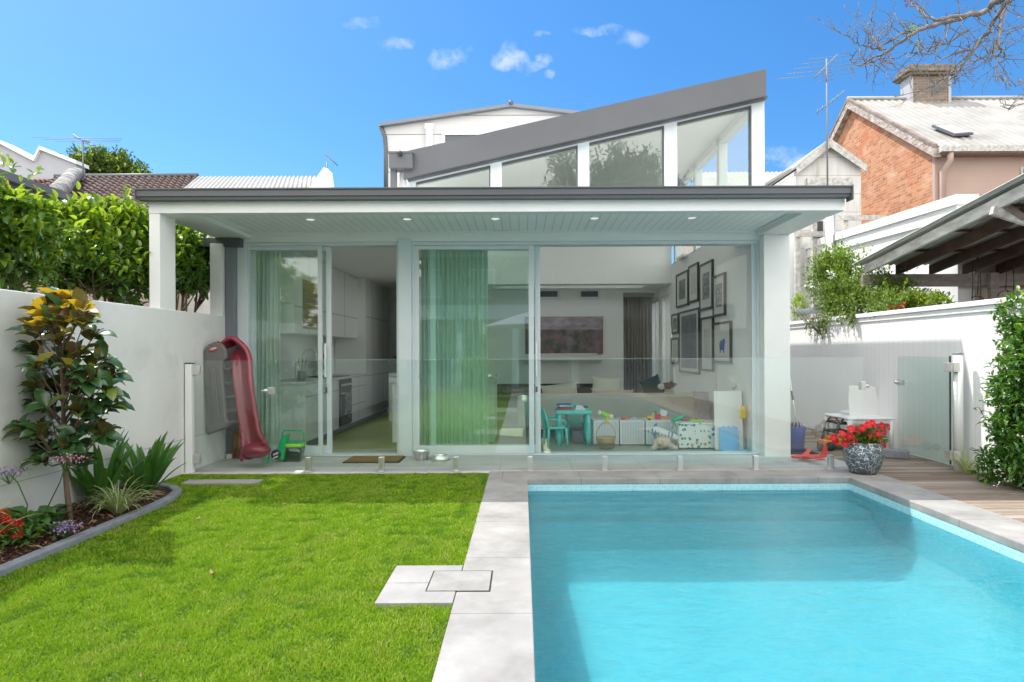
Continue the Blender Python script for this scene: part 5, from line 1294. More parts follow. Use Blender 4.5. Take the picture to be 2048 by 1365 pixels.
# ================================================================ planting
mat('magnolia_leaf', (.022, .075, .022), (.04, .105, .028), 6, .26, attr=[((.16, .20, .02), .93, .99)], transl=.10, tcol=(.25, .28, .02), back=(.12, .075, .03), spec=.65)
mat('magnolia_new_leaf', (.36, .30, .025), (.20, .20, .02), 8, .3, transl=.4, tcol=(.62, .42, .02), back=(.34, .19, .05), spec=.6)
mat('bark', (.20, .13, .09), (.12, .08, .055), 14, .85, stretch=(1, 1, .3), bump=.5, bscale=40)
mat('grey_bark', (.22, .20, .19), (.12, .11, .10), 10, .85, bump=.4, bscale=40)
mat('strap_leaf', (.035, .12, .022), (.06, .17, .03), 5, .38, transl=.25, tcol=(.16, .36, .03))
mat('variegated', (.28, .38, .14), (.50, .54, .26), 16, .5, transl=.3, tcol=(.5, .6, .2), stretch=(1, 1, 1))
mat('pale_strap', (.48, .50, .22), (.30, .40, .12), 10, .5, transl=.3, tcol=(.5, .55, .2))
mat('heart_leaf', (.085, .20, .055), (.06, .15, .045), 6, .5, transl=.25, tcol=(.25, .45, .06))
mat('purple_petal', (.22, .12, .34), (.40, .30, .48), 30, .7); mat('pink_petal', (.52, .28, .34), (.40, .2, .3), 30, .7)
mat('camellia_leaf', (.05, .13, .022), (.10, .21, .032), 2.2, .28, attr=[((.14, .24, .025), .8, 1.0)], transl=.2, tcol=(.26, .44, .03), spec=.8)
mat('camellia_tip', (.16, .27, .02), (.24, .34, .03), 2, .35, transl=.4, tcol=(.5, .68, .04), spec=.6)
mat('vine_leaf', (.06, .14, .028), (.12, .20, .04), 3, .45, attr=[((.26, .33, .06), .75, 1.0)], transl=.3, tcol=(.3, .45, .05))
mat('jasmine_leaf', (.04, .13, .022), (.075, .19, .03), 3, .32, attr=[((.16, .32, .05), .7, 1.0)], transl=.25, tcol=(.2, .42, .04), spec=.6)
mat('jasmine_flower', (.78, .78, .66), rough=.7, transl=.2)
mat('far_leaf', (.05, .10, .02), (.09, .15, .03), .5, .7, attr=[((.14, .20, .04), .7, 1.0)], transl=.2)

def in_poly(u, v, poly):
    c = False; j = len(poly) - 1
    for i in range(len(poly)):
        (xi, yi), (xj, yj) = poly[i], poly[j]
        if (yi > v) != (yj > v) and u < (xj - xi) * (v - yi) / (yj - yi) + xi: c = not c
        j = i
    return c
# ---- magnolia
random.seed(4); rng = np.random.default_rng(4)
base = Vector((-3.27, 4.34, .02))
mg = thing('magnolia_tree', 'young magnolia tree with golden new leaves on top in the left garden bed', 'tree', base)
tr_pts = [base, Vector((-3.30, 4.34, .30)), Vector((-3.315, 4.33, .6)), Vector((-3.33, 4.35, 1.0)), Vector((-3.35, 4.34, 1.35)), P(108, 610, 4.34)]
wood = MB().tube(tr_pts, [.021, .018, .016, .013, .009, .005], 10)
sil = [(95, 585), (150, 590), (185, 620), (190, 680), (210, 715), (245, 755), (225, 790), (215, 850), (200, 900), (160, 925), (75, 930), (60, 880), (15, 860), (8, 825), (45, 800), (55, 740), (50, 690), (40, 665), (75, 630)]
pos = []; drs = []; ups = []; Ls = []; topf = []
ends = []
tries = 0
while len(ends) < 62 and tries < 9000:
    tries += 1
    u, v = random.uniform(5, 245), random.uniform(600, 925)
    if not in_poly(u, v, sil): continue
    Y = random.uniform(4.12, 4.58); c = P(u, v, Y)
    if c.x < -3.60: c.x = -3.60 + random.random() * .03
    if any((c - e).length < .092 for e in ends): continue
    ends.append(c)
ends = [P(u, v, 4.32) for u, v in ((108, 600), (134, 608), (88, 622), (160, 632))] + ends
for c in ends:
    zt_ = max(.50, c.z - .16 - .5 * math.hypot(c.x + 3.32, c.y - 4.34)); zt_ = min(zt_, 1.6)
    a = None
    for i in range(len(tr_pts) - 1):
        if tr_pts[i].z <= zt_ <= tr_pts[i + 1].z: a = tr_pts[i].lerp(tr_pts[i + 1], (zt_ - tr_pts[i].z) / (tr_pts[i + 1].z - tr_pts[i].z))
    if a is None: a = tr_pts[-2]
    m_ = a.lerp(c, .6) + Vector((0, 0, -.03)); wood.tube([a, m_, c], [.007, .005, .003], 6)
    out_d = Vector((c.x + 3.32, c.y - 4.34, .18 + random.random() * .35)).normalized()
    nlv = random.randint(6, 9) if c.z > 1.3 else random.randint(5, 8); r0 = random.random() * 6
    a1 = out_d.cross(Vector((.1, .2, 1))).normalized(); b1 = out_d.cross(a1)
    for k in range(nlv):
        t = r0 + k * 2.4; sp_ = random.uniform(.45, 1.15)
        d = (a1 * math.cos(t) + b1 * math.sin(t)) * sp_ + out_d * .65 + Vector((0, -.1, .15 if c.z > 1.42 else -.22)); d.normalize()
        pos.append(c - out_d * .05 * (k / nlv)); drs.append(d); ups.append((Vector((random.gauss(0, .3), -.45 + random.gauss(0, .25), .9)) if c.z < 1.42 else Vector((random.gauss(0, .4), random.gauss(0, .4), 1))).normalized())
        Ls.append(random.uniform(.11, .17)); topf.append(c.z)
pos = np.array(pos); drs = np.array(drs); ups = np.array(ups); Ls = np.array(Ls); topf = np.array(topf)
hi = ((topf > 1.50) & (rng.random(len(topf)) < .75)) | ((topf > 1.1) & (rng.random(len(topf)) < .13))
wood.build('trunk', 'bark', mg)
two_tone('crown', 'magnolia_leaf', 'magnolia_new_leaf', mg, pos, drs, Ls, .58, hi, 'big', rng, up=ups, smooth=True)

# ---- strap-leaved clumps
def straps(name, label, cat, c, n, L0, L1, wd, m_, spread=1.0, droop=.5, seed=1, basew=.35, trunk=None, group=None):
    rr = random.Random(seed); r = thing(name, label, cat, c, group); c = Vector(c); mb = MB()
    for i in range(n):
        a = rr.uniform(0, 2 * math.pi); Ln = rr.uniform(L0, L1); el = R(rr.uniform(40, 84)) ; h = Vector((math.cos(a), math.sin(a), 0))
        p = c + h * .02 + Vector((0, 0, .0)); pts = [p.copy()]; k = 8; e = el
        for s in range(k):
            p = p + (h * math.cos(e) * spread + Vector((0, 0, math.sin(e)))) * (Ln / k); e -= droop * rr.uniform(.6, 1.3) * (s / k) * .55; pts.append(p.copy())
        for q in pts: q.x = max(q.x, XL + .01)
        w = [wd * x for x in (basew, .6, .85, 1, 1, .92, .75, .45, .04)]
        mb.ribbon(pts, w, Vector((-h.y, h.x, 0)))
    mb.build('foliage', m_, r)
    return r
c1 = Vector((-3.48, 4.95, .02)); straps('clivia_plant', 'dark green strap leaved plant beside the magnolia trunk', 'plant', c1, 22, .50, .70, .062, 'strap_leaf', .85, .35, 3)
MB().lathe([(.035, -.02), (.04, .06), (.03, .08), (0, .08)], c1, 12).build('stem_base', 'bark', bpy.data.objects['clivia_plant'])
c2 = Vector((-3.36, 5.35, .02)); straps('clivia_plant', 'larger dark green strap leaved plant nearest the bed end', 'plant', c2, 28, .46, .70, .066, 'strap_leaf', .85, .35, 8)
straps('variegated_grass', 'tuft of narrow cream striped grass between the strap leaved plants and the edging', 'plant', (-3.19, 4.72, .015), 110, .22, .42, .010, 'variegated', 1, 1.3, 5)
straps('pale_strap_plant', 'tuft of pale yellow straps at the left edge of the photo', 'plant', (-3.42, 3.72, .02), 34, .3, .5, .018, 'pale_strap', 1, 1.0, 9)
straps('edge_grass', 'small dry grass tuft at the foot of the right fence', 'plant', (4.62, 6.25, .0), 60, .15, .36, .008, 'variegated', 1, 1.0, 15)
# sea lavender: broad leaves and flower heads
def broad(label, c, n, L_, seed, stems):
    rr = np.random.default_rng(seed); r = thing('sea_lavender', label, 'plant', c)
    a = rr.uniform(0, 6.28, n); ps = np.array(c) + np.column_stack([np.cos(a) * .03, np.sin(a) * .03, np.zeros(n)]) + np.column_stack([np.cos(a) * .12, np.sin(a) * .12, np.zeros(n)]) * rr.random((n, 1)) + (0, 0, .04)
    ps[:, 2] += rr.random(n) * .12
    ps[:, 0] = np.maximum(ps[:, 0], XL + .05)
    d = np.column_stack([np.cos(a), np.sin(a), rr.uniform(-.1, .7, n)])
    L1 = L_ * (.6 + .6 * rr.random(n)); leaves('foliage', 'heart_leaf', r, ps, d, L1, L1 * .62, 'big', rng=rr, smooth=True)
    for (m1, pts) in stems:
        MB().tube(pts, [.006] + [.004] * (len(pts) - 1), 6).build('flower_stem', 'strap_leaf', r)
        h = np.array(pts[-1]); k = 170; q = rr.normal(size=(k, 3)) * (.055, .04, .018) + h + (0, 0, .01)
        leaves('flower_head', m1, r, q, rr.normal(size=(k, 3)) + (0, 0, 1), .016, .014, rng=rr)
        st2 = MB()
        for j_ in range(12): st2.tube([pts[-2] if False else Vector(pts[-1]) - Vector((0, 0, .07)), Vector(q[j_])], .0018, 4)
        st2.build('flower_branch', 'strap_leaf', r)
    return r
broad('broad leaved sea lavender with purple and pink flower heads beside the magnolia', (-3.38, 4.12, .03), 46, .14, 21,
      [('purple_petal', [Vector((-3.42, 4.1, .05)), P(55, 1010, 4.1), P(35, 965, 4.1), P(18, 948, 4.1)]),
       ('pink_petal', [Vector((-3.35, 4.1, .05)), P(95, 1015, 4.08), P(120, 965, 4.08), P(133, 922, 4.08)]),
       ('purple_petal', [Vector((-3.28, 4.14, .05)), Vector((-3.25, 4.08, .09)), P(130, 1058, 4.05)])])
rf = thing('red_flowering_plant', 'low plant with small bright red flower heads at the left edge', 'plant', (-3.42, 3.98, .02))
rr = np.random.default_rng(31); n = 420
q = rr.normal(size=(n, 3)) * (.09, .09, .04) + (-3.36, 3.92, .09); q[:, 2] = np.maximum(q[:, 2], .02)
leaves('foliage', 'pot_leaf', rf, q, rr.normal(size=(n, 3)) + (0, 0, .4), .045, .03, rng=rr)
for k, (u, v) in enumerate(((2, 1025), (12, 1042), (34, 1045), (36, 1068), (8, 1062), (-8, 1050))):
    h = np.array(P(u, v, 3.86)); qq = rr.normal(size=(50, 3)) * .014 + h
    leaves('flower', 'red_petal', rf, qq, rr.normal(size=(50, 3)), .018, .014, rng=rr)
    MB().tube([h, (-3.36, 3.92, .06)], .002, 4).build('stem', 'pot_leaf', rf)

# ---- camellias over the left wall
def px_blob(u, v, ru, rv, Y, ry=.35): c = P(u, v, Y); return ((c.x, c.y, c.z), (ru / F * Y, ry, rv / F * Y))
def tree_mesh(name, label, blobs, n, L_, trunk, seed, m_='camellia_leaf', tip='camellia_tip', tipf=.34, sub=.2, cat='tree', minx=None, maxx=None, per=12, shell=.45, group=None, bm='bark', w=.5):
    rr = np.random.default_rng(seed); r = thing(name, label, cat, trunk[0], group)
    ps, d = crown_points(rr, blobs, n, sub, per, shell)
    if maxx is not None: k = ps[:, 0] < maxx; ps, d = ps[k], d[k]
    if minx is not None: k = ps[:, 0] > minx; ps, d = ps[k], d[k]
    cz = np.array([noise.noise(Vector(p) * 1.9) for p in ps]); k = cz > (-.14 if 'camellia' in name else -.34); ps, d, cz = ps[k], d[k], cz[k]
    z0, z1 = ps[:, 2].min(), ps[:, 2].max(); t = (ps[:, 2] - z0) / (z1 - z0)
    newf = rr.random(len(ps)) < tipf * (.25 + 1.5 * t + 1.2 * cz)
    L1 = L_ * (.7 + .6 * rr.random(len(ps)))
    kind = 'big' if 'camellia' in name or 'jasmine' in name else 'small'
    if tip: d = d + newf[:, None] * np.array((0, 0, .7)); two_tone('crown', m_, tip, r, ps, d, L1, w, newf, kind, rr)
    else: leaves('crown', m_, r, ps, d, L1, L1 * w, kind, rng=rr)
    wood = MB(); rd = random.Random(seed)
    for b_ in blobs:
        c = Vector(b_[0]); t0 = Vector(trunk[rd.randrange(len(trunk))]); m2 = t0.lerp(c, .5) + Vector((rd.gauss(0, .05), rd.gauss(0, .05), -.12))
        wood.tube([t0, m2, c], [.035 * trunk_s, .022 * trunk_s, .008 * trunk_s], 7)
        for _ in range(5):
            e = c + Vector([b_[1][i] * rd.uniform(-.8, .8) for i in range(3)]); wood.tube([m2.lerp(c, .6), (m2.lerp(c, .6) + e) / 2 + Vector((0, 0, -.03)), e], [.014 * trunk_s, .009 * trunk_s, .004 * trunk_s], 5)
    wood.build('branch', bm, r)
    return r
trunk_s = 1.0
tree_mesh('camellia_tree', 'bushy camellia tree at the far left edge above the white wall', [px_blob(-5, 378, 44, 34, 5.3, .25), px_blob(85, 440, 26, 22, 5.6, .2), px_blob(-20, 480, 100, 75, 5.2, .3), px_blob(60, 470, 50, 45, 5.5, .3), px_blob(50, 530, 66, 42, 5.6, .3), px_blob(-80, 390, 70, 50, 4.9, .3)], 10000, .085, [(-4.9, 5.2, 0), (-4.95, 5.25, 1.2)], 41, maxx=XL - .12)
tree_mesh('camellia_tree', 'wide camellia tree with several stems between the left edge and the verandah post', [px_blob(150, 478, 56, 34, 6.2, .3), px_blob(215, 490, 50, 46, 6.3, .3), px_blob(185, 540, 70, 36, 6.1, .3), px_blob(270, 468, 40, 34, 6.5, .3), px_blob(262, 540, 50, 48, 6.4, .3), px_blob(120, 520, 44, 28, 6.0, .3)], 12000, .09, [(-4.45, 6.3, 0), (-4.5, 6.3, 1.3), (-4.25, 6.3, 1.2), (-4.35, 6.35, 1.35)], 42, maxx=XL - .16)
tree_mesh('camellia_tree', 'dark camellia tree seen between the verandah post and the grey pillar', [px_blob(372, 505, 36, 28, 7.4, .3), px_blob(355, 560, 40, 38, 7.2, .3), px_blob(398, 540, 30, 36, 7.5, .3), px_blob(310, 530, 40, 60, 7.2, .3)], 6500, .09, [(-4.4, 7.4, 0), (-4.4, 7.4, 1.2)], 43, maxx=XL - .22, tipf=.14)
tree_mesh('camellia_tree', 'camellia tree reflected in the left sliding door', [((-4.7, 3.6, 2.3), (.5, .7, .6)), ((-4.8, 2.6, 2.2), (.5, .7, .7)), ((-4.9, 4.3, 2.6), (.5, .6, .7))], 9000, .09, [(-4.8, 3.2, 0), (-4.8, 3.3, 1.3)], 44, maxx=XL - .22, tipf=.5)

# ---- vine over the right wall
trunk_s = .5
tree_mesh('flowering_vine', 'tangled flowering vine mounded over the right fence under the old roof', [px_blob(1655, 575, 52, 46, 9.9), px_blob(1700, 560, 46, 36, 9.8), px_blob(1620, 615, 44, 36, 9.6), px_blob(1680, 615, 56, 40, 9.4), px_blob(1740, 600, 56, 42, 9.1), px_blob(1665, 532, 16, 22, 9.9), px_blob(1790, 598, 34, 24, 8.8, .2), px_blob(1790, 622, 60, 18, 8.2, .2)], 22000, .058, [(5.4, 9.4, 0), (5.4, 9.4, 1.7)], 51, 'vine_leaf', 'camellia_tip', .12, .22, 'vine', minx=XR + .0, w=.45, bm='grey_bark', shell=.3)
vine = bpy.data.objects['flowering_vine']
rr = np.random.default_rng(52)
def sprinkle(name, m_, parent, centres, n, spread, size):
    for (p, k) in centres:
        q = rr.normal(size=(k, 3)) * spread + np.array(p); leaves(name, m_, parent, q, rr.normal(size=(k, 3)), size, size * .9, rng=rr)
sprinkle('flower', 'red_petal', vine, [(P(1783, 621, 8.1), 18), (P(1798, 619, 8.0), 30), (P(1793, 627, 8.0), 14)], 0, .03, .05)
sprinkle('white_flower', 'jasmine_flower', vine, [(P(1661, 549, 9.4), 16), (P(1620, 570, 9.3), 16), (P(1700, 573, 9.2), 12), (P(1595, 580, 9.3), 10), (P(1738, 580, 8.9), 10), (P(1708, 600, 9.0), 8)], 0, .035, .05)
# sprigs hanging over the capping
for k in range(26):
    yy = rr.uniform(8.3, 10.3); x0_ = XR - .05 - rr.random() * .08; ln = rr.uniform(.06, .26) * (1.3 if yy > 9.3 else .6); pts = [Vector((XR + .10, yy, 1.80)), Vector((XR - .04, yy, 1.83)), Vector((x0_, yy + rr.normal() * .04, 1.80 - ln))]
    hp_ = []; hd = []; hw = MB().tube(pts, .003, 4)
    for t in np.linspace(0, 1, 16):
        hp_.append(pts[1].lerp(pts[2], t)); hd.append(rr.normal(size=3) + (0, 0, -.3))
    hw.build('hanging_stem', 'bark', vine); leaves('hanging_leaf', 'vine_leaf', vine, np.array(hp_), np.array(hd), .055, .028, rng=rr)
# bright shrub low behind the wall
tree_mesh('shrub', 'bright yellow green shrub showing at the left end of the right fence', [px_blob(1588, 618, 18, 22, 10.9, .2)], 900, .06, [(5.2, 11, 0), (5.2, 11, 1.4)], 55, 'camellia_tip', None, 0, .1, 'shrub', minx=XR + .15)
tree_mesh('shrub', 'yellow leaved shrub beside the sawn post over the right fence', [px_blob(1840, 606, 26, 12, 8.0, .15), px_blob(1875, 610, 18, 8, 7.6, .12)], 1100, .055, [(5.3, 8, 0), (5.3, 8, 1.6)], 56, 'camellia_tip', 'vine_leaf', .3, .1, 'shrub', minx=XR + .1)

# ---- star jasmine on the right fence
trunk_s = .5
tree_mesh('star_jasmine', 'glossy star jasmine climbing the right fence with small white flowers', [px_blob(2042, 645, 36, 44, 5.75, .2), px_blob(2045, 720, 34, 45, 5.7, .2), px_blob(2028, 690, 20, 22, 5.8, .12), px_blob(2042, 800, 38, 36, 5.65, .2), px_blob(2010, 785, 16, 10, 5.8, .08), px_blob(2040, 865, 30, 34, 5.65, .2), px_blob(2006, 852, 22, 12, 5.8, .1), px_blob(2020, 940, 42, 32, 5.7, .2), px_blob(2065, 925, 50, 50, 5.5, .25), px_blob(2095, 700, 40, 120, 5.4, .25)],
          10500, .062, [(4.7, 5.7, 0), (4.72, 5.65, .8), (4.72, 5.7, 1.3)], 61, 'jasmine_leaf', 'camellia_tip', .05, .13, 'climber', w=.42, shell=.3, maxx=XR - .005)
js = bpy.data.objects['star_jasmine']
sprinkle('flower', 'jasmine_flower', js, [(P(u, v, 5.45), 7) for u, v in ((2015, 630), (2040, 612), (2012, 668), (2030, 700), (2000, 940), (2020, 962), (1995, 968), (2040, 880), (2035, 760), (2010, 790), (1990, 925), (2040, 975))], 0, .016, .022)
sg = MB().tube([P(1985, 850, 5.7), P(1968, 835, 5.75), P(1958, 815, 5.75)], .003, 5); sg.build('stem', 'bark', js)
q = np.array([P(u, v, 5.74) for u, v in ((1958, 815), (1962, 828), (1966, 838), (1975, 846), (1955, 822))]); leaves('leaf', 'jasmine_leaf', js, q, rr.normal(size=(5, 3)), .05, .025, rng=rr)

# ---- dry leaves on lawn, bed and deck
rr = np.random.default_rng(77)
LV = [(425, 1147, 'curled brown dead leaf in the middle of the lawn', .06), (350, 1021, 'pale dead leaf on the lawn near the edging', .03), (270, 1039, 'brown dead leaf on the lawn by the edging', .045), (395, 1038, 'thin orange dead leaf flat on the lawn', .05), (540, 960, 'tiny dead leaf in the shaded far lawn', .03), (693, 948, 'pale dead leaf on the lawn near the doormat', .03), (200, 1155, 'small dark dead leaf in the left of the lawn', .02), (568, 1009, 'small orange dead leaf on the sunny lawn', .035),
      (690, 1001, 'pale dead leaf on the far right of the lawn', .025), (283, 1355, 'small brown dead leaf at the bottom of the lawn', .025), (245, 1050, 'cream dead leaf just outside the edging', .03), (815, 1072, 'tiny tan dead leaf beside the path edge', .02), (1835, 930, 'curled brown leaf on the deck by the glass gate', .05), (1850, 928, 'second brown leaf on the deck by the glass gate', .035), (1905, 943, 'pale chip on the deck below the gate post', .03)]
for (u, v, lab, s) in LV:
    q = G(u, v, .004 if u < 1000 else .001); a = rr.uniform(0, 3.1)
    pts = [q + Vector((math.cos(a), math.sin(a), 0)) * (t - .5) * s + Vector((0, 0, .006 + .012 * (t - .5) ** 2 * 4)) for t in np.linspace(0, 1, 6)]
    tag(MB().ribbon(pts, [s * x for x in (.05, .25, .36, .34, .22, .03)], Vector((-math.sin(a), math.cos(a), 0))).build('fallen_leaf', 'dry_leaf'), lab, 'leaf', 'dead leaves fallen on the ground')
nq = 130
x = rr.uniform(XL + .03, -3.12, nq); y = rr.uniform(3.0, 5.5, nq); aa = rr.uniform(0, 6.28, nq)
lo = leaves('bark_flakes', 'dry_leaf', None, np.column_stack([x, y, .05 + 0 * x]), np.column_stack([np.cos(aa), np.sin(aa), rr.normal(size=nq) * .15]), .04 + .06 * rr.random(nq), .016, 'big', rng=rr)
tag(lo, 'long tan bark flakes and dry leaves over the mulch', 'mulch', kind='stuff')

# ---- overhanging bare tree, top right
def bare_tree():
    rd = random.Random(11); mb = MB()
    r = thing('bare_tree', 'leafless grey tree whose thin twigs hang into the top right corner', 'tree', (9.6, 8.5, 0))
    Y0 = 8.0
    mains = [([(2150, -120), (2000, 0), (1975, 22), (1905, 40), (1860, 54), (1815, 72), (1770, 100), (1728, 128)], .05),
             ([(2130, -90), (2035, -5), (2012, 15), (1985, 60), (1955, 95), (1925, 128), (1890, 160), (1862, 178)], .036),
             ([(1975, 22), (1930, 32), (1880, 36), (1840, 18), (1815, 5)], .03),
             ([(1860, 54), (1800, 70), (1760, 88), (1740, 80), (1735, 50), (1748, 40)], .018),
             ([(1770, 100), (1740, 92), (1715, 84), (1695, 68)], .014),
             ([(1770, 105), (1745, 128), (1712, 130), (1700, 118)], .012),
             ([(2012, 15), (2000, 60), (1998, 90), (2010, 110), (2005, 125)], .024),
             ([(1998, 90), (1975, 115), (1945, 125), (1915, 145), (1912, 165)], .016),
             ([(2000, 70), (1990, 100), (1995, 130), (2008, 158)], .014),
             ([(1955, 95), (1900, 110), (1870, 128), (1845, 140)], .015),
             ([(2100, 30), (2040, 55), (2010, 70)], .014), ([(2150, 150), (2060, 160), (2035, 172)], .016), ([(2150, 210), (2060, 205), (2015, 222)], .012),
             ([(1935, 60), (1895, 85), (1850, 95), (1815, 112), (1780, 120)], .018), ([(1905, 40), (1890, 75), (1870, 100), (1850, 108)], .014)]
    def twig(p, d, ln, rad, depth):
        pts = [p]; n = max(3, int(ln / .09)); q = p
        for i in range(n):
            d = (d + Vector((rd.gauss(0, .22), rd.gauss(0, .18), rd.gauss(0, .22)))).normalized(); q = q + d * (ln / n); pts.append(q)
            if depth > 0 and rd.random() < .62:
                s = Vector((rd.gauss(0, 1), rd.gauss(0, .7), rd.gauss(0, 1))).normalized(); twig(q, (d + s * .9).normalized(), ln * rd.uniform(.35, .65), rad * .62, depth - 1)
        mb.tube(pts, [rad * (1 - .6 * i / n) for i in range(n + 1)], 5)
    for (pl__, r0) in mains:
        pts = []; k = len(pl__)
        for i, (u, v) in enumerate(pl__):
            pts.append(P(u + rd.gauss(0, 2), v + rd.gauss(0, 2), Y0 + .25 * math.sin(i * 1.3 + r0 * 90)))
        fn = []
        for i in range(k - 1):
            for s in range(4):
                t = s / 4; fn.append(pts[i].lerp(pts[i + 1], t) + Vector((rd.gauss(0, .012), rd.gauss(0, .02), rd.gauss(0, .012))))
        fn.append(pts[-1]); n = len(fn)
        mb.tube(fn, [r0 * (1 - .78 * i / n) for i in range(n)], 7)
        for i in range(2, n):
            if rd.random() < .75:
                d = (fn[i] - fn[i - 1]).normalized(); s = Vector((rd.gauss(0, 1), rd.gauss(0, .5), rd.gauss(0, 1))).normalized()
                twig(fn[i], (d * .7 + s).normalized(), rd.uniform(.12, .5), .0075, 2)
    mb.build('branch', 'grey_bark', r)
    top = P(2150, -120, Y0)
    MB().tube([(9.6, 8.5, -.2), (9.65, 8.5, 2.5), (9.4, 8.4, 4.6), (8.6, 8.1, 6.2), top], [.26, .22, .17, .10, .055], 12).tube([(9.4, 8.4, 4.6), (10.4, 8.6, 6.5), (11.2, 8.8, 9)], [.14, .1, .05], 10).build('trunk', 'grey_bark', r)
    ps = np.array([P(1817, 5, Y0 + .1)] * 30) + rr.normal(size=(30, 3)) * .035; leaves('blossom', 'purple_petal', r, ps, rr.normal(size=(30, 3)), .04, .03, rng=rr)
    for (u, v) in ((1836, 86), (1828, 62), (1824, 58)):
        ps = np.array([P(u, v, Y0)] * 12) + rr.normal(size=(12, 3)) * .025; leaves('leaf', 'camellia_tip', r, ps, rr.normal(size=(12, 3)), .05, .02, rng=rr)
    MB().ball(P(2008, 160, Y0), (.025, .015, .03), 8, 6).ball(P(2040, 162, Y0), (.03, .015, .02), 8, 6).build('seed_pod', 'timber', r)
bare_tree()
# ================================================================ neighbours
mat('corr_white', (.34, .33, .31), (.27, .265, .245), 1.2, .6, c3=(.22, .20, .17), scale3=.8)
mat('corr_old', (.50, .50, .46), (.36, .36, .33), 2, .6, c3=(.30, .20, .14), scale3=2)
mat('roof_tile', (.105, .065, .055), (.07, .045, .04), 2.5, .85, c3=(.20, .15, .13), scale3=5, bump=.3, bscale=30)
mat('old_render', (.50, .49, .47), (.30, .30, .28), 3, .9, detail=8, contrast=1.6, c3=(.12, .11, .1), scale3=4)
mat('dirty_render', (.36, .35, .33), (.13, .13, .12), 5, .95, detail=9, contrast=1.8, bump=.6, bscale=12, dist=.03)
mat('grey_parapet', (.40, .41, .44), (.34, .355, .38), .9, .85)
mat('terracotta', (.30, .15, .10), (.22, .12, .09), 8, .85)
mat('pink_render', (.46, .34, .28), (.42, .31, .26), 1, .85, groove=(2, .28, .008, .15), bump=.2, bscale=3)
mat('beige_render', (.48, .40, .33), (.42, .36, .30), 1, .85)
mat('old_weatherboard', (.66, .65, .62), (.57, .56, .53), 1.3, .8, groove=[(2, .42, .016, .45)], c3=(.40, .40, .36), scale3=1.6, stretch=(3.5, 3.5, .5), bump=.3, bscale=10)
mat('old_white_timber', (.62, .62, .59), (.36, .34, .31), 6, .85, detail=8, contrast=1.1, stretch=(2, .6, 2), bump=.3, bscale=30)
mat('grey_timber', (.36, .33, .29), (.22, .20, .17), 7, .9, stretch=(.6, 2, 2), bump=.4, bscale=40)
mat('dark_timber', (.10, .055, .035), (.05, .03, .022), 5, .85)
mat('peeling_fascia', (.24, .16, .11), (.50, .48, .44), 5, .8, detail=9, contrast=1.3, stretch=(1, 1, 3))
mat('chimney_cap', (.24, .19, .14), (.11, .095, .08), 9, .9, c3=(.1, .09, .08), scale3=8, bump=.5, bscale=20)
mat('weathered_roof_rust', (.30, .24, .20), (.16, .12, .10), 3, .8)
brickmat('red_brick', (.36, .135, .06), (.56, .27, .13), (.44, .28, .18), axis='YZ', stain=[((.17, .085, .06), 5.5, .55, .6), ((.22, .11, .08), 1.6, .54, .6), ((.50, .13, .05), .8, .55, .7), ((.66, .46, .32), 1.2, .56, .5)])
brickmat('chimney_brick', (.13, .10, .08), (.24, .17, .12), (.24, .21, .18), axis='XZ', stain=[((.10, .10, .10), 1.5, .52, .7)])
def corr(o0, uvec, vvec, nw, amp, m_, name, parent, kind='sine', rows=1, lap=.0, thick=True):
    "corrugated sheet: waves run across u, ridges along v"
    o0, uvec, vvec = Vector(o0), Vector(uvec), Vector(vvec); nrm_ = uvec.cross(vvec).normalized()
    if nrm_.z < 0: nrm_ = -nrm_
    seg = 6; nu = nw * seg; vs = []; fs = []
    if kind == 'sine': lv = [0, 1]; off_ = [0, 0]
    else:
        lv = []; off_ = []
        for r in range(rows): lv += [r / rows, (r + .999) / rows]; off_ += [0, -lap]
        off_ = [o for o in off_]
    for t, of in zip(lv, off_):
        for i in range(nu + 1):
            s = i / nu; h = math.sin(s * nw * 2 * math.pi)
            if kind == 'tile': h = abs(math.sin(s * nw * math.pi)) * 2 - 1
            vs.append(o0 + uvec * s + vvec * t + nrm_ * (amp * h + of))
    for r in range(len(lv) - 1):
        for i in range(nu): a = r * (nu + 1) + i; fs.append((a, a + 1, a + nu + 2, a + nu + 1))
    return MB().add(vs, fs, kind == 'sine').build(name, m_, parent)

# ---- brick house at the right
BYc = 16.0
cor = P(1870, 300, BYc); rdg = P(1706, 205, BYc * 1.245)
bh = thing('brick_house', 'two storey brick and pink rendered house with a pale corrugated roof at the right', 'house', (cor.x + 4, 20, 0))
ez, rz_ = P(1870, 292, BYc).z, rdg.z; yb = BYc; yr = rdg.y; yf = 2 * yr - yb; X0 = cor.x
fr_z = ez + .02
MB().prism([(yb, -.5), (yf, -.5), (yf, ez), (yr, rz_ - .12), (yb, ez)], X0, X0 + .25, 'X').build('gable_wall', 'red_brick', bh)
MB().box(X0 + .252, X0 + 14, yb, yb + .25, -.5, ez).box(X0 - .012, X0 + .2505, yb - .012, yb + .10, -.5, ez - .02).build('front_wall', 'pink_render', bh)
sl2 = (rz_ - ez) / (yr - yb)
corr((X0 - .18, yb - .25, ez - .25 * sl2 + .08), (14.3, 0, 0), (0, yr - yb + .25, (yr - yb + .25) * sl2), 62, .018, 'corr_white', 'roof', bh)
corr((X0 - .18, yf + .25, ez - .25 * sl2 + .08), (14.3, 0, 0), (0, -(yf - yr + .25), (yr - yb + .25) * sl2), 62, .018, 'corr_white', 'roof', bh)
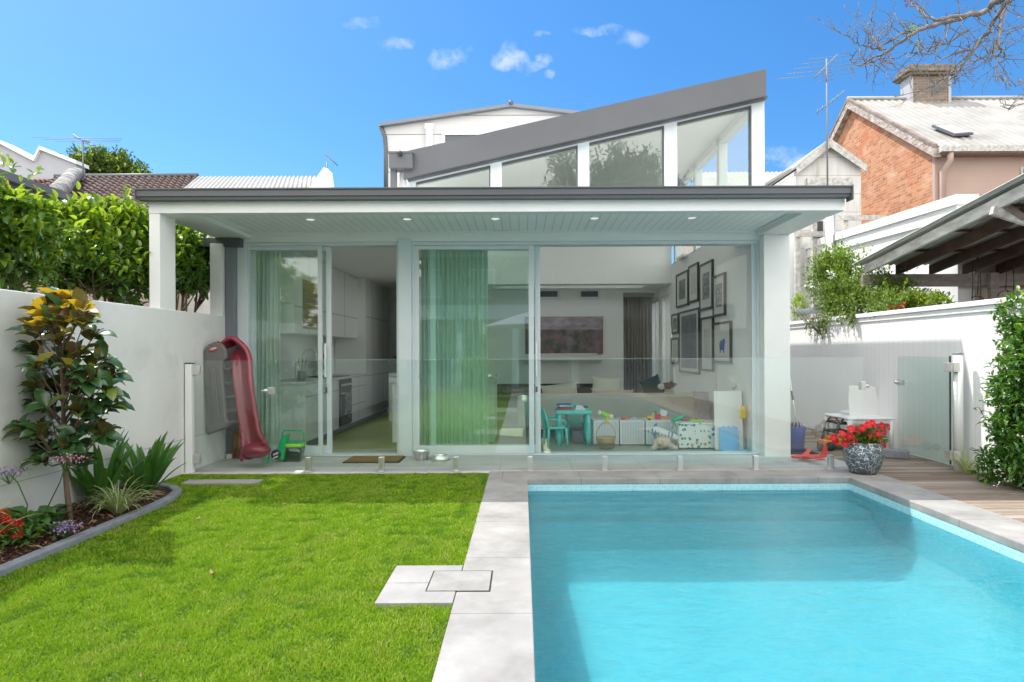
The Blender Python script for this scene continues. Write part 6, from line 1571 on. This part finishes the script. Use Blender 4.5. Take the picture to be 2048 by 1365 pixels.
for (ya, yb_) in ((yb - .25, yr), (yf + .25, yr)):
    MB().slab([(X0 - .20, ya, ez - .25 * sl2 + .05), (X0 - .20, yb_, rz_ + .05), (X0 - .20, yb_, rz_ - .20), (X0 - .20, ya, ez - .25 * sl2 - .20)], (.19, 0, 0)).build('bargeboard', 'peeling_fascia', bh)
    MB().slab([(X0 - .22, ya, ez - .25 * sl2 + .14), (X0 - .22, yb_, rz_ + .14), (X0 - .22, yb_, rz_ + .055), (X0 - .22, ya, ez - .25 * sl2 + .055)], (.12, 0, 0)).build('barge_capping', 'weathered_roof_rust', bh)
MB().tube([(X0 - .2, yr, rz_ + .12), (X0 + 14, yr, rz_ + .12)], .07, 10).build('ridge_capping', 'corr_white', bh)
gz = ez - .25 * sl2
MB().prism([(yb - .27, gz + .04), (yb - .40, gz + .04), (yb - .40, gz - .10), (yb - .27, gz - .12)], X0 - .1, X0 + 14, 'X').build('gutter', 'old_white_timber', bh)
MB().box(X0 - .05, X0 + 14, yb - .26, yb - .001, gz - .12, gz - .07).build('eave', 'pink_render', bh)
dpx = P(1890, 300, yb - .1).x
MB().tube([(dpx, yb - .3, gz - .1), (dpx, yb - .3, gz - .3), (dpx - .06, yb - .1, gz - .55), (dpx - .06, yb - .1, -.4)], .075, 10).build('downpipe', 'pink_render', bh)
a = P(2040, 335, yb); c = P(2075, 420, yb)
wf = frame(a.x, c.x + .5, c.z - .3, a.z, .06, yb - .03, yb - .003).build('window', 'old_white_timber', bh); MB().box(a.x + .06, c.x + .44, yb - .02, yb - .005, c.z - .24, a.z - .06).build('pane', 'dark_grey', wf)
sky_c = P(1900, 267, 17.3); tt_ = (267 - 292)
def on_roof(u, v):
    "pixel on the front roof plane"
    d = P(u, v, 1.0) - Vector((0, 0, EYE)); n = Vector((0, -sl2, 1)); p0 = Vector((0, yb - .25, ez - .25 * sl2 + .12)); o_ = Vector((0, 0, EYE)); t = (p0 - o_).dot(n) / d.dot(n); return o_ + d * t
k4 = [on_roof(1862, 256), on_roof(1897, 255), on_roof(1945, 272), on_roof(1908, 275)]
up_ = Vector((0, -sl2, 1)).normalized()
sk = MB().slab([p + up_ * .02 for p in k4], up_ * .06).build('skylight', 'dark_grey', bh)
cc_ = sum(k4, Vector()) / 4
MB().slab([cc_ + (p - cc_) * .86 + up_ * .081 for p in k4], up_ * .01).build('pane', 'grey_parapet', sk)
# chimney
CYY = yr - .25
a = P(1822, 200, CYY); c = P(1900, 200, CYY); t1 = P(1860, 152, CYY).z
ch_ = MB().box(a.x, c.x, CYY, CYY + .5, rz_ - .6, t1).build('chimney', 'chimney_brick', bh)
MB().box(a.x - .03, a.x - .002, CYY - .01, CYY + .5, rz_ - .4, t1).box(a.x - .03, a.x + .06, CYY - .02, CYY - .003, rz_ - .4, t1).box(c.x - .06, c.x + .03, CYY - .02, CYY - .003, rz_ - .4, t1).each('render_edge', 'grey_parapet', ch_)
MB().box(a.x - .14, c.x + .14, CYY - .14, CYY + .64, t1 + .001, t1 + .07).box(a.x - .20, c.x + .20, CYY - .20, CYY + .7, t1 + .0705, t1 + .16).box(a.x - .12, c.x + .12, CYY - .12, CYY + .62, t1 + .161, t1 + .34).build('chimney_cap', 'chimney_cap', ch_, bevel=.03)

# ---- grey gabled shed with antenna
SHY = 13.8
ap = P(1655, 285, SHY); el = P(1588, 340, SHY); er = P(1722, 332, SHY)
sh_ = thing('gabled_shed', 'narrow weatherboard outhouse with a steep grey gable behind the verandah corner', 'building', (ap.x, SHY, 0))
MB().prism([(el.x, -.5), (er.x, -.5), (er.x, er.z - .05), (ap.x, ap.z - .06), (el.x, el.z - .05)], SHY, SHY + 4.5, 'Y').build('wall', 'old_weatherboard', sh_)
for s_, e2 in ((-1, el), (1, er)):
    d = Vector((e2.x - ap.x, 0, e2.z - ap.z)); e3 = ap + d * (1.08 if s_ > 0 else 1.0)
    MB().slab([(ap.x, SHY - .12, ap.z - .0), (e3.x, SHY - .12, e3.z), (e3.x, SHY + 4.6, e3.z), (ap.x, SHY + 4.6, ap.z)], (0, 0, .05)).build('roof', 'corr_white', sh_)
    MB().slab([(ap.x, SHY - .14, ap.z - .16), (e3.x, SHY - .14, e3.z - .14), (e3.x, SHY - .14, e3.z + .02), (ap.x, SHY - .14, ap.z + .04)], (0, .018, 0)).build('bargeboard', 'old_white_timber', sh_)
a = P(1612, 362, SHY); c = P(1702, 372, SHY)
MB().box(a.x, c.x, SHY - .06, SHY - .002, c.z - .05, a.z + .05).build('window_hood', 'old_white_timber', sh_)
# lean-to of the shed and low roof to its left
lt = thing('skillion_roof_house', 'white boarded lean-to with a pale metal roof left of the gabled outhouse', 'building', (5.4, 15, 0))
a = P(1583, 342, SHY - .3); b_ = P(1530, 372, SHY - .3)
MB().slab([a, b_, b_ + Vector((0, 5, 0)), a + Vector((0, 5, 0))], (0, 0, .06)).build('roof', 'corr_white', lt)
MB().prism([(b_.x + .1, -.4), (el.x - .01, -.4), (el.x - .01, a.z - .05), (b_.x + .1, b_.z - .03)], SHY - .1, SHY + 4, 'Y').build('wall', 'white_paint', lt)
fr = thing('far_roof_house', 'far low house with a white corrugated roof seen past the clerestory', 'house', (5.8, 22, 0))
a = P(1405, 372, 20); b_ = P(1600, 372, 20); c = P(1440, 345, 22)
corr(P(1400, 374, 20), (b_.x - a.x + 1, 0, 0), (0, 2.2, P(1440, 345, 22.2).z - P(1400, 374, 20).z), 26, .03, 'corr_white', 'roof', fr)
MB().box(a.x + .1, b_.x + .8, 20.2, 24, 0, P(1400, 374, 20).z - .03).build('wall', 'beige_render', fr)
# shed details below: pipe, rails, window
pc = P(1660, 452, 12.6)
tag(MB().tube([(pc.x, 12.6, 2.2), (pc.x, 12.6, P(1660, 428, 12.6).z)], .10, 16).build('flue_pipe', 'steel'), 'thick grey steel flue in front of the weatherboard outhouse', 'pipe')
rl = thing('timber_landing', 'old white timber landing rail in front of the outhouse', 'railing', (6, 12.9, 0))
for (u0, u1, v0, v1) in ((1668, 1770, 432, 441), (1592, 1690, 464, 474)):
    a = P(u0, v0, 12.9); c = P(u1, v1, 12.9); MB().box(a.x, c.x, 12.86, 12.9, c.z, a.z).build('rail', 'old_white_timber', rl)
for u in (1594, 1628, 1690): a = P(u, 440 if u > 1600 else 462, 12.95); MB().box(a.x - .05, a.x + .05, 12.91, 12.99, 1.5, a.z).build('post', 'old_white_timber', rl)
a = P(1632, 442, 13.7); c = P(1648, 464, 13.7)
MB().box(a.x, c.x, 13.74, 13.79, c.z - .25, a.z).build('window', 'black', sh_)
# antennas
def antenna(name, label, base, top, booms, m_='mid_grey', r=.018, group='roof antennas'):
    t = thing(name, label, 'antenna', base, group); MB().tube([base, top], r, 6).build('mast', m_, t)
    for (c, d, L_, n, el_, wv) in booms:
        c = Vector(c); d = Vector(d).normalized(); MB().tube([c - d * L_ / 2, c + d * L_ / 2], r * .8, 6).build('boom', m_, t)
        mb = MB(); w0 = Vector(wv).normalized()
        for k in range(n): q = c + d * L_ * ((k + .5) / n - .5); l = el_ * (1 - .4 * k / n); mb.tube([q - w0 * l / 2, q + w0 * l / 2], r * .35, 4)
        mb.build('element', m_, t)
    return t
ay = SHY + .0
antenna('roof_antenna', 'tall double television antenna on the gabled outhouse', P(1655, 375, ay - .2), P(1653, 118, ay - .2),
        [(P(1652, 133, ay - .2), (.35, .1, .35), .9, 5, 1.6, (1, -.3, -.05)), (P(1660, 205, ay - .2), (.75, 0, .58), .85, 6, .12, (0, 0, 1)), (P(1652, 150, ay - .2), (0, .1, 1), .35, 4, .32, (1, 0, .1))])
antenna('roof_antenna', 'slim television antenna standing above the brown tiled roof', P(166, 355, 16), P(166, 282, 16), [(P(172, 286, 16), (.8, .2, -.55), .72, 7, .16, (.3, 1, .1)), (P(164, 280, 16), (.3, 1, 0), .4, 3, 2.4, (1, 0, -.02))])
antenna('roof_antenna', 'small television antenna on the white roof behind the verandah', P(654, 380, 15), P(654, 325, 15), [(P(663, 320, 15), (.55, .3, -.5), .4, 6, .12, (.3, 1, .1))])

# ---- white garage wall and parapet behind the fence
gx = 6.6
wg = thing('garage', 'long white garage with a stepped sloping parapet behind the right fence', 'building', (gx + 2, 11, 0))
za = onX(1915, 392, gx); zb = onX(1575, 500, gx)
gy0, gy1 = za.y, 14.0
def gzl(y, dz): return za.z + (zb.z - za.z) * (y - za.y) / (zb.y - za.y) + dz
for (dx, d0, d1, nm_) in ((0, -.5, -.34, 'wall'), (-.05, -.34, -.15, 'parapet'), (-.09, -.149, .0, 'parapet_cap')):
    MB().slab([(gx + dx, gy0 - (-dx), gzl(gy0, d0) if nm_ != 'wall' else -.3), (gx + dx, gy1, gzl(gy1, d0) if nm_ != 'wall' else -.3), (gx + dx, gy1, gzl(gy1, d1)), (gx + dx, gy0 + dx, gzl(gy0, d1))], (.35, 0, 0)).build(nm_, 'white_paint', wg)
MB().slab([(gx + .26, gy0 - .04, -.3), (gx + 6, gy0 - .04, -.3), (gx + 6, gy0 - .04, gzl(gy0, -.15)), (gx + .26, gy0 - .04, gzl(gy0, -.15))], (0, .3, 0)).build('end_wall', 'beige_render', wg)
MB().slab([(gx + .22, gy0 - .08, gzl(gy0, -.149)), (gx + 6, gy0 - .08, gzl(gy0, -.149)), (gx + 6, gy0 - .08, gzl(gy0, -.0)), (gx + .27, gy0 - .08, gzl(gy0, -.0))], (0, .3, 0)).build('end_cap', 'grey_timber', wg)

# ---- old lean-to roof on timber frame (right)
pg = thing('timber_shelter', 'old open timber shelter with a rusty corrugated roof over the right fence', 'shelter', (7.5, 8, 0))
py0, py1 = 6.0, 8.95
pA = P(1730, 537, py1); pB = P(2012, 398, 6.7); px0 = 5.10
def rz(y): return 2.56 + (py1 - y) * ((2.94 - 2.56) / (py1 - 6.33))
# front and side beams
MB().slab([(px0, py1, rz(py1) - .13), (px0, py0, rz(py0) - .13), (px0, py0, rz(py0)), (px0, py1, rz(py1))], (.05, 0, 0)).build('barge_beam', 'old_white_timber', pg, bevel=.004)
corr((px0 - .10, py1 + .15, rz(py1 + .15) + .045), (5.2, 0, 0), (0, py0 - .25 - py1 - .15, rz(py0 - .25) - rz(py1 + .15)), 60, .016, 'corr_old', 'roof', pg)
for k in range(9):
    x = px0 + .50 + k * .50
    MB().slab([(x, py1 + .05, rz(py1) - .14), (x, py0, rz(py0) - .14), (x, py0, rz(py0) - .005), (x, py1 + .05, rz(py1) - .005)], (.055, 0, 0)).build('rafter', 'dark_timber', pg)
for y in (6.7, 7.5, 8.3): MB().slab([(px0 + .06, y, rz(y) - .001), (px0 + 5, y, rz(y) - .001), (px0 + 5, y, rz(y) + .025), (px0 + .06, y, rz(y) + .025)], (0, .05, 0)).build('batten', 'dark_timber', pg)
MB().box(px0 - .05, px0 + 5, py1 - .06, py1 - .0, rz(py1) - .33, rz(py1) - .145).build('wall_plate', 'grey_timber', pg, bevel=.005)
MB().box(px0 + .055, px0 + 5, py0 - .001, py0 + .05, rz(py0) - .18, rz(py0) - .02).build('front_beam', 'old_white_timber', pg, bevel=.004)
for x in (6.95, 9.6): MB().box(x - .06, x + .06, py1 - .13, py1 - .062, 0, rz(py1) - .14).build('post', 'grey_timber', pg)
a = P(1985, 418, 6.5)
MB().slab([P(1990, 412, 6.4), P(2090, 440, 6.4), P(2090, 462, 6.4), P(1985, 428, 6.4)], (0, .05, 0)).build('loose_board', 'old_white_timber', pg)
MB().slab([P(2012, 415, 6.36), P(2050, 440, 6.36), P(2056, 432, 6.36), P(2022, 410, 6.36)], (0, .04, 0)).build('loose_board', 'orange_rust' if 'orange_rust' in MATS else 'weathered_roof_rust', pg)
for (u, v0, v1) in ((1944, 520, 600), (1955, 510, 590), (1960, 545, 600), (2011, 530, 580), (2026, 535, 590), (2015, 580, 612)):
    MB().tube([P(u, v0, 8.2), P(u + 2, (v0 + v1) / 2, 8.2), P(u, v1, 8.2)], .006, 5).build('hanging_wire', 'black', pg)
for (u, v, r_) in ((2012, 592, 16), (1955, 600, 12)):
    MB().tube([P(u + r_ * math.cos(t), v - r_ * .6 * math.sin(t), 8.2) for t in np.linspace(0, math.pi, 9)], .007, 5).build('wire_hook', 'black', pg)
sp_ = P(1862, 600, 7.9)
tag(MB().lathe([(.055, -1.5), (.058, .0), (.05, .11), (.0, .115)], (sp_.x, 7.9, sp_.z), 14).build('tree_stump_post', 'grey_timber'), 'short sawn round post standing above the right fence', 'post')
aw = P(1578, 628, 10.4); aw2 = P(1690, 634, 8.8)
tag(MB().tube([(5.0, 10.9, 1.98), (4.98, 10.0, 1.97), (5.02, 9.3, 1.955), (5.05, 8.9, 1.93)], [.05, .055, .045, .012], 12).build('furled_umbrella', 'mid_grey'), 'grey furled garden umbrella lying along the top of the right fence', 'umbrella')

# ---- left neighbours
lh = thing('tiled_house', 'house with a brown tiled roof behind the left trees', 'house', (-11, 16, 0))
rA = P(170, 352, 17.5); rB = P(396, 352, 17.5); eY = 12.5
ezz = P(200, 455, eY).z
xx0 = P(110, 352, 17.5).x; xx1 = rB.x
corr((xx0 + 2.2, eY, ezz), (xx1 - xx0, 0, 0), (-2.2, 17.5 - eY, rA.z - ezz), 22, .035, 'roof_tile', 'roof', lh, 'tile', 19, .035)
MB().box(xx0, xx1, eY + .3, 21, 0, ezz + .15).build('wall', 'beige_render', lh)
MB().tube([(xx0, 17.5, rA.z + .0), (xx1, 17.5, rA.z + .0)], .06, 8).build('ridge_capping', 'dark_grey', lh)
# weathered parapet at its left end
MB().tube([P(158, 347, 17), P(148, 350, 16.4), P(128, 372, 14.6), P(108, 392, 13)], [.15, .19, .19, .19], 8).build('parapet', 'dirty_render', lh)
wr = thing('white_roof_house', 'low house with a white corrugated roof behind the verandah gutter', 'house', (-5, 17, 0))
a = P(352, 385, 13); b_ = P(396, 354, 16); c = P(640, 354, 16)
MBv = corr(P(340, 400, 13), (P(645, 400, 13).x - P(340, 400, 13).x, 0, 0), (P(396, 354, 16).x - P(340, 400, 13).x, 3, P(396, 354, 16).z - P(340, 400, 13).z), 30, .02, 'corr_white', 'roof', wr)
MB().box(P(345, 400, 13).x + .2, P(640, 400, 13).x, 13.2, 16, 0, P(340, 400, 13).z).build('wall', 'white_render', wr)
MB().slab([P(612, 385, 12.9), P(662, 385, 12.9), P(656, 338, 12.9), P(647, 335, 12.9)], (0, .3, 0)).build('parapet', 'white_paint', wr)
nh = thing('neighbour_house', 'neighbouring house with a long dark gutter behind the left trees', 'house', (-8.5, 10, 0))
gx2 = -7.0; gzz = EYE + .351 * 7.0
MB().box(gx2 - .02, gx2 + .10, 6.0, 15.5, gzz - .11, gzz).build('gutter', 'dark_grey', nh)
MB().box(gx2 - 2, gx2 - .021, 6.0, 15.5, gzz - .16, gzz - .09).build('fascia', 'dark_grey', nh)
MB().slab([(gx2 - .021, 6.0, gzz - .08), (gx2 - .021, 15.5, gzz - .08), (gx2 - 3.2, 15.5, gzz + .55), (gx2 - 3.2, 6.0, gzz + .55)], (0, 0, .04)).build('roof', 'corr_white', nh)
MB().box(gx2 - 3, gx2 - .45, 6.2, 15.3, 0, gzz - .161).build('wall', 'beige_render', nh)
for y in (8.2, 10.4): 
    w2 = MB().box(gx2 - .449, gx2 - .40, y, y + 1.1, 1.0, 1.12).box(gx2 - .449, gx2 - .40, y, y + 1.1, 2.1, 2.2).build('window', 'old_white_timber', nh)
    MB().box(gx2 - .448, gx2 - .43, y + .05, y + 1.05, 1.121, 2.099).build('pane', 'terracotta', w2)
zp = thing('parapet_building', 'grey white building with a zigzag parapet at the far left', 'building', (-17, 20, 0))
zpts = [(-60, 270), (0, 288), (66, 322), (78, 299), (152, 328), (154, 358), (160, 420), (-60, 420)]
MB().slab([P(u, v, 20) for u, v in zpts], (0, .4, 0)).build('wall', 'grey_parapet', zp)
for (p0, p1) in (((-60, 270), (0, 288)), ((0, 288), (66, 322)), ((66, 322), (78, 299)), ((78, 299), (152, 328))):
    a, c = P(*p0, 19.9), P(*p1, 19.9); MB().slab([a, c, c + Vector((0, 0, .12)), a + Vector((0, 0, .12))], (0, .6, 0)).build('coping', 'white_paint', zp)
tr2 = thing('terracotta_roof', 'narrow strip of terracotta ridge tiles below the zigzag parapet', 'roof', P(85, 356, 18.5))
a, c = P(48, 356, 18.5), P(130, 356, 18.5)
corr((a.x, 18.0, a.z - .25), (c.x - a.x, 0, 0), (0, .6, .22), 9, .05, 'terracotta', 'roof_tiles', tr2, 'tile', 2, .05)
MB().box(a.x, c.x, 18.1, 18.6, 0, a.z - .28).build('wall', 'white_paint', tr2)
trunk_s = 3
tree_mesh('tree', 'rounded green tree beyond the brown tiled roof', [px_blob(185, 335, 32, 20, 32, 1), px_blob(225, 340, 45, 20, 32, 1), px_blob(255, 350, 30, 14, 32, 1), px_blob(170, 350, 30, 20, 32, 1)], 7000, .22, [(P(210, 400, 32).x, 32, 0), (P(210, 400, 32).x, 32, 6)], 71, 'far_leaf', 'camellia_tip', .15, .5, shell=.3)

# ================================================================ what the glass reflects: the rear of the block behind the camera
rh_ = thing('rear_house', 'two storey house with a white balcony band mirrored in the tinted pane', 'house', (1, -10, 0))
MB().box(-7, 8, -12, -9.2, 0, 2.6).build('lower_wall', 'mid_grey', rh_)
MB().box(-7.4, 8.4, -12, -8.6, 2.601, 3.15).build('balcony_band', 'white_paint', rh_)
MB().box(-7, 8, -12, -9.6, 3.151, 5.0).build('upper_wall', 'mid_grey', rh_)
MB().box(-7.5, 8.5, -12.3, -9.0, 5.001, 5.25).build('roof', 'corr_white', rh_)
for x in (-6, -4.4, -2.2, .2, 2.4, 5):
    wf = frame(x, x + 1.1, 3.5, 4.7, .08, -9.59, -9.54).build('window', 'white_paint', rh_); MB().box(x + .08, x + 1.02, -9.58, -9.56, 3.58, 4.62).build('pane', 'grey_parapet', wf)
for x in (-5, -2.6, -.4, 1.8): MB().box(x, x + .25, -9.0, -8.75, 0, 2.6).build('post', 'white_paint', rh_)
um = thing('garden_umbrella', 'pale lilac garden umbrella mirrored in the tinted pane', 'umbrella', (.45, -2.4, 0))
mat('umbrella_cloth', (.42, .40, .52), (.38, .36, .48), 2, .8, transl=.2)
cv = [(1.55 * math.cos(t), 1.55 * math.sin(t)) for t in np.linspace(0, 2 * math.pi, 9)[:-1]]
mbu = MB(); mbu.add([(.45, -2.4, 2.55)] + [(.45 + x, -2.4 + y, 2.05) for x, y in cv] + [(.45, -2.4, 2.52)] + [(.45 + x, -2.4 + y, 2.02) for x, y in cv], [(0, i + 1, (i + 1) % 8 + 1) for i in range(8)] + [(9, (i + 1) % 8 + 10, i + 10) for i in range(8)] + [(i + 1, i + 10, (i + 1) % 8 + 10, (i + 1) % 8 + 1) for i in range(8)]); mbu.build('canopy', 'umbrella_cloth', um)
MB().tube([(.45, -2.4, 0), (.45, -2.4, 2.6)], .022, 10).build('pole', 'dark_grey', um)
trunk_s = 5
tree_mesh('eucalyptus_tree', 'tall dark gum tree mirrored in the widest clerestory panes', [((4.2, -9.5, 8.2), (1.4, 1.6, 1.3)), ((5.4, -9, 6.9), (1.5, 1.5, 1.1)), ((2.9, -9.6, 6.6), (1.3, 1.4, 1.0)), ((4.6, -9.5, 5.6), (2.0, 1.5, .8)), ((1.9, -9.5, 9.0), (.5, .8, .8)), ((1.8, -9.5, 8.0), (.4, .6, .6))], 16000, .26, [(4.2, -9.8, 0), (4.2, -9.8, 4.5)], 81, 'far_leaf', None, 0, .5, shell=.25, w=.28)
tree_mesh('garden_tree', 'bushy tree mirrored in the smallest clerestory pane', [((-1.6, -8.5, 5.9), (1.5, 1.2, .9)), ((-3.2, -8.5, 5.2), (1.5, 1.2, .8)), ((-.6, -9, 5.6), (.8, .8, .9))], 8000, .2, [(-2, -8.6, 0), (-2, -8.6, 4)], 82, 'far_leaf', None, 0, .4, shell=.25)
trunk_s = 1
tree_mesh('hedge_shrub', 'leafy shrub mirrored low in the glass beside the path', [((-.9, -3.9, .8), (.5, .5, .8)), ((-1.4, -4.2, .6), (.5, .5, .6))], 3500, .08, [(-1, -4, 0), (-1, -4, .3)], 83, 'vine_leaf', None, 0, .2, 'shrub')
